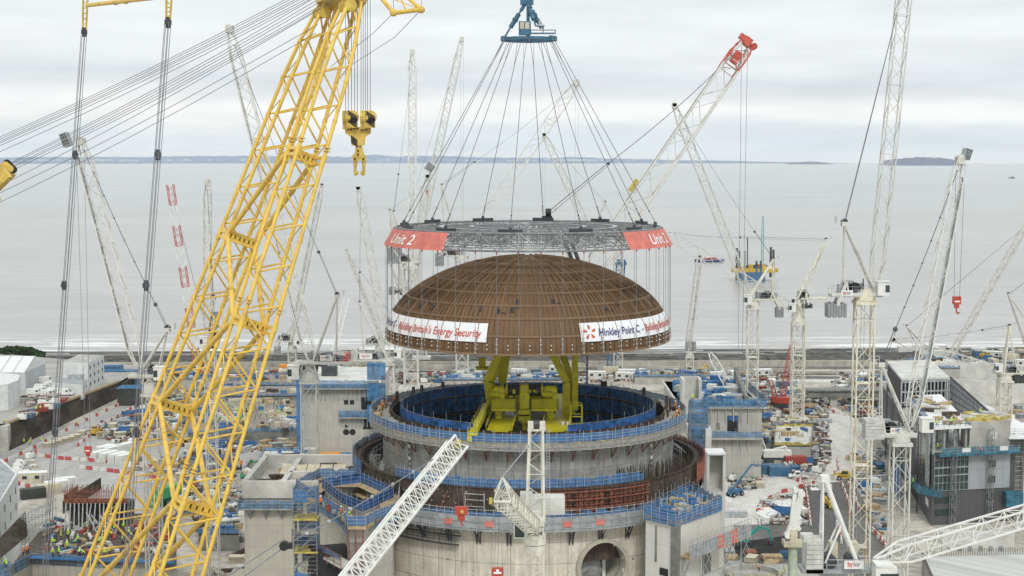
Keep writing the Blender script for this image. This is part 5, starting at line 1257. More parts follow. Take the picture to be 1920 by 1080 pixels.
    if cw:
        c=P(cw[0],cw[1],D); W=M_(cw[2],D); Hc=M_(cw[3],D); m=MB(); n=cwn
        if cwcol=='light_block':
            for k in range(n): m.box((c.x,D,c.z-Hc/2+Hc*(k+.5)/n),(W,dw*1.1,Hc/n*.9))
        else:
            for k in range(n): m.box((c.x-W/2+W*(k+.5)/n,D,c.z+(.0 if k%2 else -.12)),(W/n*.86,dw*1.05,Hc))
        m.build('counterweight',cwcol,t)
        ar=MB(); 
        for sy in (-1,1): ar.beam((c.x,D+sy*dw*.5,c.z+Hc*.3),(pm.x+sg*L*.7,D+sy*dw*.5,zd+2.2),.3,.45); ar.beam((pm.x+sg*L*.7,D+sy*dw*.5,zd+2.2),(pm.x+sg*L*.62,D+sy*dw*.5,zd+.2),.25,.35)
        ar.build('counterweight_arm',col,t)
    if cab:
        c=P(cab[0],cab[1],D-dw*.6); m=MB(); s=min(cab[2],2.3) if len(cab)>2 else 1.9; m.obox(c,(s,0,0),(0,s,0),(0,0,s*1.15)); m.obox(c+Vector((0,0,s*.62)),(s*1.1,0,0),(0,s*1.1,0),(0,0,.12)); co=m.build('cab','white_paint',t)
        g=MB(); dx=1 if (t0.x-pm.x)>0 else -1; g.obox(c+Vector((dx*s*.3,-.02,.05)),(s*.36,0,0),(0,s*1.03,0),(0,0,s*.6)); g.obox(c+Vector((dx*.03,0,.15)),(s*1.03,0,0),(0,s*.7,0),(0,0,s*.5)); g.build('cab_window','glass_green',co)
    if hook is not None:
        hx,hy,hcol=hook; e=P(tip[0],tip[1],tD); q=P(hx,hy,tD); q=Vector((e.x,e.y,q.z)); m=MB()
        for s in (-.7,.7): m.tube(e+Vector((s,0,0)),q+Vector((s*.6,0,.6)),rr*.8)
        m.build('hoist_rope','cable_light',t)
        if hcol:
            m=MB(); m.prism([(q.x-.6,q.y-.3),(q.x+.6,q.y-.3),(q.x+.6,q.y+.3),(q.x-.6,q.y+.3)],q.z-.6,q.z+.6,bottom=True); m.box(q-Vector((0,0,.9)),(.7,.4,.6)); m.path([q-Vector((0,0,1.2)),q-Vector((0,0,1.8)),q+Vector((.3,0,-2.1)),q+Vector((.45,0,-1.8))],.12,5); ho=m.build('hook_block',hcol,t)
            m=MB(); m.box(q+Vector((0,-.33,-.15)),(.8,.04,.22)); m.build('white_plate','letter_white',ho)
    if topbox:
        c=P(topbox[0],topbox[1],tD); W=M_(topbox[2],tD); Hh=M_(topbox[3],tD); m=MB(); an=topbox[4]; ex=Vector((math.cos(an),0,math.sin(an)))*W; ez=Vector((-math.sin(an),0,math.cos(an)))*Hh
        for k in range(5): m.obox(c+ez*((k-2)/4.4),ex,(0,2.2,0),ez*.05)
        for k in range(4): m.obox(c+ex*((k-1.5)/3.2),ex*.06,(0,2.2,0),ez)
        m.obox(c,ex*.94,(0,1.6,0),ez*.9); m.build('tip_platform','galv',t)
    if sgn: sign(t,sgn[0],sgn[1],D-dw*.5-.12,M_(sgn[2],D),M_(sgn[3],D),sgn[4])
    return t
X=xcrane
X('white tower crane with a wide grey tip platform, tallest left of the yellow boom',255,(283,735,27),(243,296,705),(262,692),(150,262),apex=(314,618),cab=(300,700),jw=24,tipD=268,hook=(165,843,'red_paint'),block=.14,topbox=(124,262,13,26,.35),dark=-1,cw=(302,712,10,24))
X('slender white tower crane standing dead upright behind the yellow boom',300,(394,640,19),(380,404,640),(388,632),(389,338),apex=(400,560),jw=14,cab=(383,640,1.5),cw=(404,600,9,30),tipD=305)
X('red and white striped lattice crane left of the yellow boom',560,(377,700,16),(366,392,692),(371,690),(319,346),apex=(392,640),jw=12,stripes=4,cab=(370,690,2.4),col='white_paint',mastcol='red_paint',name='lattice_crane',cw=(392,694,10,12),cwcol='cont_red')
X('white tower crane with an HPC sign on its deck and a jib leaning far left',300,(580,712,29),(552,660,680),(588,692),(430,52),apex=(632,555),cab=(551,698,3.),jw=24,tipD=330,hook=None,block=.17,dark=-1,sgn=(611,671,22,11,'HPC'),cw=(650,668,10,16),cwcol='red_paint',cwn=1)
X('small white tower crane with a hanging dark ballast behind the striped platform building',600,(548,655,14),(514,556,640),(546,640),(604,345),apex=(552,602),cab=(556,642,2.6),jw=9,cw=(520,656,11,13))
X('white tower crane with a short bent boom and lattice neck beside the green mesh site',620,(712,655,14),(690,728,645),(718,640),(650,468),apex=(740,600),jw=6,cw=(690,640,8,10))
X('white tower crane with a bylor sign and a thin jib rising left of the dome',520,(726,680,25),(660,758,675),(728,668),(672,352),apex=(674,568),cab=(746,664,3.6),jw=14,hook=None,block=.3,sgn=(686,668,24,11,'bylor'),cw=(666,664,12,24),cwcol='light_block')
X('white tower crane whose vertical jib stands dead upright left of the slings',555,(770,500,25),(722,790,492),(773,495),(773,96),apex=(738,398),cab=(757,585,3.6),jw=15,tipD=600,cw=(740,478,26,30),hook=None,block=.25)
X('white tower crane with a tall narrow jib leaning right behind the slings',640,(790,560,18),(764,800,552),(764,548),(866,72),apex=(733,500),jw=13,cw=(735,545,12,14),hook=(868,480,None),tipD=660)
X('white tower crane with a grey tip box and a red hook behind the slings',600,(748,600,16),(736,770,590),(764,590),(802,330),apex=(731,395),jw=14,hook=(806,360,'red_paint'),topbox=(806,314,15,16,.9),cw=(736,604,12,12))
X('white tower crane with a jib crossing behind the middle slings',585,(866,486,22),(836,880,480),(868,462),(1082,154),apex=(828,348),cab=(868,462,4),jw=20,block=.25,cw=(824,486,16,24),tipD=620,hook=(1084,470,None))
X('thin white tower crane with its jib leaning left behind the ring frame',600,(1160,470,16),(1098,1165,440),(1104,430),(1020,252),apex=(1135,380),jw=12,hook=(1018,420,None),cw=(1160,445,10,14))
X('giant white crane with a red head, its jib rising right of the slings',330,(1088,560,27),(1070,1110,545),(1092,530),(1396,86),apex=(1030,398),jw=36,tipD=352,mastcol='dark_steel',hook=(1405,865,None),block=.31,rr=.075,dark=-1,name='heavy_crane',cw=None)
X('white tower crane far right of the dome with a nearly upright jib',600,(1293,668,13),(1284,1303,660),(1290,652),(1312,480),apex=(1300,600),jw=10,cw=(1295,648,20,16),cwn=3)
X('white tower crane with a long jib leaning left above the sea, yellowed top deck',430,(1412,575,20),(1396,1462,562),(1404,552),(1264,196),apex=(1450,487),cab=(1402,562,2.4),jw=15,cw=(1461,585,14,18),hook=None,block=.2,col='cream_paint',jibcol='aged_white',sgn=None)
X('white tower crane with its jib lowered left towards the red banner',490,(1497,605,22),(1500,1550,560),(1494,582),(1238,432),apex=(1549,450),cab=(1485,577,3.),jw=19,cw=(1514,573,16,8),block=.55,col='cream_paint',jibcol='aged_white',cwcol='dark_steel',cwn=2)
X('tall rust-streaked yellowish tower crane with a bylor sign and huge grey ballast',232,(1621,562,32),(1556,1652,553),(1641,545),(1701,-70),apex=(1583,420),cab=(1655,541,1.8),jw=25,mastcol='worn_paint',cw=(1567,580,36,26),sgn=(1588,550,22,11,'bylor'),cwcol='grey_block',hook=None,cwn=7)
X('white tower crane with an HPC sign and stacked pale ballast beside the cladded building',214,(1688,826,31),(1628,1716,815),(1706,800),(1801,296),apex=(1652,683),cab=(1737,797,1.7),jw=24,tipD=228,cw=(1637,803,36,38),cwcol='light_block',sgn=(1680,808,21,12,'HPC'),topbox=(1812,289,12,20,-.3),dark=1,hook=(1790,563,'red_paint'),block=.18)
X('white tower crane at the right with its jib lowered left over the building roof',470,(1884,712,22),(1866,1925,700),(1880,694),(1674,636),apex=(1893,612),jw=13,cw=(1912,708,26,18),cab=(1872,690,2.2),cwcol='dark_steel',col='cream_paint',jibcol='aged_white',block=.25)
X('thin pale tower crane on the shore with its jib leaning right out of view',620,(1748,690,14),(1728,1768,684),(1768,690),(1932,410),apex=(1700,612),jw=10,cw=(1733,680,9,10))
X('pale tower crane at the right edge showing its sloping frame',560,(1945,680,20),(1925,1975,665),(1930,665),(2060,420),apex=(1891,552),jw=12,cw=None)
def red_head():
    t=bpy.data.objects['heavy_crane']; D=352; tp=P(1397,84,D); rt=P(1092,530,330); e=(tp-rt).normalized(); jw=4.2
    m=MB(); a=tp-e*7.5; lattice(m,a,tp,jw,jw*.95,3,.2,.1,t1=.7,te=.3,side=(0,1,0)); n=e.cross(Vector((0,1,0))).normalized()
    m.obox(tp+e*.9,e*2.2,(0,3.0,0),n*1.9); m.obox(tp+e*1.2-n*1.3*(-1 if n.x<0 else 1),e*1.3,(0,2.8,0),n*1.9); m.obox(tp-e*4,e*3.2,(0,2.2,0),n*1.8); m.tube(tp+e*1.0+Vector((1.4,-1.5,-1.2)),tp+e*1.0+Vector((1.4,1.5,-1.2)),.8,12,cap=True)
    m.build('red_jib_head','red_paint',t)
    m=MB(); q=P(1186,347,340); m.obox(q+Vector((0,-2.5,0)),e*3.4,(0,.3,0),n*1.0); m.build('yellow_box','timber_yellow',t)
    m=MB()
    for dx in (0,2.0): m.tube(P(1060+dx*6,455,322),P(1100+dx*6,560,322),.42,6)
    m.build('back_struts','dark_steel',t)
    # red climbing cage inside the mast with the twin mast
red_head()
def near_cranes():
    # 1: mast in front of the round building, its jib pointing at us
    D=186; t=thing('tower_crane','cream tower crane in front of the round building, its jib pointing towards the viewer','crane',(P(1003,1040,D).x,D,0),'white tower cranes over the site')
    x=P(1003,1040,D).x; w=2.15; zt=P(0,1036,D).z
    m=MB(); lattice(m,(x,D,0),(x,D,zt),w,w,22,.15,.07,side=(1,0,0)); m.build('mast','cream_paint',t)
    m=MB(); m.tube((x,D,zt-.1),(x,D,zt+1.1),w*.62,18,cap=True); m.tube((x,D,zt+1.2),(x,D,zt+2.4),w*.66,18,cap=True); m.build('slewing_ring','cream_paint',t,smooth=True)
    z2=P(0,976,D).z; m=MB(); lattice(m,(x,D,zt+2.3),(x,D,z2),w*.95,w*.95,2,.13,.08,side=(1,0,0),kind='x'); m.box((x,D,z2),(w*1.1,w*1.2,.9)); m.box((x,D+3.5,z2),(2.4,6,.4)); m.build('machine_deck','cream_paint',t)
    a=MB(); top=P(1006,800,D+1.5); zz=z2
    for sx,sy,r in ((-1,-1,.16),(1,-1,.16),(-.8,1.3,.12),(.8,1.3,.12)):
        a.tube((x+sx*1.15,D+sy*.6,zz),(x+sx*.85+.15,D+1.5+sy*.4,top.z),r,6)
    for k in range(8):
        f0,f1=k/8,(k+1)/8; A=lambda s,f: Vector((x+s*(1.15-.3*f)+.15*f,D-.6+1.7*f,zz+(top.z-zz)*f)); a.tube(A(-1,f0),A(1,f1) if k%2 else A(1,f0),.06); a.tube(A(1,f0) if k%2==0 else A(-1,f0),A(-1,f1) if k%2==0 else A(1,f1),.06)
    a.box((top.x-.75,top.y,top.z+.2),(.7,1,.9)); a.box((top.x+.75,top.y,top.z+.2),(.7,1,.9)); a.box((top.x,top.y,top.z-.4),(2.3,.9,.25)); a.build('a_frame','cream_paint',t,smooth=True)
    s=MB(); s.tube((top.x-.3,top.y,top.z+.3),(top.x+.3,top.y,top.z+.3),.55,12,cap=True); s.build('apex_sheave','dark_steel',t)
    ld=MB(); 
    for k in range(30): z=zz+(top.z-zz)*k/30; ld.tube((x+1.5,D,z),(x+1.85,D,z),.03)
    ld.tube((x+1.5,D,zz),(x+1.5,D+1,top.z),.035); ld.tube((x+1.85,D,zz),(x+1.85,D+1,top.z),.035); ld.build('ladder','galv',t)
    c=MB(); p=P(1027,945,D+6); c.box((p.x,p.y,p.z),(4.4,2.5,2.2)); c.box((p.x-2.8,p.y,p.z+.3),(1.6,2.2,2.4)); c.build('counterweight','conc_white',t)
    j=MB(); r0=Vector((x-.2,D-1.4,P(0,984,D).z)); t0=P(942,932,151); L=(t0-r0)
    lattice(j,r0,t0,1.75,1.6,22,.1,.05,side=(1,0,0),t0=.8,te=.05,nb=4); 
    e=L.normalized(); up=Vector((1,0,0)).cross(e).normalized(); up=up if up.z>0 else -up; k1=t0+up*2.1
    for sx in (-.9,.9): j.tube(t0+Vector((sx,0,-.4)),k1,.08); j.tube(t0+Vector((sx,0,-.4))-e*3,k1,.05)
    j.tube(k1,r0+up*1.2,.07); j.tube(t0+Vector((-.9,0,-.5)),t0+Vector((.9,0,-.5)),.16,8)
    for k in range(20):
        q=t0.lerp(r0,k/22)+up*.5; j.tube(k1.lerp(r0+up*1.2,k/22),q+Vector((.8,0,0)),.04); j.tube(k1.lerp(r0+up*1.2,k/22),q+Vector((-.8,0,0)),.04)
    for sx in (-1,1): j.tube(t0+Vector((sx*.5,0,-.4)),t0+Vector((sx*.5,0,-1.5)),.05)
    j.tube(t0+Vector((-.5,0,-1.5)),t0+Vector((.5,0,-1.5)),.05); j.build('jib','cream_paint',t)
    y=MB(); y.box(t0+Vector((-1.2,0,-.4)),(.35,.5,.6)); y.build('yellow_lamp_box','timber_yellow',t)
    rp=MB(); rp.tube(k1,P(988,839,D-8),.06,6); rp.box(P(989,837,D-8),(.4,.4,.35)); rp.build('luffing_link','galv',t)
    cb=MB(); p=P(974,985,D-2); cb.box((p.x,p.y,p.z),(1.4,1.8,2.9)); co=cb.build('cab','cream_paint',t); g=MB(); g.box((p.x,p.y-.02,p.z-.35),(1.2,1.84,1.9)); g.box((p.x,p.y-.02,p.z+.95),(1.2,1.84,.55)); g.build('cab_window','glass_green',co)
    h=MB(); q=P(933,1071,151); h.tube(t0+Vector((-.3,0,-.4)),q,.035); h.build('hoist_rope','cable',t); h=MB(); h.prism([(q.x-.6,q.y-.3),(q.x+.6,q.y-.3),(q.x+.6,q.y+.3),(q.x-.6,q.y+.3)],q.z-.45,q.z+.35,bottom=True); h.box(q-Vector((0,0,.8)),(.8,.4,.5)); ho=h.build('hook_block','red_paint',t)
    h=MB(); h.box(q+Vector((0,-.32,-.1)),(.8,.04,.2)); h.box(q+Vector((0,-.32,.15)),(.3,.04,.25)); h.build('hook_plate','letter_white',ho)
    # 2: long diagonal jib rising from below the frame
    D=150; t=thing('tower_crane','bright white crane whose jib rises diagonally from the bottom edge beside the round building','crane',(P(600,1200,D).x,D,0),'white tower cranes over the site')
    r0=P(628,1122,D); t0=P(858,832,166); j=MB(); lattice(j,r0,t0,2.15,1.9,22,.15,.062,side=(0,1,0),kind='x',t0=.6,te=.04,nb=5); j.build('jib','white_paint',t)
    e=(t0-r0).normalized(); n=Vector((0,1,0)).cross(e).normalized(); n=n if n.z>0 else -n; wk=MB(); wk.beam(r0-n*1.1,t0-n*1.1,.35,.1); wk.build('jib_walkway','steel',t)
    h=MB(); h.tube(t0-Vector((0,1,0)),t0+Vector((0,1,0)),.4,10,cap=True); h.box(P(880,823,166),(.5,.5,.5)); h.build('jib_head','timber_yellow',t)
    x=P(590,1200,D).x; m=MB(); lattice(m,(x,D,0),(x,D,r0.z-4),2.4,2.4,12,.16,.08,side=(1,0,0)); m.build('mast','white_paint',t)
    m=MB(); m.box((x-3,D,r0.z-2.5),(12,2.6,.6)); m.tube((x,D,r0.z-4),(x,D,r0.z-2.8),1.5,14,cap=True); m.box((x-8,D,r0.z-1.2),(1.6,2.4,2.6)); m.build('machine_deck','white_paint',t)
    rp=MB(); ap=P(380,1125,146); bk=P(533,1023,152); at=P(812,861,164)
    for dz in (-.45,.45): rp.tube(ap+Vector((0,0,dz*1.6)),bk+Vector((-.4,0,dz)),.075,6)
    n_=7; pts=[bk.lerp(at,k/n_)-Vector((0,0,math.sin(PI*k/n_)*.25)) for k in range(n_+1)]; rp.path(pts,.075,6); 
    rp.build('luffing_rope','cable_light',t)
    kn=MB()
    for q in pts[1:-1]: kn.ball(q,.22,6)
    kn.build('rope_joints','galv',t)
    b=MB(); b.tube(bk-Vector((0,.3,0)),bk+Vector((0,.3,0)),.5,14,cap=True); b.box(bk+Vector((.5,0,0)),(.7,.5,.6)); b.build('pulley_block','black',t)
    a=MB(); a.tube((x-5,D,r0.z-2),ap,.2,6); a.build('a_frame','white_paint',t)
    h=MB(); q=P(865,958,166); q=Vector((q.x,166,q.z)); 
    for s in (-.3,.3): h.tube(t0+Vector((s,0,-.3)),q+Vector((s,0,.4)),.03)
    h.tube(q-Vector((0,0,1)),P(866,1060,166),.04); h.build('hoist_rope','cable_light',t)
    h=MB(); h.prism([(q.x-.7,q.y-.3),(q.x+.7,q.y-.3),(q.x+.7,q.y+.3),(q.x-.7,q.y+.3)],q.z-.4,q.z+.5,bottom=True); h.box(q-Vector((0,0,.8)),(.8,.4,.6)); h.path([q-Vector((0,0,1)),q-Vector((0,0,1.5)),q+Vector((.25,0,-1.7))],.1,5); ho=h.build('hook_block','red_paint',t)
    h=MB(); h.box(q+Vector((.1,-.33,0)),(.35,.04,.35)); h.build('yellow_plate','timber_yellow',ho)
    # 3: bylor crane at the bottom right
    D=166; t=thing('tower_crane','white crane with a large bylor sign and stacked ballast at the bottom right','crane',(P(1648,1100,D).x,D,0),'white tower cranes over the site')
    x=P(1648,1100,D).x; zd=P(0,1066,D).z; m=MB(); lattice(m,(x,D,0),(x,D,zd-2.5),2.3,2.3,16,.16,.07,side=(1,0,0)); m.build('mast','white_paint',t)
    m=MB(); xl=P(1512,1066,D).x; m.box(((x+xl)/2,D,zd),(x-xl+1.5,2.6,.45)); m.tube((x,D,zd-2.4),(x,D,zd-.2),1.5,16,cap=True); m.build('machine_deck','formgrey',t,smooth=True)
    r=MB(); railing(r,[(xl+2,D-1.4,zd+.2),(x,D-1.4,zd+.2)],1.2,.045,1.2); r.build('deck_railing','galv',t)
    ap=P(1546,897,D); a=MB(); ft=P(1607,1060,D); rf=P(1539,1060,D)
    for sy in (-.9,.9):
        a.tube(ft+Vector((0,sy,0)),ap+Vector((0,sy*.4,0)),.26,8); a.tube(rf+Vector((0,sy,0)),ap+Vector((-.2,sy*.4,0)),.12,6); a.tube(ft.lerp(ap,.5)+Vector((0,sy*.7,0)),rf+Vector((.3,sy,.5)),.13,6)
    for k in range(1,8): a.tube(rf.lerp(ap,k/8)+Vector((0,-.7,0)),rf.lerp(ap,k/8)+Vector((0,.7,0)),.06)
    a.box(ap,(.9,1.2,.7)); a.box(ap+Vector((-1.1,0,-1.2)),(.9,1,2.4) if False else (.9,1,.1)); railing(a,[ap+Vector((-1.6,-.5,-1.2)),ap+Vector((-.6,-.5,-1.2))],1.1,.04,.5); a.build('a_frame','white_paint',t,smooth=True)
    c=MB(); p=P(1524,1040,D)
    for k in range(7): c.box((p.x,D,p.z-1.6+k*.55),(1.9+.0*k,2.6,.5))
    c.box((p.x-.6,D,p.z+2.0),(1.4,2.4,.6)); c.build('counterweight','light_block',t)
    w=MB(); 
    for f in (.3,.62): xx=xl+(x-xl)*f; w.tube((xx,D-.9,zd+1.0),(xx,D+.9,zd+1.0),.8,14,cap=True)
    w.build('winch','dark_steel',t,smooth=True)
    w=MB(); 
    for px in (1563,1600): q=P(px,1046,D); w.box((q.x,D+.5,zd+1.9),(.9,1.2,2.2))
    w.build('machinery_cabinet','cont_cream',t)
    j=MB(); r0=P(1640,1051,D); t0=P(1975,952,178); lattice(j,r0,t0,2.2,2.0,16,.14,.065,side=(0,1,0),t0=.2,te=.16); j.build('jib','white_paint',t)
    cb=MB(); p=P(1658,1082,D-2.4); cb.obox(p,(2.4,0,0),(0,2,0),(0,0,2.6)); cb.obox(p+Vector((-.2,0,1.5)),(2.0,0,-.1),(0,2.1,0),(0,0,.3)); co=cb.build('cab','white_paint',t); g=MB(); g.obox(p+Vector((.3,0,-.2)),(2,0,0),(0,2.04,0),(0,0,1.7)); g.build('cab_window','glass_dark',co)
    sign(t,1601,1059,D-1.9,M_(37,D),M_(16,D),'bylor')
near_cranes()
def odd_cranes():
    # white crawler crane right of the round building
    D=436; t=thing('crawler_crane','white crawler crane with a striped tail, its jib leaning left beside the round building','crane',Z(1452,872,0))
    b=Z(1452,872,0); b.z=0; m=MB(); m.box((b.x,b.y,1.1),(6,1.1,1.5)); m.box((b.x,b.y+4,1.1),(6,1.1,1.5)); m.build('tracks','dark_steel',t)
    m=MB(); m.box((b.x+1,b.y+2,3.0),(8,3.2,1.9)); m.build('body','white_paint',t); m=MB()
    for k in range(4): m.obox((b.x+5.05,b.y+2,2.5+k*.45),(.1,0,0),(0,3.2,.4),(0,0,.2))
    m.build('tail_stripes','black',t)
    j=MB(); r0=Vector((b.x-2.2,b.y+2,3)); t0=P(1331,662,D+2); lattice(j,r0,t0,2.0,2.0,30,.13,.06,side=(0,1,0),t0=.4,t1=.4,te=.08); j.build('jib','white_paint',t)
    m=MB(); ap=P(1474,836,b.y+2); 
    for s in (-1,1): m.tube((b.x-1.5,b.y+2+s,3.5),ap+Vector((0,s*.5,0)),.14,6); m.tube((b.x+3.5,b.y+2+s,3.5),ap+Vector((0,s*.5,0)),.1,6)
    m.build('mast_frame','white_paint',t); m=MB(); m.tube(ap,t0,.04); m.build('luffing_rope','cable_light',t)
    # red crawler crane
    b=Z(1462,767,0); t=thing('crawler_crane','small red crawler crane beside the white lattice mast','crane',(b.x,b.y,0))
    m=MB(); m.box((b.x,b.y,1),(6,1,1.4)); m.box((b.x,b.y+3.6,1),(6,1,1.4)); m.build('tracks','dark_steel',t); m=MB(); m.box((b.x+.5,b.y+1.8,2.9),(6,3,2)); m.box((b.x-2,b.y+.6,3.4),(1.5,1.4,2)); m.build('body','red_paint',t)
    j=MB(); lattice(j,(b.x+1,b.y+1.8,3),P(1487,640,b.y+8),1.7,1.7,18,.13,.06,side=(0,1,0),t0=.5,t1=.4); lattice(j,(b.x-1,b.y+1.8,3.5),P(1444,712,b.y+2),1.2,1.2,8,.12,.06,side=(0,1,0)); j.build('jib','red_paint',t)
    m=MB(); m.tube(P(1444,712,b.y+2),P(1487,645,b.y+8),.05); m.build('luffing_rope','cable',t)
    # white crawler by the left reactor annex
    b=Z(628,838,0); t=thing('crawler_crane','white lattice boom crane with red side weights standing upright behind the concrete block','crane',(b.x,b.y,0))
    m=MB(); m.box((b.x,b.y,1.2),(5,7,1.6)); m.build('tracks','dark_steel',t); m=MB(); m.box((b.x,b.y+1,3),(3.4,5,2)); m.box((b.x+4,b.y+2,2.6),(1.0,3,1.4)); m.build('body','formgrey',t)
    for dx in (-4.2,4.4): m=MB(); m.box((b.x+dx,b.y+1.5,3.4),(2.2,2.4,4.6)); m.build('side_weight','red_paint',t)
    j=MB(); lattice(j,(b.x,b.y,3),P(618,702,b.y-3),2.4,2.4,18,.16,.08,side=(1,0,0)); j.build('boom','white_paint',t)
    j=MB(); p=P(618,696,b.y-3); j.box(p,(4.5,3,3.2)); j.box(p+Vector((-2,0,2)),(3,1.5,1)); j.build('boom_head','dark_steel',t)
    j=MB(); lattice(j,p,P(650,560,b.y+6),1.5,1.5,16,.1,.05,side=(0,1,0)); j.build('fly_jib','white_paint',t)
    # blue lattice head behind the dome
    D=600; p=P(1164,497,D); t=thing('lattice_crane','blue lattice crane head showing behind the right slope of the dome','crane',(p.x,D,0))
    m=MB(); lattice(m,(P(1145,700,D).x,D,0),p,3.2,3.2,36,.2,.1,side=(0,1,0)); m.build('mast','cont_blue',t); m=MB(); m.box(p+Vector((0,0,.6)),(4.5,3,1.2)); m.beam(p,P(1174,491,D),1,1.2); m.box(P(1160,490,D),(1.2,2,1.6)); m.box(P(1170,489,D),(1,1.6,1.2)); m.build('crane_head','cont_blue',t)
    # concrete placing boom
    D=232; p=P(1487,1010,D); t=thing('placing_boom','folded white concrete placing boom on a pale green pedestal','placing boom',(p.x,D,0))
    m=MB(); x=p.x; m.tube((x,D,0),(x,D,P(0,1022,D).z),.75,10,cap=True); m.build('pedestal',mat('pale_green',(.42,.50,.38),.6),t,smooth=True)
    m=MB(); m.box((x,D,P(0,1018,D).z),(3.2,2.4,.8)); m.box((x,D,P(0,1003,D).z),(1.2,1.2,2.0)); m.build('turntable','cont_cream',t)
    for (a,b_,w) in (((1487,1000),(1502,925),.85),((1502,925),(1476,1003),.7),((1481,1000),(1491,918),.6),((1491,918),(1497,990),.5),((1499,930),(1487,985),.4)):
        m=MB(); m.beam(P(*a,D+random.uniform(-.6,.6)),P(*b_,D),w,w,up=(0,1,0)); q=P(*b_,D); m.tube(q-Vector((0,.6,0)),q+Vector((0,.6,0)),w*.7,8,cap=True); m.build('boom_section','white_paint',t)
    m=MB(); m.tube(P(1476,1003,D-.5),P(1474,1016,D-.5),.12); m.tube(P(1510,1060,D),P(1540,1006,D),.5,6); m.build('hose','dark_steel',t)
odd_cranes()
# ================================================================ SHORE STRUCTURES
def strip(mb, pts, y0off, w, z0, z1):
    """a low wall following (x,y) points"""
    for a,b in zip(pts,pts[1:]): mb.obox(((a[0]+b[0])/2,(a[1]+b[1])/2+y0off,(z0+z1)/2),(b[0]-a[0],b[1]-a[1],0),(0,w,0),(0,0,z1-z0))
def shore():
    e=lambda x: 628+.02*x
    xs=list(range(-330,430,8))
    m=MB(); strip(m,[(x,e(x)+2) for x in xs],0,1.0,-2.6,.3)
    for x in xs: m.box((x,e(x)+1.3,-1.0),(.35,.5,2.4))
    o=solo(m,'sea_wall',panel_mat('seawall_conc',(.50,.47,.40),(.42,.39,.33),2.5,4,(.33,.30,.26),0,var=.2),'long ribbed concrete sea wall between the works and the rocky shore','wall',loc=(0,630,0))
    m=MB(); strip(m,[(x,e(x)-8.5) for x in xs],0,.4,-2.0,-.9); solo(m,'edge_wall','conc_dark','low dark kerb wall running in front of the sea wall','wall',loc=(0,620,0))
    m=MB(); strip(m,[(x,e(x)-17) for x in xs],0,.6,-2,-1.1); solo(m,'barrier_wall','conc_white','pale concrete barrier beside the coast track behind the works','wall',loc=(0,610,0))
    rk=MB(); rnd=random.Random(4)      # boulder band below the wall
    for i in range(2600):
        x=rnd.uniform(-330,400); y=e(x)+4+abs(rnd.gauss(0,1))*16; s=rnd.uniform(.5,2.2); z=ground_z(x,y); an=rnd.random()*3
        rk.obox((x,y,z+s*.12),(s*math.cos(an),s*math.sin(an),s*rnd.uniform(-.2,.2)),(-s*.7*math.sin(an),s*.7*math.cos(an),0),(0,0,s*.6))
    o=rk.build('shore_rocks',mat('rock_dark',(.10,.097,.088),.9,scale=.2,var=.4,detail=6,fine=.3)); o['kind']='stuff'
    # ledges: long thin slabs of dark rock parallel to the shore
    lg=MB()
    for i in range(420):
        x=rnd.uniform(-340,380); y=650+abs(rnd.gauss(0,1))*45; l=rnd.uniform(14,70); w=rnd.uniform(.8,3.2); z=ground_z(x,y)
        lg.obox((x,y,z+.1),(l,l*.01,0),(0,w,0),(0,0,.5))
    o=lg.build('rock_ledges','rock_dark'); o['kind']='stuff'
    # fence lines at the coast path
    m=MB()
    for x in range(-330,430,3): m.tube((x,e(x)-3,-2),(x,e(x)-3,.2),.05)
    for z in (-1.6,-.9,0): strip(m,[(x,e(x)-3) for x in xs],0,.05,z,z+.06)
    solo(m,'mesh_fence','steel','thin steel fence along the inland side of the sea wall','fence',loc=(0,625,0))
    m=MB(); xl=[-250+i*3 for i in range(60)]
    for x in xl: m.tube((x,655-.06*x*0,ground_z(x,655)),(x,655,ground_z(x,655)+2.8),.07)
    for z in (.5,1.5,2.6): m.tube((xl[0],655,ground_z(0,655)+z),(xl[-1],655,ground_z(0,655)+z),.05)
    solo(m,'shore_fence','dark_steel','dark post fence at the top of the beach on the far left','fence',loc=(-160,655,-3))
    # jetty viaduct at the right
    a=Z(1535,735,5); b=Z(1665,742,5); t=thing('approach_bridge','grey ribbed low bridge deck on a square pier, behind the pale haul road','bridge',((a.x+b.x)/2,a.y,0))
    m=MB(); m.box(((a.x+b.x)/2+4,a.y,4.6),(b.x-a.x+16,5,2.2)); 
    for k in range(34): m.box((a.x-3+k*(b.x-a.x+14)/33,a.y-2.6,4.4),(.25,.3,2.4))
    m.box(((a.x+b.x)/2+4,a.y,5.9),(b.x-a.x+17,6.4,.35)); m.build('deck','conc_dark',t)
    m=MB(); m.box((P(1562,742,a.y).x,a.y,1.8),(2.4,3,3.6)); m.build('pier','conc',t)
    m=MB(); railing(m,[(a.x-4,a.y-3.1,6.1),(b.x+11,a.y-3.1,6.1)],1.1,.05,2.5); m.build('railing','galv',t)
    # big concrete channel wall left of centre (long pale strips)
    for (p0,p1,z,lab) in (((470,688),(720,690),2.2,'long pale concrete kerb wall with ribs behind the left cranes'),((700,676+14),(1010,694),1.6,'long pale concrete wall running behind the dome'),((1120,694),(1480,700),2.0,'ribbed pale wall behind the right cranes')):
        a=Z(*p0,0); b=Z(*p1,0); m=MB(); m.beam((a.x,a.y,z/2),(b.x,b.y,z/2),.8,z); n=int((b-a).length/3)
        for k in range(n): q=a.lerp(b,k/n); m.box((q.x,q.y-.5,z/2),(.3,.4,z))
        solo(m,'retaining_kerb','conc',lab,'wall',loc=(a.x,a.y,0))
shore()
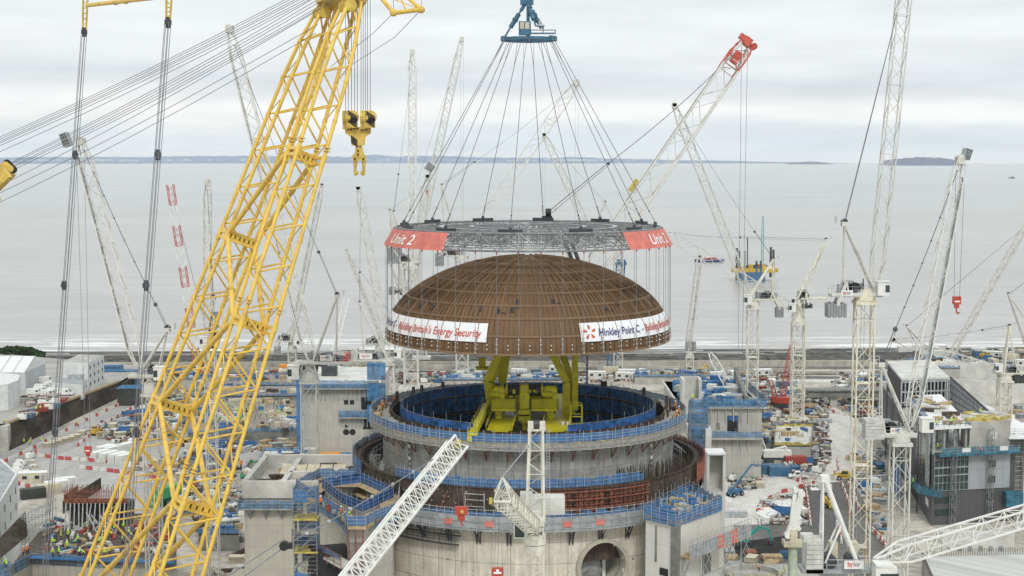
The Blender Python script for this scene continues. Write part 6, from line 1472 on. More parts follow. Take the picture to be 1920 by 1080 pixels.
def bush(px,py,w,h,lab,name='coastal_bush'):
    c=Z(px,py,0); t=thing(name,lab,'bush',(c.x,c.y,0)); rnd=random.Random(int(px)); st=MB()
    for k in range(7): st.tube((c.x+rnd.uniform(-w*.2,w*.2),c.y,0),(c.x+rnd.uniform(-w*.4,w*.4),c.y+rnd.uniform(-3,3),h*.6),.25,5,r2=.08)
    st.build('stems','rebar',t); f=MB()
    cl=[(rnd.uniform(-w/2,w/2),rnd.uniform(-w*.2,w*.2)) for _ in range(26)]
    for (cx,cy) in cl:
        hh=h*(1-(cx/(w/2))**2*.75)*rnd.uniform(.7,1.0); 
        for i in range(230):
            th=rnd.random()*2*PI; ph=rnd.random()*PI; r=w*.12*rnd.uniform(.6,1.1); q=Vector((c.x+cx+r*math.sin(ph)*math.cos(th),c.y+cy+r*math.sin(ph)*math.sin(th),max(.1,hh*.62+r*.55*math.cos(ph)))); s=rnd.uniform(.25,.6)
            a=Vector((rnd.uniform(-1,1),rnd.uniform(-1,1),rnd.uniform(-1,1))).normalized()*s; b=a.orthogonal().normalized()*s; f.q(q-a-b,q+a-b,q+a+b,q-a+b)
    f.build('foliage',mat('leaf',(.035,.065,.022),.9,scale=.3,var=.35,detail=4,spec=.1),t)
bush(22,676,24,7.2,'dark green wind-shaped bush on the shore at the far left'); 

# ================================================================ BUILDINGS
def box_windows(parent, a, b, z0, z1, cols, rows, w, h, m='glass_dark', off=.05, name='window', frame=None):
    a=Vector(a); b=Vector(b); e=(b-a); L=e.length; e.normalize(); n=Vector((e.y,-e.x,0)); an=math.atan2(e.y,e.x)
    for r in range(rows):
        for c in range(cols):
            q=a+e*(L*(c+.5)/cols)+n*off; z=z0+(z1-z0)*(r+.5)/rows; mb=MB(); mb.box((q.x,q.y,z),(w,.12,h),an); wo=mb.build(name,m,parent)
            if frame: f=MB(); [f.box((q.x+e.x*s*w/2,q.y+e.y*s*w/2,z),(.1,.2,h+.1),an) for s in (-1,1)]; f.box((q.x,q.y,z-h/2),(w+.2,.22,.1),an); f.box((q.x,q.y,z+h/2),(w+.2,.22,.1),an); f.build('frame',frame,wo)
def site_buildings():
    # ---- terrace and dark shotcrete wall at the left
    ZT_=7.6; pts=[(-60,842),(18,845),(228,744)]
    g=[Z(*p,0) for p in pts]; top=[Vector((p.x-1.5,p.y+3.0,0)) for p in g]
    m=MB(); n=34
    rnd=random.Random(6)
    for a,b,ta,tb in ((g[1],g[2],top[1],top[2]),):
        for i in range(n):
            p0,p1=a.lerp(b,i/n),a.lerp(b,(i+1)/n); t0,t1=ta.lerp(tb,i/n),ta.lerp(tb,(i+1)/n); z0=ZT_-2.6*i/n; z1=ZT_-2.6*(i+1)/n
            for j in range(6):
                f0,f1=j/6,(j+1)/6; m.q((*(p0.lerp(t0,f0))[:2],z0*f0),(*(p1.lerp(t1,f0))[:2],z1*f0),(*(p1.lerp(t1,f1))[:2],z1*f1),(*(p0.lerp(t0,f1))[:2],z0*f1))
    e=g[2]; m.box((e.x+.3,e.y+8,2.4),(.6,17,5.2)); 
    dw=solo(m,'retaining_wall',mat('shotcrete',(.050,.040,.034),.95,scale=.12,stretch=(1,1,2.5),col2=(.115,.098,.085),lo=.42,hi=.75,detail=9,fine=.25,spec=.1),'long dark brown sprayed retaining wall running up to the left car park','wall',loc=(g[1].x,g[1].y,0))
    m=MB(); q=[Vector((top[1].x,top[1].y,ZT_)),Vector((top[2].x,top[2].y,ZT_-2.6)),Vector((top[2].x,top[2].y+40,ZT_-2.6)),Vector((-230,640,3)),Vector((-330,640,5)),Vector((-330,top[1].y-30,ZT_)),Vector((top[1].x-6,top[1].y-30,ZT_))]
    m.q(*q[:3]); m.q(q[0],q[2],q[3]); m.q(q[0],q[3],q[4]); m.q(q[0],q[4],q[5]); m.q(q[0],q[5],q[6]); struct(m.build('terrace',mat('terrace_gravel',(.42,.41,.38),.95,scale=.1,col2=(.30,.29,.27),detail=8,fine=.15)))
    m=MB(); 
    for i in range(40):
        p0,p1=top[1].lerp(top[2],i/40),top[1].lerp(top[2],(i+1)/40); z=ZT_-2.6*i/40; m.beam((p0.x,p0.y+.2,z+.3),(p1.x,p1.y+.2,z+.3-.065),.7,.7)
    solo(m,'wall_coping','timber','buff earth and timber coping along the top of the dark retaining wall','coping',loc=tuple(top[1]))
    m=MB(); a=Z(-60,852,0); m.prism([(g[1].x-30,g[1].y-2),(g[1].x,g[1].y-1),(g[1].x-.5,g[1].y+3),(g[1].x-30,g[1].y+6)],0,ZT_,top=True); solo(m,'concrete_wall','conc','pale concrete wall at the left edge, at the near end of the dark wall','wall',loc=(g[1].x-15,g[1].y,0))
    def T(px,py,z=ZT_-1.2): return Z(px,py,z)
    # white warehouse with pitched roof
    a=T(-90,730); b=T(48,730); c=T(86,712)
    t=thing('warehouse','white pitched-roof storage tent beside the van park at the far left','warehouse',(b.x,b.y,6.4)); h=6.0
    d=c-b; m=MB(); m.prism([(a.x,a.y),(b.x,b.y),(b.x+d.x,b.y+d.y),(a.x+d.x,a.y+d.y)],5.5,6.4+h,top=False); m.build('wall',panel_mat('tent_wall',(.52,.54,.55),(.50,.52,.53),6,30,(.40,.42,.43),0,var=.06),t)
    mid0=Vector((a.x+d.x/2,a.y+d.y/2,6.4+h+4.2)); mid1=Vector((b.x+d.x/2,b.y+d.y/2,6.4+h+4.2)); A=Vector((a.x,a.y,6.4+h)); B=Vector((b.x,b.y,6.4+h)); D2=Vector((a.x+d.x,a.y+d.y,6.4+h)); E=Vector((b.x+d.x,b.y+d.y,6.4+h))
    m=MB(); m.q(A,B,mid1,mid0); m.q(E,D2,mid0,mid1); m.q(B,E,mid1); m.build('roof','roof_white',t)
    m=MB()
    for k in range(7): q=A.lerp(B,k/6); r=mid0.lerp(mid1,k/6); m.beam(q+Vector((0,0,.1)),r+Vector((0,0,.1)),.25,.15)
    m.build('roof_ribs','galv',t)
    # white office block, three storeys, and low wing
    a=T(118,728); b=T(166,730); c=T(196,714); d=a+(c-b)
    t=thing('office_block','white flat-roofed three-storey office block above the dark retaining wall','office',(b.x,b.y,6.)); h=9.6
    m=MB(); m.prism([(p.x,p.y) for p in (a,b,c,d)],5,6+h); m.build('wall','clad_white',t)
    m=MB(); cc=(a+b+c+d)/4; m.prism([(cc.x+(p.x-cc.x)*.96,cc.y+(p.y-cc.y)*.96) for p in (a,b,c,d)],6+h,6+h+.15); m.build('roof','conc',t)
    box_windows(t,b,c,6.5,6+h-.4,4,3,.9,1.2); 
    m=MB(); p=a.lerp(b,.55); m.box((p.x,p.y-1.5,6+4.2),(5,2,3)); m.build('stair_lobby','galv',t)
    a=T(98,737); b=T(155,742); c=T(164,733); d=T(106,729); t=thing('low_office','low white flat-roofed office wing in front of the three-storey block','office',(b.x,b.y,6.))
    m=MB(); m.prism([(p.x,p.y) for p in (a,b,c,d)],5,6+4.2); m.build('wall','clad_white',t); m=MB(); m.prism([(p.x,p.y) for p in (a,b,c,d)],6+4.2,6+4.3); m.build('roof','formgrey',t); box_windows(t,b,c,7.5,9.5,2,1,.7,1.0)
    # white hull-like canopy at the left edge
    a=P(-30,760,470); b=P(38,735,480); t=thing('canopy','white rounded canopy building cut by the left edge','canopy',(a.x,470,6)); m=MB()
    pts=[P(-30,752,465),P(15,738,470),P(34,722,478),P(38,724,490),P(-30,724,500)]; m.prism([(p.x,p.y) for p in pts],6,15.2,top=True); m.build('wall','clad_white',t)
    # blue cabins behind the office
    for k,(px,py,w,h,mm,lb) in enumerate(((207,708,9,4.5,'lift_blue','blue site cabin behind the white office block'),(222,712,14,3.5,'cont_blue','long dark blue cabin with an outside stair, left shore side'),(246,714,16,3,'cont_blue','low navy blue cabin beside the red and white barriers near the striped crane'))):
        p=Z(px,py,2); t=thing('site_cabin',lb,'cabin',(p.x,p.y,0)); m=MB(); m.box((p.x,p.y,h/2+1),(w,5,h+2)); m.build('wall',mm,t); m=MB(); m.box((p.x,p.y,h+2.1),(w+.3,5.3,.2)); m.build('roof','net_light',t)
    # dark shed
    p=Z(243,760,0); t=thing('dark_shed','black box shed at the end of the dark retaining wall','shed',(p.x,p.y,0)); m=MB(); m.box((p.x,p.y+3,3),(8,8,6)); m.build('wall','cont_dark',t); m=MB(); m.box((p.x-.3,p.y+3,6.1),(8.4,8.4,.2)); m.build('roof','net_light',t)
    # white building at the left bottom
    zt=26; a=Z(-40,985,14); b=P(0,960,330); 
    A=P(-30,905,300); B=P(33,892,325); t=thing('office_block','white office block with small windows cut by the left edge, lower down','office',(B.x,B.y,0)); zt=P(0,897,320).z
    m=MB(); m.prism([(A.x-14,290),(A.x+5,292),(B.x,B.y),(B.x-9,B.y+16),(A.x-14,340)],0,zt); m.build('wall','clad_white',t); m=MB(); m.prism([(A.x-13,291),(A.x+4.6,293),(B.x-.6,B.y),(B.x-9.3,B.y+15),(A.x-13,339)],zt,zt+.12); m.build('roof','formgrey',t)
    box_windows(t,(A.x+5,292,0),(B.x,B.y,0),zt-12,zt-1,4,3,1.0,1.5)
    # ---- fuel building left of the ring
    z=22.; D=425; x0=P(568,820,D).x; x1=P(712,820,D).x
    t=thing('turbine_annex','long pale concrete building with blue netted galleries behind the concrete block','building',((x0+x1)/2,D,0)); cm=panel_mat('fuel_conc',(.46,.45,.41),(.43,.42,.38),5,3.3,(.35,.34,.3),0,var=.12)
    m=MB(); m.prism([(x0,D),(x1,D),(x1,D+34),(x0,D+34)],0,z); m.build('wall',cm,t)
    m=MB(); m.prism([(x0-.5,D-.5),(x1,D-.5),(x1,D+34.5),(x0-.5,D+34.5)],z,z+.2); m.build('roof','conc_white',t)
    nb=MB(); po=MB(); net_band(nb,po,[(x0-1.2,D+20),(x0-1.2,D-1.4),(x1,D-1.4)],z-.6,z+1.6,wob=.2,over=.8); nb.build('roof_netting','net_light',t); po.build('netting_posts','galv',t)
    m=MB(); m.box(((x0+x1)/2,D-.8,z-1),(x1-x0,1.8,.25))
    for k in range(16): m.box((x0+1.5+k*(x1-x0-3)/15,D-.3,z-2.8),(.2,.5,3.4))
    for k in range(10): m.box((P(640+k*7,820,D).x,D-.3,11.0),(.2,.5,2.6))
    m.build('gallery_brackets','formgrey',t)
    nb=MB(); po=MB(); xg=P(636,820,D).x; net_band(nb,po,[(xg,D-1.2),(x1,D-1.2)],12.7,14.8,wob=.2,over=.5); nb.build('gallery_netting','net_light',t); m=MB(); m.box(((xg+x1)/2,D-.7,12.5),(x1-xg,1.6,.25)); m.build('gallery_deck','conc',t)
    nb=MB(); xg2=P(640,820,D).x; net_band(nb,None,[(xg2,D-2),(x1,D-2)],.8,2.8,wob=.2); nb.build('low_netting','net_light',t)
    for (px,pz,r) in ((649,8.2,.9),(661,8.2,.9),(649,5.4+4.5,.45),(671,4.0,.8),(671,1.9,.8)):
        m=MB(); q=P(px,820,D); m.tube((q.x,D-.1,pz),(q.x,D+.4,pz),r,14,cap=True); m.build('round_opening','black',t,smooth=True)
    for (px,py,w,h) in ((649,754,1.2,1.3),(660,754,1.2,1.3),(687,756,3,3.6),(690,795,3,3)):
        q=P(px,py,D); m=MB(); m.box((q.x,D-.05,q.z),(w,.12,h)); m.build('wall_opening','black',t)
    nb=MB(); q=P(706,735,D-4); 
    for k in range(3): nb.box((q.x,D-4,q.z-6+k*6),(5,3,4.6))
    nb.build('stair_netting','net_light',t)
    # blue vertical net at the left corner
    m=MB(); m.q((x0-1.5,D-2,0),(x0+.3,D-2,0),(x0+.3,D-2,z+3),(x0-1.5,D-2,z+3)); m.build('corner_netting','net_blue',t)
    # ---- building right of the ring
    D=400; z=P(0,762,D).z; x0=P(1276,820,D).x; x1=P(1428,820,D).x
    t=thing('safeguard_building','pale concrete building with blue netted galleries and a dark doorway, right of the round building','building',((x0+x1)/2,D,0))
    m=MB(); m.prism([(x0,D),(x1,D),(x1,D+45),(x0,D+45)],0,z); m.build('wall',cm,t)
    m=MB(); m.prism([(x0-.5,D-1),(x1+.5,D-1),(x1+.5,D+46),(x0-.5,D+46)],z-.5,z); m.build('roof_slab','conc_white',t)
    nb=MB(); po=MB(); net_band(nb,po,[(x0,D-1.6),(x1+1,D-1.6),(x1+1,D+30)],z+.1,z+2.6,wob=.3,over=.8); nb.build('roof_netting','net_light',t); po.build('netting_posts','galv',t)
    m=MB(); zz=P(0,815,D).z; m.box(((x0+x1)/2,D-.9,zz-.8),(x1-x0,2,.6)); 
    for k in range(9): m.box((P(1290+k*14,820,D).x,D-.4,z-2.3),(.25,.7,3.6)); m.box((P(1290+k*14,820,D).x,D-.4,zz-2.6),(.22,.6,3))
    m.build('gallery_deck','conc',t)
    nb=MB(); po=MB(); net_band(nb,po,[(x0,D-1.9),(x1,D-1.9)],zz-.4,zz+1.4,wob=.3,over=.7); nb.build('gallery_netting','net_light',t); po.build('netting_posts','galv',t)
    q=P(1374,795,D); m=MB(); m.box((q.x,D-.04,q.z),(3.0,.12,4.6)); m.build('doorway','black',t); m=MB(); m.box((q.x,D-.1,q.z+1.5),(2.8,.06,1.3)); m.build('door_curtain','net_deep',t)
    for px in (1328,1346):
        for k in range(3): q=P(px,795+k*4.4,D); m=MB(); m.box((q.x,D-.04,q.z),(1.0,.12,.5)); m.build('wall_opening','conc_dark',t)
    m=MB(); rnd=random.Random(31)
    for i in range(60):
        m.cur=rnd.choice([0,0,1,2,3]); m.box((rnd.uniform(x0+1,x1-1),rnd.uniform(D+1,D+40),z+rnd.uniform(.4,1.4)),(rnd.uniform(1,5),rnd.uniform(1,4),rnd.uniform(.6,3)),rnd.random()*3)
    m.build('roof_works',['net_light','conc_white','formgrey','net_blue'],t)
    m=MB(); a=P(1384,745,D+30); b=P(1404,790,D+4); m.beam(Vector((a.x,D+36,z+4)),Vector((b.x-1,D+2,z+1)),1.0,3.0); m.build('sloping_wall','conc_dark',t)
    # white box frame and blue stair beside the ring
    D=330; q=P(1297,735,D); t=thing('lift_shaft','pale concrete lift shaft with an open top beside the ring','shaft',(q.x,D,0)); zt=P(0,711,D).z; w=M_(37,D)
    m=MB(); 
    for sx in (-1,1): m.box((q.x+sx*(w/2-.3),D+2,zt/2),(.6,4.6,zt))
    m.box((q.x,D+4,zt/2),(w-1.2,.6,zt)); m.box((q.x,D,zt/2-2.2),(w-1.2,.6,zt-4.4)); m.build('wall','conc_white',t); m=MB(); nb=MB(); net_band(nb,m,[(q.x-w/2,D-1.4),(q.x+w/2+1,D-1.4)],zt-9.6,zt-7.6); nb.build('netting','net_light',t); m.build('posts','galv',t)
    m=MB(); m.box((q.x,D-1,zt-9.8),(w+2,2.4,.3)); m.build('landing','timber_yellow',t)
    D=300; q=P(1309,820,D); t=thing('stair_tower','blue netted scaffold stair tower right of the ring','scaffold tower',(q.x,D,0)); zt=P(0,768,D).z; w=3.6; s=MB(); nt=MB(); cs=[(q.x+sx*w/2,D+sy*w/2) for sx,sy in ((-1,-1),(1,-1),(1,1),(-1,1))]; z=0
    while z<zt:
        for i in range(4):
            a,b=cs[i],cs[(i+1)%4]
            for dz in (0,.8,1.6): s.tube((*a,z+dz),(*b,z+dz),.05)
            s.tube((*a,z),(*b,z+2.4),.05); nt.q((*a,z+.1),(*b,z+.1),(*b,z+2.1),(*a,z+2.1))
        z+=2.4
    for c in cs: s.tube((*c,0),(*c,zt+1),.08)
    s.build('scaffold_tubes','steel',t); nt.build('netting','net_light',t)
    D=290; a=P(1326,820,D); b=P(1361,820,D); zt=P(0,853,D).z; t=thing('white_shelter','white roofed open concrete box on the right of the reddish netting','shelter',((a.x+b.x)/2,D,0))
    m=MB(); 
    for x in (a.x+.25,b.x-.25): m.box((x,D+2.2,zt/2),(.5,4.6,zt))
    m.box(((a.x+b.x)/2,D+4.2,zt/2),(b.x-a.x-1,.4,zt)); m.box(((a.x+b.x)/2,D+2,zt-8),(b.x-a.x-1,4,1.2)); m.box(((a.x+b.x)/2,D,(zt-8)/2),(b.x-a.x-1,.3,zt-8)); m.build('wall','conc_white',t); m=MB(); m.box(((a.x+b.x)/2,D+2.2,zt+.2),(b.x-a.x,5,.4)); m.build('roof','roof_white',t)
    D=300; a=P(1320,820,D); zt=P(0,800,D).z; m=MB(); m.box((a.x+.6,D,zt/2),(1.2,5,zt)); m.box((a.x-1,D+6,zt/2),(3,7,zt-2)); solo(m,'concrete_fin','conc_white','pale vertical concrete fin wall left of the white shelter','wall',loc=(a.x,D,0))
site_buildings()

def cladded():
    h=24.; A=Z(1652,828,0); B=Z(1745,985,0); Cq=Z(1905,962,0)
    # near corner B; left side runs back to A; right (front) side to C
    A=Vector((A.x,A.y,0)); B=Vector((B.x,B.y,0)); fx=Vector((P(1905,820,B.y+5).x,B.y+5,0)); Dq=A+(fx-B)
    t=thing('cladded_building','large half-finished building with grey cladding, glass and blue netting at the right','building',(B.x,B.y,0))
    side=panel_mat('dark_clad',(.085,.088,.092),(.075,.078,.082),2.4,7.0,(.05,.05,.05),math.atan2(A.y-B.y,A.x-B.x),var=.08,rough=.45)
    front_d=panel_mat('dark_clad_front',(.095,.098,.10),(.085,.087,.09),2.6,7.5,(.05,.05,.052),0,var=.08,rough=.45)
    front_l=panel_mat('light_clad',(.34,.36,.38),(.32,.34,.36),2.6,6.5,(.22,.23,.25),0,var=.07,rough=.45)
    m=MB(); m.prism([(p.x,p.y) for p in (A,B,fx,Dq)],0,h-7); m.build('lower_body',side,t)
    e=(fx-B).normalized(); n=Vector((e.y,-e.x,0)); W=(fx-B).length; an=math.atan2(e.y,e.x)
    def panel(f0,f1,z0,z1,mt,name,off=.12,th=.2,parent=t):
        a=B+e*(W*f0)+n*off; b=B+e*(W*f1)+n*off; c=(a+b)/2; m=MB(); m.box((c.x,c.y,(z0+z1)/2),((b-a).length,th,z1-z0),an); return m.build(name,mt,parent)
    panel(.0,.93,0,8.0,front_d,'dark_cladding'); panel(.43,.93,8.2,17.6,front_l,'light_cladding',.16); g=panel(.02,.425,8.2,17.6,'glass_green','glazing',.14)
    m=MB()
    for k in range(9): q=B+e*(W*(.02+.405*k/8))+n*.3; m.box((q.x,q.y,12.9),(.10,.2,9.5),an)
    for k in range(6): q=B+e*(W*.2225)+n*.3; m.box((q.x,q.y,8.3+k*1.85),(W*.405,.2,.10 if k not in (2,3) else .3),an)
    m.build('mullions','formgrey',g)
    for f,z,w,hh in ((.16,6,9,1.6),(.16,3,9,1.6)):
        q=B+e*(W*f)+n*.26; m=MB(); m.box((q.x,q.y,z),(W*.25,.1,hh),an); wo=m.build('strip_window','glass_dark',t)
    for f,z in ((.70,6),(.70,3),(.71,14.2),(.71,10.4),(.72,17.2)):
        q=B+e*(W*f)+n*.3; m=MB(); m.box((q.x,q.y,z),(1.9,.12,1.8 if z<17 else .6),an); wo=m.build('window','glass_dark',t); m=MB(); m.box((q.x,q.y+.0,z-.95),(2.1,.3,.12),an); m.build('sill','galv',wo)
    # side facade details
    e2=(A-B).normalized(); n2=Vector((e2.y,-e2.x,0)); n2=n2 if n2.x<0 else -n2; L2=(A-B).length; a2=math.atan2(e2.y,e2.x)
    for f,z,w in ((.05,4.5,5),(.55,11,6)):
        q=B+e2*(L2*f)+n2*.2; m=MB(); m.box((q.x,q.y,z),(w,.1,1.8),a2); m.build('white_panel','clad_white',t)
    m=MB(); q=B+e2*(L2*.14)+n2*.25; m.box((q.x,q.y,14.5),(L2*.22,.2,10),a2); m.build('side_glazing','glass_green',t)
    m=MB(); q=B+e2*(L2*.04)+n2*.5; m.box((q.x,q.y,16),(L2*.05,.3,14),a2); m.build('pale_column','light_clad' if 'light_clad' in MATS else 'formgrey',t)
    for f in (.12,.25,.33,.42,.62,.75):
        q=B+e2*(L2*f)+n2*1.6; m=MB(); 
        for s in (-.7,.7): m.tube((q.x+e2.x*s,q.y+e2.y*s,0),(q.x+e2.x*s,q.y+e2.y*s,h-2),.09)
        for k in range(14): z=k*(h-2)/14; m.tube((q.x-e2.x*.7,q.y-e2.y*.7,z),(q.x+e2.x*.7,q.y+e2.y*.7,z+(h-2)/14),.05)
        m.build('mast_climber','dark_steel',t)
    for f in (.22,.66):
        q=B+e*(W*f)+n*1.4; m=MB(); lattice(m,(q.x,q.y,0),(q.x,q.y,h-1),1.1,1.1,20,.08,.045,side=tuple(e)); m.build('mast_climber','steel',t)
    # upper open storey: slabs, columns, concrete end wall
    m=MB(); m.prism([(p.x,p.y) for p in (A,B,fx,Dq)],h-6.9,h-6.5,bottom=True); m.build('floor_slab','conc',t)
    for f in (.02,.14,.27,.40):
        for g_ in (.01,.12,.25,.38):
            q=B+e*(W*f)+e2*(L2*g_); m=MB(); m.box((q.x,q.y,h-3.6),(.5,.5,5.8),an); m.build('column','galv',t)
    a=B+e*(W*.44); c_=a+e2*(L2*.12); m=MB(); m.prism([(a.x,a.y),(B.x+e.x*W*.93,B.y+e.y*W*.93),((B+e*(W*.93)+e2*(L2*.12)).x,(B+e*(W*.93)+e2*(L2*.12)).y),(c_.x,c_.y)],h-6.5,h+.4); m.build('concrete_core','conc',t)
    q=B+e*(W*.72)+n*.05; m=MB(); m.box((q.x,q.y,h-3),(2,.1,1.9),an); m.build('core_opening','conc_white',t)
    m=MB(); m.prism([(p.x,p.y) for p in (B+n*.5,B+e*(W*.45)+n*.5,B+e*(W*.45)+e2*(L2*.45),B+e2*(L2*.45))],h-.9,h-.4,bottom=True); m.build('roof_slab','roof_white',t)
    rr=MB(); railing(rr,[B+Vector((0,0,h-.4)),B+e*(W*.45)+Vector((0,0,h-.4))],1.2,.07,1.5); railing(rr,[B+Vector((0,0,h-.4)),B+e2*(L2*.45)+Vector((0,0,h-.4))],1.2,.07,1.5); rr.build('roof_railing','cont_blue',t)
    rc=MB(); rnd=random.Random(40)
    for i in range(36):
        q=B+e*(W*rnd.uniform(.02,.42))+e2*(L2*rnd.uniform(.03,.42)); rc.cur=rnd.choice([0,1,1,2,3]); rc.box((q.x,q.y,h+.1),(rnd.uniform(.6,5),rnd.uniform(.5,2),rnd.uniform(.3,1.1)),rnd.random()*3)
    for i in range(30):
        q=B+e*(W*rnd.uniform(.46,.92))+e2*(L2*rnd.uniform(.01,.11)); rc.cur=rnd.choice([0,1,4]); rc.box((q.x,q.y,h+.7),(rnd.uniform(.6,4),rnd.uniform(.5,1.4),rnd.uniform(.3,1.0)),rnd.random()*3)
    rc.build('roof_materials',['conc_white','timber','rebar','cont_white','timber_yellow'],t)
    # higher rear roof with steel frame
    p0=B+e2*(L2*.60)+e*.5; m=MB(); q=[p0,p0+e*(W*.66),p0+e*(W*.66)+e2*(L2*.34),p0+e2*(L2*.34)]; m.prism([(v.x,v.y) for v in q],h+1.2,h+1.8,bottom=True); m.build('rear_roof','conc_white',t)
    m=MB()
    for k in range(14): a=p0+e*(W*.66*k/13); m.box((a.x,a.y,h-2.4),(.35,.35,7),an)
    for z in (h-5,h-2,h+.8): m.beam(p0+Vector((0,0,z)),p0+e*(W*.66)+Vector((0,0,z)),.4,.4)
    m.build('steel_frame','galv',t)
    m=MB(); m.prism([(v.x,v.y) for v in (p0+e2*1,p0+e*(W*.64)+e2*1,p0+e*(W*.64)+e2*(L2*.32),p0+e2*(L2*.32))],h-6.5,h+1.1); m.build('dark_interior','black',t)
    # slanted panelled wing right of the rear roof
    a=p0+e*(W*.68); b=B+e*(W*.97)+e2*(L2*.28); m=MB(); 
    nn=12
    for k in range(nn):
        u0=a.lerp(b,k/nn); u1=a.lerp(b,(k+.92)/nn); zt0=h+1.6-4.6*k/nn; zt1=h+1.6-4.6*(k+.92)/nn
        for j in range(4):
            f0,f1=j/4+.02,(j+1)/4-.02; zz=lambda zt,f: h-6.4+(zt-h+6.4)*f
            m.q((u0.x,u0.y,zz(zt0,f0)),(u1.x,u1.y,zz(zt1,f0)),(u1.x,u1.y,zz(zt1,f1)),(u0.x,u0.y,zz(zt0,f1)))
    m.build('wing_panels','formgrey',t); m=MB(); m.q((a.x,a.y+.2,h-6.5),(b.x,b.y+.2,h-6.5),(b.x,b.y+.2,h-3.2),(a.x,a.y+.2,h+1.4)); m.beam(Vector((a.x,a.y,h+1.7)),Vector((b.x,b.y,h-3.0)),.4,.4); m.build('wing_frame','dark_steel',t)
    # blue nets
    nb=MB(); po=MB(); net_band(nb,po,[tuple((B+e*(W*.05)+n*2)[:2]),tuple((B+e*(W*1.0)+n*2)[:2])],h-6.9,h-4.9,wob=.4,over=.4); nb.build('front_netting','net_teal',t); po.build('netting_posts','galv',t)
    d=MB(); c=B+e*(W*.52)+n*1.2; d.box((c.x,c.y,h-7),(W*.95,2,.3),an); d.build('netted_gallery','net_teal',t)
    for k in range(5):
        nb=MB(); q=B+e*(W*(.2+.15*k))+n*2.05; nb.box((q.x,q.y,h-5.8),(2.2,.1,1.0),an); nb.build('pale_sheet','clad_white',t) if k in (1,4) else None
    nb=MB(); po=MB(); q0=B+e*(-1)+n2*.5; net_band(nb,po,[tuple((B+e2*(L2*.30)+n2*3)[:2]),tuple((B+e2*(L2*.02)+n2*3)[:2]),tuple((B+e*1+n*3)[:2])],7.2,10,wob=.8,over=.4); nb.build('side_netting','net_teal',t)
    nb=MB(); q=B+e2*(L2*.24)+n2*4; net_band(nb,None,[tuple((q+e2*14)[:2]),tuple(q[:2])],0,8,wob=.5); nb.build('stair_netting','net_blue',t)
    q=B+e*(W*.93)+n*2; m=MB(); m.box((q.x,q.y,5.8),(4,3,3.4)); m.build('draped_netting','net_teal',t)
    # right edge: scaffold bays and roof
    t=thing('steel_frame_building','open steel and scaffold frame building at the right edge','building',(fx.x+9,fx.y+10,0)); m=MB(); x0=fx.x-2.0; y=fx.y+3
    for k in range(8):
        for j in range(9): m.tube((x0+k*2.4,y,j*2.3),(x0+k*2.4+2.4,y,j*2.3),.09); m.tube((x0+k*2.4,y,j*2.3),(x0+k*2.4,y,j*2.3+2.3),.09); m.tube((x0+k*2.4,y,j*2.3+1.1),(x0+k*2.4+2.4,y,j*2.3+1.1),.06)
    m.build('scaffold_bays','galv',t); m=MB(); m.box((x0+10,y+8,10),(19,14,20)); m.build('body','conc_dark',t)
    m=MB(); 
    for k in (2,5): m.box((x0+.4+k*2.4,y-.4,10),(.4,.4,20))
    m.build('white_columns','white_paint',t); m=MB(); m.box((x0+10,y+6,20.2),(20,20,.4)); m.build('roof','roof_white',t); nb=MB(); po=MB(); net_band(nb,po,[(x0,y-.5),(x0+20,y-.5)],20.4,22,wob=.2); po.build('roof_posts','dark_steel',t)
    # foreground low slabs bottom right
    z=12; t=thing('low_slab_building','flat pale roof slab with upstanding bars at the bottom right corner','building',tuple(Z(1780,1060,0))); pts=[Z(1728,1045,z),Z(1752,1100,z),Z(2050,1100,z),Z(2050,1040,z),Z(1900,1036,z)]
    m=MB(); m.prism([(p.x,p.y) for p in pts],0,z); m.build('wall','conc',t); m=MB(); m.prism([(p.x,p.y) for p in pts],z,z+.1); m.build('roof',panel_mat('slab_roof',(.56,.56,.53),(.47,.47,.45),6,30,(.4,.4,.38),0),t)
    m=MB()
    for k in range(60): p=Z(1735,1045,z).lerp(Z(1930,1040,z),k/60); m.tube((p.x,p.y,z),(p.x,p.y,z+1.5),.05)
    for k in range(24): p=Z(1728,1045,z).lerp(Z(1752,1100,z),k/24); m.tube((p.x,p.y,z),(p.x,p.y,z+1.4),.05)
    m.build('starter_bars','rebar',t)['kind']='stuff'
    a=Z(1765,1040,3); b=Z(1900,1040,3); t=thing('panel_wall','pale concrete wall panels behind the low roof slab at the bottom right','wall',(a.x,a.y,0)); m=MB(); m.beam(Vector((a.x,a.y,4)),Vector((b.x,b.y,4)),1.0,8); m.build('wall','conc_white',t)
    for k in range(6):
        p=a.lerp(b,(k+.7)/7); m=MB(); m.box((p.x,p.y-.55,4.5),(.9,.1,1.1)); m.build('wall_opening','formgrey',t)
    # round white tank, tent
    c=Z(1880,758,0); c=Vector((c.x,c.y+26,0)); t=thing('round_wall_tank','white curved concrete wall enclosure at the right behind the cladded building','enclosure',tuple(c)); m=MB(); R=25
    m.lathe((c.x,c.y,0),[(R,0),(R,8),(R-1,8),(R-1,0)],48); m.build('wall','conc_white',t,smooth=False); nb=MB(); net_band(nb,None,[(c.x+20*math.sin(a),c.y-20*math.cos(a)) for a in [k*.25 for k in range(-4,8)]],2,6,wob=.8); nb.build('inner_netting','net_light',t)
    a=Z(1835,800,2); t=thing('white_tent','white ridge tent roof beside the cladded building at the right','tent',(a.x,a.y,0)); D=a.y+20
    m=MB(); x0,x1=P(1828,820,D).x,P(1908,820,D).x; xm=x0+(x1-x0)*.25; zt=P(0,760,D).z; zb=P(0,789,D).z
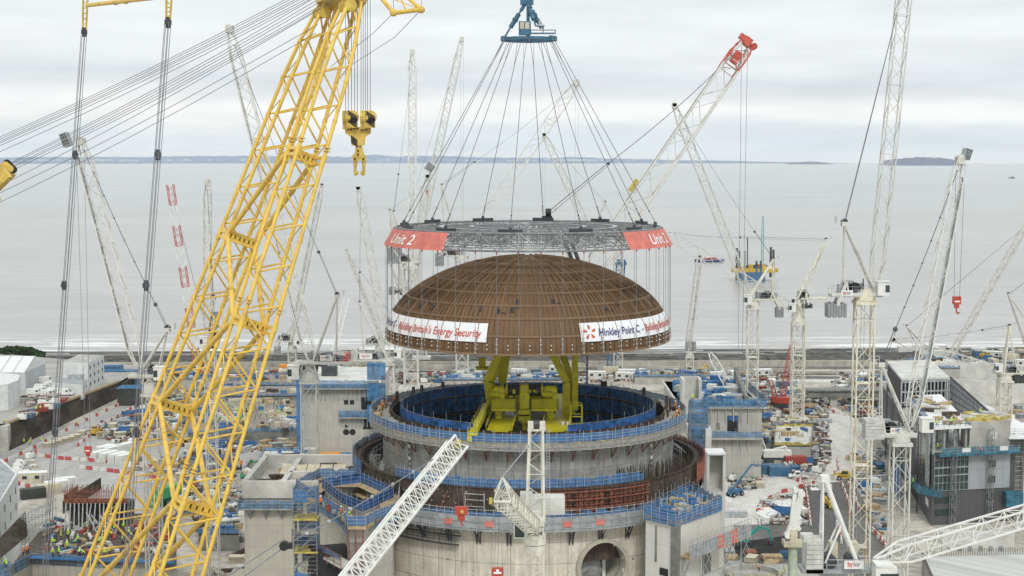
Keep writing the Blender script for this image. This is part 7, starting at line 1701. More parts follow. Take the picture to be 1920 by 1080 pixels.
    m.q((x0,D-8,zb),(x1,D-8,zb),(xm,D,zt)); m.q((xm,D,zt),(x1,D-8,zb),(x1,D+12,zb),(xm,D+12,zt)); m.q((x0,D-8,zb),(xm,D,zt),(xm,D+12,zt),(x0,D+12,zb)); m.build('canvas','roof_white',t); m=MB(); m.box(((x0+x1)/2,D,zb/2),((x1-x0),14,zb)); m.build('wall','clad_white',t)
cladded()

# ================================================================ LEFT PIT AND WORKS
def works():
    # slab under construction at the bottom left
    zt=12.; pts=[Z(20,1062,zt),Z(60,1040,zt),Z(190,1048,zt),Z(330,1050,zt),Z(330,965,zt),Z(205,962,zt),Z(120,985,zt),Z(75,995,zt)]
    t=thing('slab_works','reinforced slab under construction with blue edge netting, crowded with workers, bottom left','slab',(pts[2].x,pts[2].y,0))
    m=MB(); m.prism([(p.x,p.y) for p in pts],0,zt,top=True); m.build('wall',panel_mat('slab_wall',(.42,.40,.35),(.38,.36,.31),1.2,8,(.25,.24,.2),0),t)
    m=MB(); m.q(*[(p.x,p.y,zt+.05) for p in (pts if sum(pts[i].x*pts[(i+1)%8].y-pts[(i+1)%8].x*pts[i].y for i in range(8))>0 else pts[::-1])]); m.build('steel_mat',mat('rebar_mat',(.075,.06,.052),.9,scale=1.2,col2=(.24,.21,.18),lo=.5,hi=.8,detail=8,fine=.4),t)
    nb=MB(); po=MB(); net_band(nb,po,[(p.x,p.y) for p in pts[:4]],zt-1.8,zt+.6,wob=.3,over=.7); net_band(nb,po,[(pts[0].x-12,pts[0].y-16),(pts[0].x,pts[0].y)],zt-1.8,zt+1,wob=.3); nb.build('edge_netting','net_light',t); po.build('netting_posts','galv',t)
    d=MB(); d.beam((pts[1].x,pts[1].y-1,zt-.2),(pts[3].x,pts[3].y-1,zt-.2),1.6,.2); d.build('walkway','net_blue',t)
    rnd=random.Random(17); c=MB()
    for i in range(120):
        p=Z(rnd.uniform(85,320),rnd.uniform(975,1040),zt); c.cur=rnd.choice([0,0,1,2,3,4]); c.box((p.x,p.y,zt+.3),(rnd.uniform(.4,4),rnd.uniform(.2,1.),rnd.uniform(.2,.8)),rnd.random()*3)
    for i in range(120):
        p=Z(rnd.uniform(85,320),rnd.uniform(975,1045),zt); c.cur=4; c.tube((p.x,p.y,zt),(p.x,p.y,zt+rnd.uniform(.6,1.6)),.04,3)
    c.build('loose_materials',['conc_white','timber','cont_blue','cont_red','rebar'],t)['kind']='stuff'
    # orange formwork wall with raking steel props
    D=300; x0=P(118,820,D).x; x1=P(236,820,D).x; zt2=P(0,938,D).z; zb=P(0,1000,D).z
    t=thing('orange_formwork','rust red formwork wall with slanting steel props left of the yellow boom','formwork',((x0+x1)/2,D,0))
    m=MB(); m.box(((x0+x1)/2,D+4,zt2/2-.5),(x1-x0,3,zt2-1)); m.build('form_wall','rebar',t)
    m=MB()
    for z in (zt2,zt2-.5,zt2-7,zt2-7.5): m.beam((x0,D,z),(x1,D,z),.35,.3); 
    m.box(((x0+x1)/2,D+1,zt2-.2),(x1-x0,2.6,.2)); m.box(((x0+x1)/2,D+1,zt2-7.2),((x1-x0)*.9,1.6,.2))
    for k in range(38): x=x0+(x1-x0)*k/37; m.tube((x,D-.2,zt2-.4),(x,D-.2,zt2+2.3+.5*(k%3)),.08); 
    for k in range(26): x=x0+(x1-x0)*k/25; m.tube((x,D-.2,zt2-7.6),(x,D-.2,zt2-5.6),.08)
    for z in (zt2+.9,zt2+1.8,zt2-6.3): m.tube((x0,D-.2,z),(x1,D-.2,z),.06)
    for k in range(8): m.beam((x0,D+k*1.1-.2,zt2+.2),(x0+.1,D+k*1.1+1,zt2+.2),.2,1.8)
    m.build('walkway','rust_red',t)
    m=MB(); rnd=random.Random(5)
    for k in range(15): x=x0+(x1-x0)*(k+.5)/15; m.tube((x,D-.4,zt2-.5),(x+rnd.uniform(-.4,1.2),D-5,zb-2),.14,6)
    for k in range(7): a=P(rnd.uniform(110,200),rnd.uniform(960,985),D-4); m.tube(a,a+Vector((rnd.uniform(3,7),-3,-rnd.uniform(4,9))),.13,6)
    m.build('raking_props','galv',t)
    # scaffolding grid left of it
    D=296; t=thing('scaffold_stack','grey scaffold grid on the dark slope left of the rust red formwork','scaffold',(P(60,820,D).x,D,0)); m=MB()
    X0=P(35,820,D).x; X1=P(82,820,D).x; 
    for i in range(8):
        for j in range(4):
            x=X0+(X1-X0)*i/7; y=D+j*2.2; zt3=P(0,975-i*3,D).z; m.tube((x,y,zt3-8),(x,y,zt3+.6),.06)
        for k in range(6): z=P(0,975-i*3,D).z-8+k*1.7; m.tube((X0,D,z),(X1,D,z),.05); m.tube((x,D,z),(x,D+6.6,z),.05)
    m.build('scaffold_grid','galv',t)
    # dark slope at the lower left
    m=MB(); pt_=[P(-60,1010,285),P(0,1008,285),P(48,958,300),P(52,1005,292),P(0,1048,272),P(-60,1075,262)]; m.q(pt_[0],pt_[1],pt_[4],pt_[5]); m.q(pt_[1],pt_[2],pt_[3],pt_[4]); struct(m.build('dark_slope','shotcrete'))
    m=MB(); m.q(P(95,960,302),P(130,935,330),P(250,900,370),P(200,1000,300)); 
    # second dark wall along the road
    a=Z(188,918,0); b=Z(120,962,0); m=MB(); m.obox(((a.x+b.x)/2,(a.y+b.y)/2,1.5),(b.x-a.x,b.y-a.y,0),(0,2.,0),(0,0,3.2)); solo(m,'retaining_wall','shotcrete','short dark retaining wall between the lower left road and the rust red formwork','wall',loc=(a.x,a.y,0))
    # low concrete structures with blue netting
    def low(poly,z,lab,nm='low_structure',net='net_light',clut=26,seed=1,inner=True,cat='structure'):
        pp=[Z(x,y,z) for x,y in poly]; ar=sum(pp[i].x*pp[(i+1)%len(pp)].y-pp[(i+1)%len(pp)].x*pp[i].y for i in range(len(pp)))
        if ar<0: pp=pp[::-1]
        t=thing(nm,lab,cat,(pp[0].x,pp[0].y,0)); m=MB(); m.prism([(p.x,p.y) for p in pp],0,z); m.build('wall','conc_dark' if clut>30 else 'conc',t)
        m=MB(); m.q(*[(p.x,p.y,z+.06) for p in pp]); m.build('deck','mud' if inner else 'conc_white',t)
        nb=MB(); po=MB(); net_band(nb,po,[(p.x,p.y) for p in pp],z-.4,z+1.2,True,wob=.5,over=.8,step=3); nb.build('edge_netting',net,t); po.build('netting_posts','galv',t)
        rnd=random.Random(seed); c=MB(); x0=min(p[0] for p in poly)+6; x1=max(p[0] for p in poly)-6; y0=min(p[1] for p in poly)+3; y1=max(p[1] for p in poly)-3
        for i in range(clut):
            p=Z(rnd.uniform(x0,x1),rnd.uniform(y0,y1),z); c.cur=rnd.choice([0,0,1,2,3,4]); c.box((p.x,p.y,z+.5),(rnd.uniform(.6,5),rnd.uniform(.4,2.),rnd.uniform(.4,1.8)),rnd.random()*3)
        for i in range(clut): p=Z(rnd.uniform(x0,x1),rnd.uniform(y0,y1),z); c.cur=4; c.tube((p.x,p.y,z),(p.x,p.y,z+rnd.uniform(1,2.4)),.07,3)
        c.build('loose_materials',['net_blue','timber','conc_white','cont_cream','rebar'],t)['kind']='stuff'
    low([(352,812),(352,752),(560,748),(562,806)],3.5,'wide low slab with blue netting and many workers behind the yellow boom',clut=90,seed=2)
    low([(360,742),(372,716),(560,712),(566,742)],5,'low half-built block with blue netted roof behind the wide slab of workers',clut=44,seed=3)
    low([(455,722),(470,704),(566,702),(568,722)],7,'small dark block with blue netting left of the long pale building',clut=18,seed=4)
    low([(488,862),(496,846),(580,846),(578,866)],5,'pale low concrete box behind the white parapet',inner=False,clut=6,seed=5,net='net_light')
    low([(1400,830),(1404,745),(1442,742),(1446,828)],3,'netted blue scaffolding mass beside the white lattice mast',clut=60,seed=6,net='net_light')
    low([(1452,835),(1456,800),(1524,800),(1520,835)],4.5,'pale square base block of the white lattice crane in the compound',inner=False,clut=8,seed=7,net='timber_yellow')
    low([(585,712),(585,702),(730,702),(730,712)],4,'long white low deck with a rail behind the bylor crane',inner=False,clut=5,seed=8,net='clad_white')
    low([(830,712),(832,704),(905,704),(905,712)],3,'small low deck with pale netting behind the ring, left of the olive leg',inner=False,clut=6,seed=9)
    low([(1190,706),(1192,697),(1330,697),(1330,706)],3,'low netted deck behind the ring on the right',inner=True,clut=24,seed=10)
    low([(1300,735),(1305,712),(1400,708),(1402,735)],13,'netted works on the rear roof right of the lift shaft',clut=40,seed=11,net='net_blue')
    low([(1690,690),(1700,676),(1790,672),(1800,690)],6,'pale roof on the shore side behind the cladded building',inner=False,clut=12,seed=12,net='net_light')
    low([(262,712),(266,698),(400,696),(402,710)],5,'long low blue-netted block on the far left shore side',clut=30,seed=14)
    low([(352,860),(356,832),(430,830),(436,858)],3.5,'small grey slab with blue netting behind the boom, below the wide slab',clut=40,seed=15,net='net_blue')
    low([(372,1000),(378,960),(446,960),(448,1000)],4,'small half-built block with blue netting between the boom and the concrete block',clut=40,seed=16,net='net_blue')
    low([(1590,728),(1592,708),(1650,708),(1652,728)],5,'dark low block with pale netting by the approach bridge',clut=20,seed=17)
    low([(920,712),(922,702),(1060,702),(1060,712)],3,'low slab with timber and netting behind the ring centre',clut=30,seed=18,net='net_light')
    low([(450,895),(470,868),(500,868),(490,895)],1,'green netted small compound left of the white parapet',clut=6,seed=13,net='cont_green')
works()
# ================================================================ PEOPLE, PLANT, STORES
def person_mesh(pose, vest):
    """one continuous body grown on a jointed skeleton; clothing colours by height"""
    J={'pelvis':(0,0,.95,.15),'waist':(0,-.01,1.12,.14),'chest':(0,0,1.35,.175),'neck':(0,0,1.52,.065),'head0':(0,-.01,1.60,.085),'head1':(0,-.015,1.70,.105),'crown':(0,-.01,1.79,.085),
       'shL':(-.19,0,1.44,.075),'elL':(-.27,.03,1.17,.055),'wrL':(-.25,-.12,.96,.04),'haL':(-.25,-.17,.89,.035),'shR':(.19,0,1.44,.075),'elR':(.27,.03,1.17,.055),'wrR':(.25,-.12,.96,.04),'haR':(.25,-.17,.89,.035),
       'hpL':(-.10,0,.90,.11),'knL':(-.11,-.02,.50,.075),'anL':(-.12,.02,.10,.05),'toL':(-.12,-.16,.04,.045),'hpR':(.10,0,.90,.11),'knR':(.11,-.02,.50,.075),'anR':(.12,.02,.10,.05),'toR':(.12,-.16,.04,.045)}
    J={k:list(v) for k,v in J.items()}
    if pose==1:     # striding
        J['knL'][1]-=.18; J['anL'][1]-=.28; J['toL'][1]-=.30; J['knR'][1]+=.05; J['anR'][1]+=.30; J['anR'][2]+=.05; J['toR'][1]+=.26; J['elL'][1]+=.12; J['wrR'][1]-=.15; J['haR'][1]-=.2; J['wrR'][2]+=.1; J['haR'][2]+=.1
    if pose==2:     # bent over the work
        for k,(dy,dz) in {'waist':(-.12,-.02),'chest':(-.34,-.13),'neck':(-.48,-.2),'head0':(-.54,-.24),'head1':(-.60,-.29),'crown':(-.66,-.33),'shL':(-.40,-.2),'shR':(-.40,-.2),'elL':(-.52,-.33),'elR':(-.52,-.33),'wrL':(-.45,-.42),'wrR':(-.45,-.42),'haL':(-.45,-.45),'haR':(-.45,-.45),'knL':(-.12,-.02),'knR':(-.02,0)}.items(): J[k][1]+=dy; J[k][2]+=dz
    E=[('pelvis','waist'),('waist','chest'),('chest','neck'),('neck','head0'),('head0','head1'),('head1','crown'),('chest','shL'),('shL','elL'),('elL','wrL'),('wrL','haL'),('chest','shR'),('shR','elR'),('elR','wrR'),('wrR','haR'),('pelvis','hpL'),('hpL','knL'),('knL','anL'),('anL','toL'),('pelvis','hpR'),('hpR','knR'),('knR','anR'),('anR','toR')]
    names=list(J); me=bpy.data.meshes.new('skel'); me.from_pydata([tuple(J[n][:3]) for n in names],[(names.index(a),names.index(b)) for a,b in E],[])
    ob=bpy.data.objects.new('skel',me); scene.collection.objects.link(ob); md=ob.modifiers.new('s','SKIN')
    for i,n in enumerate(names): me.skin_vertices[0].data[i].radius=(J[n][3],J[n][3]*.85); me.skin_vertices[0].data[i].use_root=(n=='pelvis')
    sb=ob.modifiers.new('d','SUBSURF'); sb.levels=1; sb.render_levels=1
    dg=bpy.context.evaluated_depsgraph_get(); dg.update(); out=bpy.data.meshes.new_from_object(ob.evaluated_get(dg)); bpy.data.objects.remove(ob)
    out.name='person_body'; out.materials.clear()
    for m in ('skin',vest,'navy'): out.materials.append(MATS[m])
    hp=Vector(J['head1'][:3])
    for p in out.polygons:
        c=p.center; p.use_smooth=True
        if (c-hp).length<.17: p.material_index=0
        elif c.z<(.88): p.material_index=2 if min((c-Vector(J[k][:3])).length for k in ('haL','haR'))>.11 else 0
        else: p.material_index=1
    return out, hp
def make_person(pose,vest,hat):
    me,hp=person_mesh(pose,vest); o=bpy.data.objects.new('person',me); scene.collection.objects.link(o)
    h=MB(); h.lathe((hp.x,hp.y,hp.z+.04),[(.17,.0),(.135,.02),(.13,.07),(.09,.13),(.01,.15)],10); ho=h.build('helmet',hat,None,smooth=True); ho.parent=o
    b=MB(); b.box((hp.x,hp.y,0),(.01,.01,.01)); 
    return o
PPL={('lime',p):make_person(p,'lime','helmet') for p in (0,1,2)}; PPL.update({('orange',p):make_person(p,'hi_orange','helmet') for p in (0,1,2)})
USED=set()
def put(proto,x,y,z,rz,label,cat,group):
    key=proto.name
    if key not in USED: USED.add(key); o=proto
    else:
        o=proto.copy(); scene.collection.objects.link(o)
        for ch in KID[key]:
            c=ch.copy(); c.parent=o; scene.collection.objects.link(c)
            for g in KID.get(ch.name,()): d=g.copy(); d.parent=c; scene.collection.objects.link(d)
    o.location=(x,y,z); o.rotation_euler=(0,0,rz); tag(o,label,cat,group); return o
# ---- prototypes (all built at the origin)
PR={}
def reg(key,name): o=bpy.data.objects.new(name,None); scene.collection.objects.link(o); PR[key]=o; return o
def p_container(key,col,L=6.1):
    t=reg(key,'shipping_container'); m=MB(); m.box((0,0,1.3),(L,2.44,2.6)); n=int(L/.28)
    for k in range(n): x=-L/2+.2+k*(L-.4)/n; m.box((x,-1.24,1.3),(.12,.05,2.3)); m.box((x,1.24,1.3),(.12,.05,2.3))
    m.build('body',col,t); m=MB(); m.box((0,0,2.63),(L-.1,2.4,.06)); m.build('roof',col if col!='cont_white' else 'roof_white',t)
    m=MB(); 
    for s in (-.6,.6): m.box((L/2+.03,s,1.3),(.06,1.1,2.3)); m.tube((L/2+.09,s*.5,.2),(L/2+.09,s*.5,2.4),.03)
    m.build('door',col,t)
for c in ('blue','orange','green','white','red','dark','cream'): p_container('cont_'+c,'cont_'+c)
def p_cabin(key,col):
    t=reg(key,'site_cabin'); m=MB(); m.box((0,0,1.35),(7.2,2.8,2.7)); m.build('wall',col,t); m=MB(); m.box((0,0,2.76),(7.4,3.0,.12)); m.build('roof','roof_white' if col!='cont_blue' else 'formgrey',t)
    for x in (-2,1.2): m=MB(); m.box((x,-1.42,1.6),(1.2,.06,.9)); m.build('window','glass_dark',t)
    m=MB(); m.box((2.8,-1.42,1.1),(.85,.06,2.0)); m.build('door','formgrey',t)
p_cabin('cabin_white','cont_white'); p_cabin('cabin_blue','cont_blue'); p_cabin('cabin_cream','cont_cream')
def p_barrier(key,col):
    t=reg(key,'traffic_barrier'); m=MB(); n=1.9
    m.prism([(-n/2,-.28),(n/2,-.28),(n/2,.28),(-n/2,.28)],0,.3); m.prism([(-n/2,-.16),(n/2,-.16),(n/2,.16),(-n/2,.16)],.3,1.0); m.build('body',col,t)
    m=MB(); m.box((n/2,0,.5),(.12,.14,.9)); m.build('joint_pin',col,t)
p_barrier('bar_red','plastic_red'); p_barrier('bar_white','plastic_white')
def p_stack(key,name,cols,kind):
    t=reg(key,name); r=random.Random(len(key)*7+ord(key[0])); m=MB()
    if kind=='timber':
        for k in range(4):
            for j in range(5): m.box((r.uniform(-.2,.2),-1+.5*j,.2+.3*k),(4.2,.4,.24))
        m.build('boards',cols[0],t); m=MB(); [m.box((x,0,.04),(.15,2.4,.08)) for x in (-1.5,1.5)]; m.build('bearers','rebar',t)
    elif kind=='pipes':
        for k in range(3):
            for j in range(5-k): m.tube((-3.2,-1+.5*j+.25*k,.26+.42*k),(3.2,-1+.5*j+.25*k,.26+.42*k),.24,8,cap=True)
        m.build('pipes',cols[0],t,smooth=True); m=MB(); [m.box((x,0,.02),(.2,2.6,.1)) for x in (-2,2)]; m.build('bearers','timber',t)
    elif kind=='bars':
        for k in range(26): y=r.uniform(-.9,.9); z=r.uniform(.15,.6); m.tube((-4+r.uniform(-.4,.4),y,z),(4+r.uniform(-.4,.4),y+r.uniform(-.2,.2),z),.05,4)
        m.build('bars',cols[0],t); m=MB(); [m.box((x,0,.05),(.2,2.2,.12)) for x in (-2.5,2.5)]; m.build('bearers','timber',t)
    elif kind=='bags':
        for k in range(7): x,y=r.uniform(-1.2,1.2),r.uniform(-1.,1.); m.lathe((x,y,0),[(.4,0),(.52,.25),(.5,.7),(.3,.85),(.01,.88)],8)
        m.build('bags',cols[0],t,smooth=True); m=MB(); m.box((0,0,.03),(3,2.4,.08)); m.build('pallet','timber',t)
    elif kind=='panels':
        for k in range(7): m.box((r.uniform(-.15,.15),r.uniform(-.15,.15),.15+k*.2),(3.4,2.2,.13))
        m.build('panels',cols[0],t); m=MB(); [m.box((0,y,.9),(3.5,.1,1.8)) for y in (-1.2,1.2)] if len(cols)>1 else [m.box((x,0,.04),(.2,2.2,.08)) for x in (-1,1)]; m.build('frame',cols[-1],t)
    elif kind=='skip':
        m.prism([(-1.4,-.9),(1.4,-.9),(1.4,.9),(-1.4,.9)],0,.2); [m.obox((0,s*1.05,.75),(3.6,0,0),(0,.08,0),(0,s*.25,1.2)) for s in (-1,1)]; [m.obox((s*1.75,0,.75),(.08,0,0),(0,2.0,0),(s*.4,0,1.2)) for s in (-1,1)]
        m.build('tub',cols[0],t); m=MB(); [m.box((r.uniform(-1,1),r.uniform(-.5,.5),.75),(r.uniform(.5,1.4),r.uniform(.3,.8),.5),r.random()*3) for _ in range(6)]; m.build('waste','timber',t)
    elif kind=='rack':
        for x in (-1.6,0,1.6):
            for y in (-.8,.8): m.tube((x,y,0),(x,y,1.9),.06)
        for z in (.3,1.0,1.7):
            for y in (-.8,.8): m.tube((-1.6,y,z),(1.6,y,z),.05)
        m.build('rack_frame',cols[0],t); m=MB(); [m.box((r.uniform(-1,1),r.uniform(-.4,.4),z),(1.5,.8,.5)) for z in (.5,1.2) for _ in (0,1)]; m.build('rack_load',cols[-1],t)
    elif kind=='gen':
        m.box((0,0,.95),(2.6,1.3,1.5)); m.build('casing',cols[0],t); m=MB(); m.box((0,0,.12),(2.8,1.4,.2)); m.box((.8,0,1.85),(.4,.4,.3)); m.build('base_frame','dark_steel',t)
for k,n,c,kd in (('timber','timber_stack',('timber',),'timber'),('pipes_g','pipe_stack',('galv',),'pipes'),('pipes_w','pipe_stack',('white_paint',),'pipes'),('bars','bar_bundle',('rebar',),'bars'),('bars_r','bar_bundle',('rust_red',),'bars'),('bags','bag_pallet',('conc_white',),'bags'),
    ('pan_b','panel_stack',('cont_blue','net_blue'),'panels'),('pan_g','panel_stack',('formgrey',),'panels'),('pan_o','panel_stack',('rust_red',),'panels'),('pan_c','panel_stack',('cont_cream',),'panels'),('skip_b','skip',('cont_blue',),'skip'),('skip_r','skip',('cont_red',),'skip'),('skip_y','skip',('plant_yellow',),'skip'),
    ('rack_b','material_rack',('cont_blue','cont_cream'),'rack'),('rack_o','material_rack',('rust_red','conc_white'),'rack'),('gen_w','generator',('white_paint',),'gen'),('gen_b','generator',('lift_blue',),'gen'),('gen_g','generator',('cont_green',),'gen'),('gen_y','generator',('plant_yellow',),'gen')):
    p_stack(k,n,c,kd)
def wheels(t,xs,y,r,w=.3):
    for x in xs:
        for s in (-1,1):
            m=MB(); m.tube((x,s*y-w/2*s,r),(x,s*y+w/2*s,r),r,14,cap=True); wo=m.build('wheel','tyre',t,smooth=True); m=MB(); m.tube((x,s*y+w/2*s,r),(x,s*(y)+w/2*s+.03*s,r),r*.5,10,cap=True); m.build('rim','galv',wo)
def p_van(key,pick=False):
    t=reg(key,'pickup_truck' if pick else 'van'); m=MB(); L=5.4; 
    def side(prof,w):
        b=[( x,-w/2,z) for x,z in prof]; f=[(x,w/2,z) for x,z in prof]; m.q(*b); m.q(*f[::-1])
        for i in range(len(prof)): j=(i+1)%len(prof); m.q(b[j],b[i],f[i],f[j])
    if pick: side([(-2.7,.5),(2.7,.5),(2.7,1.0),(1.7,1.15),(1.0,1.95),(-.4,2.0),(-.5,1.1),(-2.7,1.1)],1.95)
    else: side([(-2.7,.45),(2.7,.45),(2.7,1.1),(2.0,1.3),(1.2,2.2),(.9,2.4),(-2.6,2.45),(-2.7,2.2)],1.95)
    m.build('body','white_paint',t); g=MB()
    if pick: g.obox((1.36,0,1.57),(.62,0,-.72),(0,1.7,0),(.03,0,.03)); g.box((.3,0,1.6),(1.1,2.0,.5)); g.build('window','glass_dark',t); g=MB(); g.box((-1.6,0,1.3),(2.0,1.7,.5)); g.build('load','formgrey',t)
    else: g.obox((1.62,0,1.78),(.75,0,-.84),(0,1.75,0),(.03,0,.03)); g.box((.75,0,1.75),(.8,2.0,.55)); g.build('window','glass_dark',t)
    g=MB(); [g.box((2.71,s*.75,.85),(.05,.3,.2)) for s in (-1,1)]; g.build('headlight','galv',t); wheels(t,(-1.7,1.75),.9,.36)
p_van('van'); p_van('pickup',True)
def p_excavator(key,col):
    t=reg(key,'excavator'); m=MB(); [m.box((0,s*1.1,.45),(4.0,.6,.9)) for s in (-1,1)]; m.build('track','dark_steel',t)
    m=MB(); m.box((-.4,0,1.55),(3.4,2.6,1.0)); m.box((-1.5,0,1.9),(1.3,2.6,1.1)); m.build('body',col,t); m=MB(); m.box((.6,.75,2.35),(1.5,1.0,1.6)); co=m.build('cab',col,t); m=MB(); m.box((.7,.75,2.5),(1.45,1.04,1.0)); m.build('cab_window','glass_dark',co)
    m=MB(); m.beam((1.0,-.2,1.6),(3.6,-.2,4.2),.5,.6); m.beam((3.6,-.2,4.2),(6.0,-.2,3.4),.4,.5); m.build('boom',col,t); m=MB(); m.beam((6.0,-.2,3.5),(6.7,-.2,1.2),.35,.4); ao=m.build('dipper_arm',col,t); m=MB(); m.box((6.5,-.2,.7),(1.0,1.1,.8)); m.build('bucket','dark_steel',ao)
p_excavator('exc_teal','plant_teal'); p_excavator('exc_yellow','plant_yellow')
def p_tele(key,col,lift=False):
    t=reg(key,'boom_lift' if lift else 'telehandler'); m=MB(); m.box((0,0,1.1),(4.2,1.5,.8)); m.box((-1.2,0,1.7),(1.6,1.6,.8)); m.build('body',col,t); wheels(t,(-1.5,1.6),1.0,.62,.45)
    if lift:
        m=MB(); m.beam((-1.0,0,2.0),(6.5,0,7.5),.35,.4); m.build('boom',col,t); m=MB(); m.beam((6.5,0,7.5),(8.3,0,6.6),.25,.25); m.box((8.9,0,6.9),(1.2,1.6,.15)); [m.tube((8.9+a*.55,b*.75,6.9),(8.9+a*.55,b*.75,8),.05) for a in (-1,1) for b in (-1,1)]; m.build('basket',col,t)
    else:
        m=MB(); m.box((.2,.5,2.0),(1.5,.9,1.5)); co=m.build('cab',col,t); m=MB(); m.box((.2,.5,2.2),(1.55,.94,.8)); m.build('cab_window','glass_dark',co); m=MB(); m.beam((-1.8,-.4,2.2),(3.0,-.4,1.5),.35,.4); m.box((3.1,-.1,.9),(.2,1.6,1.0)); m.build('boom',col,t)
p_tele('tele_y','plant_yellow'); p_tele('lift_b','cont_blue',True); p_tele('dump_y','plant_yellow')
KID={}
for o in list(scene.objects):
    if o.parent: KID.setdefault(o.parent.name,[]).append(o)
PROTO_NAMES=[o.name for o in PR.values()]+[o.name for o in PPL.values()]
# real-world prototypes that are never used are removed at the end
def pl(key,px,py,rz,label,cat,group=None,z=0.): p=Z(px,py,z); return put(PR[key],p.x,p.y,z,rz,label,cat,group)
RN=random.Random(21)
KINDS={'timber':('stack of boards','timber stack'),'pipes_g':('stack of grey steel pipes','pipe stack'),'pipes_w':('stack of white tubes','pipe stack'),'bars':('bundle of dark reinforcing bars','bar bundle'),'bars_r':('bundle of rusty red bars','bar bundle'),'bags':('pallet of pale bulk bags','bag pallet'),'pan_b':('stack of blue formwork panels','panel stack'),'pan_g':('stack of grey formwork panels','panel stack'),'pan_o':('stack of rust red panels','panel stack'),'pan_c':('stack of cream plywood panels','panel stack'),
 'skip_b':('blue waste skip','skip'),'skip_r':('red waste skip','skip'),'skip_y':('yellow waste skip','skip'),'rack_b':('blue material rack','rack'),'rack_o':('rust red material rack','rack'),'gen_w':('white generator box','generator'),'gen_b':('steel blue generator box','generator'),'gen_g':('green generator box','generator'),'gen_y':('yellow generator box','generator'),'cont_blue':('blue shipping container','container'),'cont_white':('white shipping container','container'),'cont_red':('red shipping container','container'),'cont_green':('green shipping container','container'),'cont_orange':('orange shipping container','container'),'cont_cream':('cream shipping container','container'),'cont_dark':('black shipping container','container'),'cabin_white':('white site cabin','cabin'),'cabin_blue':('blue site cabin','cabin'),'cabin_cream':('cream site cabin','cabin')}
SMALL=['timber','pipes_g','bars','bars','bars_r','bags','bags','pan_b','bars','pan_g','pan_g','pan_o','pan_c','pan_c','skip_b','rack_b','rack_o','gen_w','gen_w','timber']
BIG=['cont_white','cont_blue','cont_white','cabin_white','cont_cream','cabin_white','cabin_blue']
PLACED=[]
def fill(poly,n,place,kinds=SMALL,z=0.,rz=None,tries=30,gap=1.0):
    x0,x1=min(p[0] for p in poly),max(p[0] for p in poly); y0,y1=min(p[1] for p in poly),max(p[1] for p in poly)
    def ins(x,y):
        c=False; j=len(poly)-1
        for i in range(len(poly)):
            if (poly[i][1]>y)!=(poly[j][1]>y) and x<(poly[j][0]-poly[i][0])*(y-poly[i][1])/(poly[j][1]-poly[i][1])+poly[i][0]: c=not c
            j=i
        return c
    for i in range(n):
        for _ in range(tries):
            px,py=RN.uniform(x0,x1),RN.uniform(y0,y1); 
            if not ins(px,py): continue
            p=Z(px,py,z); k=RN.choice(kinds); r=(4.4 if k.startswith(('cont','cabin','bars')) else 2.6)*gap
            if any((p.x-a)**2+(p.y-b)**2<(r+c)**2*.62 for a,b,c in PLACED): continue
            PLACED.append((p.x,p.y,r)); lab,cat=KINDS[k]; a=rz if rz is not None else RN.choice([0,0,PI/2,.3,-.4,1.2]); a+=RN.uniform(-.08,.08)
            put(PR[k],p.x,p.y,z,a,lab+' '+place,cat,(lab if lab.endswith(('panels','bags','bars','boards','pipes','tubes')) else lab+'s')+' '+place); break
def line(pts,place,spacing=2.05,pat='rw',group=None,z=0.):
    """barriers end to end along a photo polyline"""
    W=[Z(x,y,z) for x,y in pts]; i=0
    for a,b in zip(W,W[1:]):
        L=(b-a).length; n=max(1,int(L/spacing)); an=math.atan2(b.y-a.y,b.x-a.x)
        for k in range(n):
            q=a.lerp(b,(k+.5)/n); c=pat[i%len(pat)]; i+=1; PLACED.append((q.x,q.y,1.0))
            put(PR['bar_red' if c=='r' else 'bar_white'],q.x,q.y,z,an,('red' if c=='r' else 'white')+' plastic barrier '+place,'barrier',('red' if c=='r' else 'white')+' barriers '+place)
# barriers
line([(8,868),(62,842),(140,800),(228,758)],'at the foot of the dark retaining wall',2.3,'rwww')
line([(145,838),(180,808),(232,775),(252,765)],'along the inner edge of the left ramp',2.3,'rww')
line([(66,846),(72,856),(120,862),(180,866),(250,872),(300,880),(345,888)],'along the middle of the left haul road',2.15,'rrwwrw')
line([(148,878),(200,884),(262,892),(330,905)],'along the near edge of the left haul road',2.15,'wrwwrr')
line([(98,898),(132,902)],'beside the cream hut at the lower left',2.15,'wr')
line([(30,908),(66,918)],'by the cabins at the lower left',2.15,'rw')
line([(1570,862),(1572,880),(1560,895),(1530,905),(1480,922),(1462,925)],'round the right-hand compound corner',2.1,'rww')
line([(1480,893),(1500,905),(1512,880),(1516,874)],'round the white pickup',2.1,'rw')
line([(1424,985),(1425,955),(1440,938),(1462,927)],'beside the white steel piles',2.1,'wwr')
line([(1508,905),(1514,935),(1520,985)],'between the pile yard and the dark road',2.1,'rw')
line([(1578,908),(1590,940),(1600,970)],'in a double row on the dark road',2.1,'rww')
line([(1590,908),(1602,930),(1612,960)],'in the inner row on the dark road',2.1,'wrw')
line([(1568,982),(1576,1000),(1578,1020)],'in the short row beside the bylor crane',2.1,'wwr')
line([(1540,760),(1565,775),(1590,780)],'beside the far end of the pale road',2.1,'rww')
line([(1630,990),(1650,1010),(1662,1030)],'at the foot of the cladded building',2.1,'rw')
line([(250,722),(300,722),(360,724)],'in the far left barrier park',2.1,'rrw'); line([(420,708),(480,707),(560,706)],'behind the yellow boom near the shore',2.1,'rwr')
line([(300,702),(352,702)],'near the striped crane',2.1,'rw'); line([(700,702),(830,703)],'behind the ring on the left',2.1,'rwrww'); line([(1330,716),(1400,716)],'behind the netted roof works',2.1,'rw')
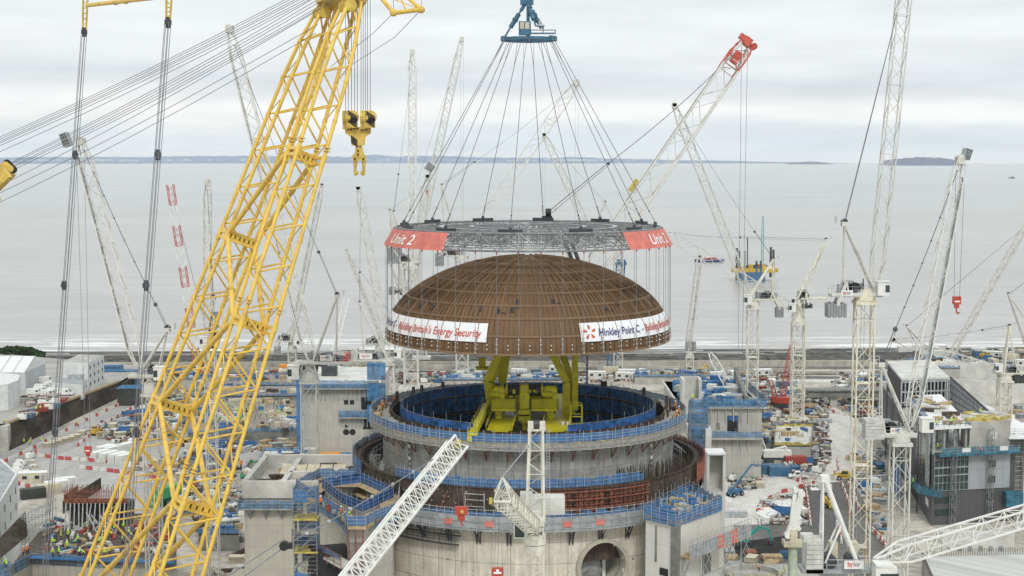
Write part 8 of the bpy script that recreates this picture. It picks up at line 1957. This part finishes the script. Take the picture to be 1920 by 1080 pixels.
# hand-placed plant and containers
pl('pickup',1497,897,R_(175),'white pickup truck turning beside the red and white barriers','pickup truck')
pl('tele_y',1585,900,R_(170),'yellow wheeled loader near the rust-streaked crane mast','loader')
pl('van',1546,922,R_(100),'white van driving on the dark road behind the bylor crane','van')
pl('dump_y',1552,950,R_(-80),'yellow telehandler on the dark road below the white van','telehandler')
pl('exc_teal',1392,1022,R_(5),'teal green excavator on the bed of black stone','excavator')
pl('exc_yellow',345,836,R_(160),'yellow excavator seen through the yellow boom','excavator')
pl('tele_y',360,872,R_(180),'yellow wheeled loader on the haul road behind the boom','loader'); pl('dump_y',180,815,R_(80),'small yellow and black dumper beside the left storage yard','dumper')
pl('lift_b',1378,930,R_(40),'blue boom lift with raised arm right of the white shelter','boom lift')
pl('exc_yellow',1312,706,R_(50),'yellow excavator arm rising behind the lift shaft','excavator'); pl('tele_y',1846,672,0,'yellow loader on the shore side behind the cladded building','loader')
for k,(x,y,lb) in enumerate(((1448,888,'blue container with double doors beside the striped crawler crane'),(1462,892,'navy container right of the blue double-door container'))): pl('cont_blue',x,y,PI/2*0,lb,'container')
pl('cont_red',1490,872,.1,'red container with pale lettering beside the crawler crane','container'); p=Z(1490,872,0); m=MB(); flat_text(m,'MARR',1.5,(p.x-2.2,p.y-1.35,.5),(1,.1,0),(0,0,1),.03,fit=4.4); m.build('container_lettering','letter_white',[o for o in scene.objects if o.get('label','').startswith('red container with pale lettering')][0])
pl('cont_green',312,935,1.0,'tall green container seen through the yellow boom','container'); pl('cont_green',318,930,1.0,'green container on top of the other one behind the boom','container',z=2.65); pl('cont_green',300,948,1.0,'green container nearest the boom foot','container')
p=Z(538,856,0); pl('cont_orange',619,866,0,'large orange container behind the white parapet','container'); pl('cont_orange',538,695,0,'orange container near the shore left of the HPC crane','container')
for i,(x,y) in enumerate(((188,862),(205,864),(222,866),(236,868),(198,852),(214,853),(232,848))): pl('cont_white',x,y,1.05,('white container in the near row','white container in the back row')[i>3]+' between the two left haul roads','container','white containers between the haul roads')
for i,(x,y,k) in enumerate(((62,934,'cont_dark'),(90,926,'cont_cream'),(106,920,'cont_white'),(120,914,'cont_white'))): pl(k,x,y,.55,('black container at the near end of the lower left row','cream container second in the lower left row','white container third in the lower left row','white container at the far end of the lower left row')[i],'container')
pl('cabin_cream',62,904,.2,'cream hut with window openings beside the lower left road','cabin')
for i,(x,y) in enumerate(((92,838),(104,834),(116,830),(128,827),(140,823))): pl('pan_c',x,y,.5,'pale slotted concrete panel stack in the row beside the left ramp','panel stack','pale panel stacks beside the left ramp')
vans=[(88,718,.9),(96,728,1.2),(78,738,.2),(66,742,.1),(92,744,.1),(104,741,.1),(112,736,.4),(80,733,.1),(122,742,.1)]
for i,(x,y,a) in enumerate(vans): pl('van',x,y,a,['white high-roof van nearest the warehouse','white van in front of the low office wing','white van parked in the row on the left terrace'][min(i,2)],'van','white vans on the terrace' if i>1 else None,z=6.4)
fill([(40,790),(60,745),(100,748),(150,746),(95,772)],26,'on the terrace behind the dark wall',['rack_b','bars','skip_r','gen_w','cont_dark','skip_b','rack_o'],z=7.2,gap=.6)
for i,k in enumerate(((1441,968),(1447,966),(1462,955),(1468,953),(1480,952),(1486,950),(1430,975),(1436,972),(1500,958))): pl('pipes_w',k[0],k[1],R_(105),'stack of white tubes in the pile yard beside the dark road','pipe stack','white tube stacks in the pile yard')
pl('pipes_w',1364,945,R_(95),'stack of white tubes right of the square annex','pipe stack'); pl('pipes_g',1376,968,0,'stack of large grey pipes right of the square annex','pipe stack')
# scattered stores, zone by zone
fill([(250,745),(360,712),(360,800),(265,812)],46,'in the yard behind the left leg of the boom')
fill([(150,815),(235,770),(350,775),(345,812),(240,835)],34,'in the left yard beside the ramp')
fill([(240,880),(345,892),(340,900),(330,860),(250,858)],14,'beside the white containers')
fill([(395,712),(560,690),(700,690),(700,700),(560,712)],60,'on the shore side behind the left cranes',SMALL+BIG)
fill([(250,700),(420,694),(420,706),(250,716)],30,'on the far left shore side',SMALL+BIG)
fill([(360,820),(545,812),(548,845),(450,850),(360,840)],30,'between the wide slab and the white parapet')
fill([(345,845),(440,850),(440,1000),(330,960)],30,'under the right leg of the boom',SMALL+['cont_green'])
fill([(600,845),(690,832),(700,850),(640,866)],14,'beside the crawler crane with red weights',['bags','pan_c','gen_w','timber','cont_white'])
fill([(700,705),(905,696),(905,716),(700,720)],36,'behind the ring on the left',SMALL+BIG)
fill([(905,700),(1280,697),(1280,712),(905,712)],46,'behind the ring',SMALL+BIG)
fill([(1330,700),(1480,700),(1480,735),(1400,740),(1330,712)],40,'on the shore side right of the ring',SMALL+BIG)
fill([(1446,738),(1540,730),(1548,760),(1548,800),(1526,800),(1446,795)],46,'in the compound round the white mast')
fill([(1410,840),(1545,828),(1552,865),(1530,890),(1410,868)],60,'in the crowded compound below the white mast')
fill([(1365,880),(1410,872),(1430,915),(1372,925)],16,'beside the blue boom lift')
fill([(1425,940),(1508,925),(1512,985),(1425,985)],24,'in the pile yard')
fill([(1560,745),(1660,748),(1660,830),(1640,800),(1600,775)],24,'right of the far end of the pale road',SMALL+['cabin_white','cont_dark'])
fill([(1600,860),(1650,850),(1650,960),(1625,960)],16,'at the foot of the dark cladding')
fill([(1600,712),(1680,712),(1680,740),(1560,735)],14,'by the approach bridge',SMALL+BIG)
fill([(1680,655),(1920,655),(1920,700),(1800,700)],50,'on the shore side behind the cladded building',SMALL+BIG)
fill([(1840,770),(1918,765),(1918,790),(1840,795)],8,'beside the round white wall')
fill([(1350,1040),(1480,1045),(1480,1085),(1380,1085)],16,'at the bottom edge right of the square annex')
fill([(440,1050),(452,1000),(452,1085),(400,1085)],5,'at the foot of the concrete block')
fill([(28,860),(66,858),(60,905),(20,880)],8,'by the lower left road corner',['bars_r','gen_w','skip_r','bags'])
# round concrete tank bottom right, blue tarps
q=Z(1410,1072,5); t=thing('round_tank','low round concrete tank with yellow rail at the bottom, right of the side platform','tank',(q.x,q.y,0)); m=MB(); m.lathe((q.x,q.y,0),[(5.8,0),(5.8,5),(5.3,5),(5.3,1.5),(.1,1.5)],36); m.build('wall','conc',t,smooth=False); m=MB(); railing(m,[(q.x+6.5*math.sin(a),q.y-6.5*math.cos(a),5) for a in [k*.35-1.8 for k in range(11)]],1.1,.06,1.6); m.build('railing','timber_yellow',t)
m=MB(); q2=Z(1440,1075,4); m.prism([(q2.x-14,q2.y-2),(q2.x+10,q2.y-2),(q2.x+10,q2.y+7),(q2.x-14,q2.y+7)],0,4); solo(m,'low_concrete_wall','conc','low pale concrete box wall round the tank at the bottom','wall',loc=(q2.x,q2.y,0))
# ---- workers
def crew(pts,place,vest='lime',z=0.,n=None,spread=0):
    for (x,y) in pts:
        k=PPL[(vest,RN.choice([0,0,1,2]))]; p=Z(x+RN.uniform(-spread,spread),y+RN.uniform(-spread,spread)*.5,z)
        put(k,p.x,p.y,z,RN.uniform(0,6.28),'worker in '+vest+' hi-vis and white helmet '+place,'person','workers in '+vest+' '+place)
def rnd_pts(x0,y0,x1,y1,n): return [(RN.uniform(x0,x1),RN.uniform(y0,y1)) for _ in range(n)]
crew(rnd_pts(92,1005,215,1045,22)+rnd_pts(150,985,250,1020,10),'on the reinforced slab at the bottom left',z=12.3); crew([(9,1062),(12,1066)],'on the blue walkway in the bottom left corner',z=12.3)
crew([(44,1042),(50,1040),(53,1038)],'at the corner of the bottom left slab','orange',12.3)
crew(rnd_pts(360,762,555,795,44),'on the wide slab behind the boom',z=3.6); crew([(45,833),(55,835),(58,831),(78,830)],'at the foot of the dark retaining wall')
crew([(145,795),(147,800)],'beside the end of the left barriers'); crew([(67,772),(76,770),(48,784),(7,795)],'on the terrace above the dark wall',z=7.6)
crew([(300,925),(305,930),(340,905)],'beside the green containers'); crew([(452,880),(522,893),(526,896),(610,892),(612,890)],'on the flat roof behind the white parapet','orange',32.6) 
crew([(1418,962),(1424,965),(1430,966),(1434,960)],'beside the white pipe rack','orange'); crew([(1505,930),(1508,938),(1506,950)],'at the edge of the pile yard','orange'); crew([(1626,975),(1630,978)],'at the foot of the dark cladding')
crew([(1360,875),(1364,877),(1368,878),(1371,874)],'below the white shelter'); crew([(1558,768),(1580,772),(1587,770),(1597,774)],'beside the far end of the pale road','orange')
crew([(1533,780),(1537,783)],'beside the red post on the pale road'); crew([(1423,1072)],'on the round tank at the bottom','orange',5.)
def on_ring(a,r,z,vest,place): k=PPL[(vest,RN.choice([0,1]))]; q=cp(r,R_(a),z); put(k,q.x,q.y,z,RN.uniform(0,6),'worker in '+vest+' hi-vis clothing '+place,'person','ring workers in '+vest)
for a in (-104,-112,-98): on_ring(a,25.2,44.15,'orange','on the left side of the upper ring platform')
for a in (84,96,74): on_ring(a,25.4,44.15,'orange','on the right side of the upper ring platform')
for (x,y) in ((1803,757),(1880,0)):
    pass
def roofp(pts,z,place,vest='lime'): crew(pts,place,vest,z)
roofp([(1756,800),(1785,795),(1826,790),(1783,797),(1838,778)],24.0,'on the roof of the cladded building'); roofp([(1760,842),(1818,848),(1758,845)],17.6,'on the open floor above the teal netting'); roofp([(1838,850)],17.6,'on the teal netted gallery','orange')
roofp([(1712,910),(1716,906)],7.6,'in the teal side netting'); roofp([(601,952),(640,972)],35.0,'on the left annex deck','orange'); roofp([(655,975)],35.0,'on the left annex front platform')
roofp([(1298,748)],P(0,748,329).z-1.2,'on the landing of the lift shaft') if False else None
p=P(1298,752,329); put(PPL[('lime',0)],p.x,328.6,P(0,752,329).z,0,'worker in lime hi-vis clothing on the yellow landing of the lift shaft','person',None)
# ---- sea craft
def barge():
    q=Z(1412,527,-14); D=q.y; s=D/F; t=thing('jack_up_barge','yellow and blue jack-up barge with a green crane far out on the water','barge',(q.x,D,-14)); X=lambda px:(px-960)/F*D; H=lambda py: CZ+(LEVEL-py)/F*D
    m=MB(); m.prism([(X(1372),D),(X(1382),D-5),(X(1452),D-5),(X(1461),D),(X(1452),D+14),(X(1382),D+14)],H(510),H(503),bottom=True); m.build('upper_hull','plant_yellow',t)
    m=MB(); m.prism([(X(1384),D-8),(X(1432),D-8),(X(1436),D-1),(X(1384),D-1)],-14.2,H(508)-.5); m.build('blue_hull','cont_blue',t)
    for (px,y0,y1,w) in ((1383,465,533,1.6),(1388,470,533,1.2),(1447,463,520,1.6),(1452,468,520,1.6)): m=MB(); m.tube((X(px),D+2,H(y1)),(X(px),D+2,H(y0)),w*.6,8,cap=True); m.build('leg','dark_steel',t)
    for px in (1418,1426): m=MB(); m.cur=0; m.tube((X(px),D-4,H(516)),(X(px),D-4,H(500)),1.3,10,cap=True); m.cur=1; m.tube((X(px),D-4,H(500)),(X(px),D-4,H(488)),.8,8,cap=True); m.build('spud_pile',['cont_blue','dark_steel'],t)
    m=MB(); lattice(m,(X(1432),D+4,H(503)),(X(1432),D+4,H(404)),1.5,1.5,26,.2,.1,t1=.3,te=.25); m.build('crane_boom',mat('sea_green',(.28,.50,.50),.6),t); m=MB(); m.box((X(1433),D+4,H(500)),(5,4,2.6)); m.build('crane_cab','plant_teal',t)
    m=MB(); m.tube((X(1403),D,H(505)),(X(1402),D,H(447)),.45,6); m.tube((X(1402),D,H(447)),(X(1400),D,H(445)),.4,6); m.tube((X(1398),D,H(505)),(X(1398),D,H(470)),.35,6); m.build('drill_mast','dark_steel',t)
    m=MB(); rnd=random.Random(3)
    for k in range(24): m.cur=rnd.choice([0,1,2,3]); x=X(rnd.uniform(1384,1450)); h=rnd.uniform(1,3.5); m.box((x,D+rnd.uniform(-3,8),H(503)+h/2),(rnd.uniform(1.5,4),rnd.uniform(2,4),h))
    m.build('deck_equipment',['cont_red','helmet','cont_blue','plant_yellow'],t)
    q=Z(1330,491,-14); t=thing('tug_boat','small tug with dark hull and red deckhouse left of the yellow barge','boat',tuple(q)); m=MB(); L=14; m.prism([(q.x-L,q.y),(q.x-L+1,q.y-3),(q.x+L*.6,q.y-3),(q.x+L,q.y),(q.x+L*.6,q.y+3),(q.x-L+1,q.y+3)],-14.3,-11.6); m.build('hull','letter_blue',t); m=MB(); m.box((q.x+1,q.y,-10.8),(12,4,1.6)); m.build('deckhouse','cont_red',t); m=MB(); m.box((q.x-2,q.y,-9.2),(3,3,1.6)); m.build('bridge','helmet',t)
    q=Z(1897,333,-14); t=thing('ship','tiny grey ship near the horizon at the far right','ship',tuple(q)); m=MB(); m.prism([(q.x-14,q.y),(q.x-11,q.y-4),(q.x+10,q.y-4),(q.x+14,q.y),(q.x+10,q.y+4),(q.x-11,q.y+4)],-18,-13); m.build('hull','dark_steel',t); m=MB(); m.box((q.x+3,q.y,-10),(8,5,6)); m.build('superstructure','formgrey',t)
barge()
# drop prototypes nothing used
for o in list(PR.values())+list(PPL.values()):
    if o.name not in USED:
        for c in KID.get(o.name,[]):
            for g in KID.get(c.name,[]): bpy.data.objects.remove(g)
            bpy.data.objects.remove(c)
        bpy.data.objects.remove(o)
# ================================================================ AIR
def haze(dens):
    m=MB(); m.box((0,29800,-330+0),(80000,60600,1)); 
    x0,x1,y0,y1,z0,z1=-36000,36000,-300,62000,-330,150
    m=MB(); m.prism([(x0,y0),(x1,y0),(x1,y1),(x0,y1)],z0,z1,bottom=True)
    mt=bpy.data.materials.new('haze'); mt.use_nodes=True; nt=mt.node_tree; nt.nodes.clear(); o=nt.nodes.new('ShaderNodeOutputMaterial'); v=nt.nodes.new('ShaderNodeVolumePrincipled')
    v.inputs['Color'].default_value=(.98,.99,1,1); v.inputs['Density'].default_value=dens; v.inputs['Anisotropy'].default_value=0; nt.links.new(v.outputs[0],o.inputs['Volume'])
    ob=m.build('haze',mt); ob['kind']='stuff'
haze(2.4e-5)

# small site debris nobody could count, on the ground between the stores
def debris(polys, n, seed, sc=1.):
    rnd=random.Random(seed); m=MB(); cols=['conc_white','timber','rebar','cont_dark','formgrey','rust_red','cont_blue','mud','galv']
    for poly in polys:
        x0,x1=min(p[0] for p in poly),max(p[0] for p in poly); y0,y1=min(p[1] for p in poly),max(p[1] for p in poly); k=0
        while k<n:
            px,py=rnd.uniform(x0,x1),rnd.uniform(y0,y1); c=False; j=len(poly)-1
            for i in range(len(poly)):
                if (poly[i][1]>py)!=(poly[j][1]>py) and px<(poly[j][0]-poly[i][0])*(py-poly[i][1])/(poly[j][1]-poly[i][1])+poly[i][0]: c=not c
                j=i
            k+=1
            if not c: continue
            p=Z(px,py,0); m.cur=rnd.choice([0,0,1,2,2,3,3,4,5,6,7,7,8]); h=rnd.uniform(.15,.9)*sc; m.box((p.x,p.y,h/2),(rnd.uniform(.3,3.2)*sc,rnd.uniform(.2,1.1)*sc,h),rnd.random()*3.1)
    o=m.build('site_debris',cols); o['kind']='stuff'
debris([[(250,745),(360,712),(360,800),(265,812)],[(150,815),(235,770),(350,775),(345,812),(240,835)]],620,1)
debris([[(395,710),(560,690),(720,690),(720,702),(560,712)],[(60,702),(420,694),(420,706),(60,712)]],700,2)
debris([[(360,815),(548,810),(548,845),(450,850),(360,840)],[(345,845),(450,850),(450,1000),(330,960)]],560,3)
debris([[(700,700),(1280,697),(1280,716),(700,718)],[(1330,700),(1480,700),(1480,738),(1330,714)]],900,4)
debris([[(1430,738),(1545,728),(1552,760),(1552,830),(1430,830)],[(1405,836),(1550,826),(1556,865),(1535,892),(1405,880)]],1100,5)
debris([[(1365,880),(1415,872),(1430,915),(1372,925)],[(1425,940),(1508,925),(1512,985),(1425,985)],[(1600,850),(1655,840),(1660,1030),(1625,960)]],320,6,.8)
debris([[(1560,745),(1660,735),(1660,830),(1640,800),(1600,775)],[(1560,700),(1920,690),(1920,715),(1560,735)],[(1680,672),(1920,668),(1920,700),(1700,704)]],600,7)
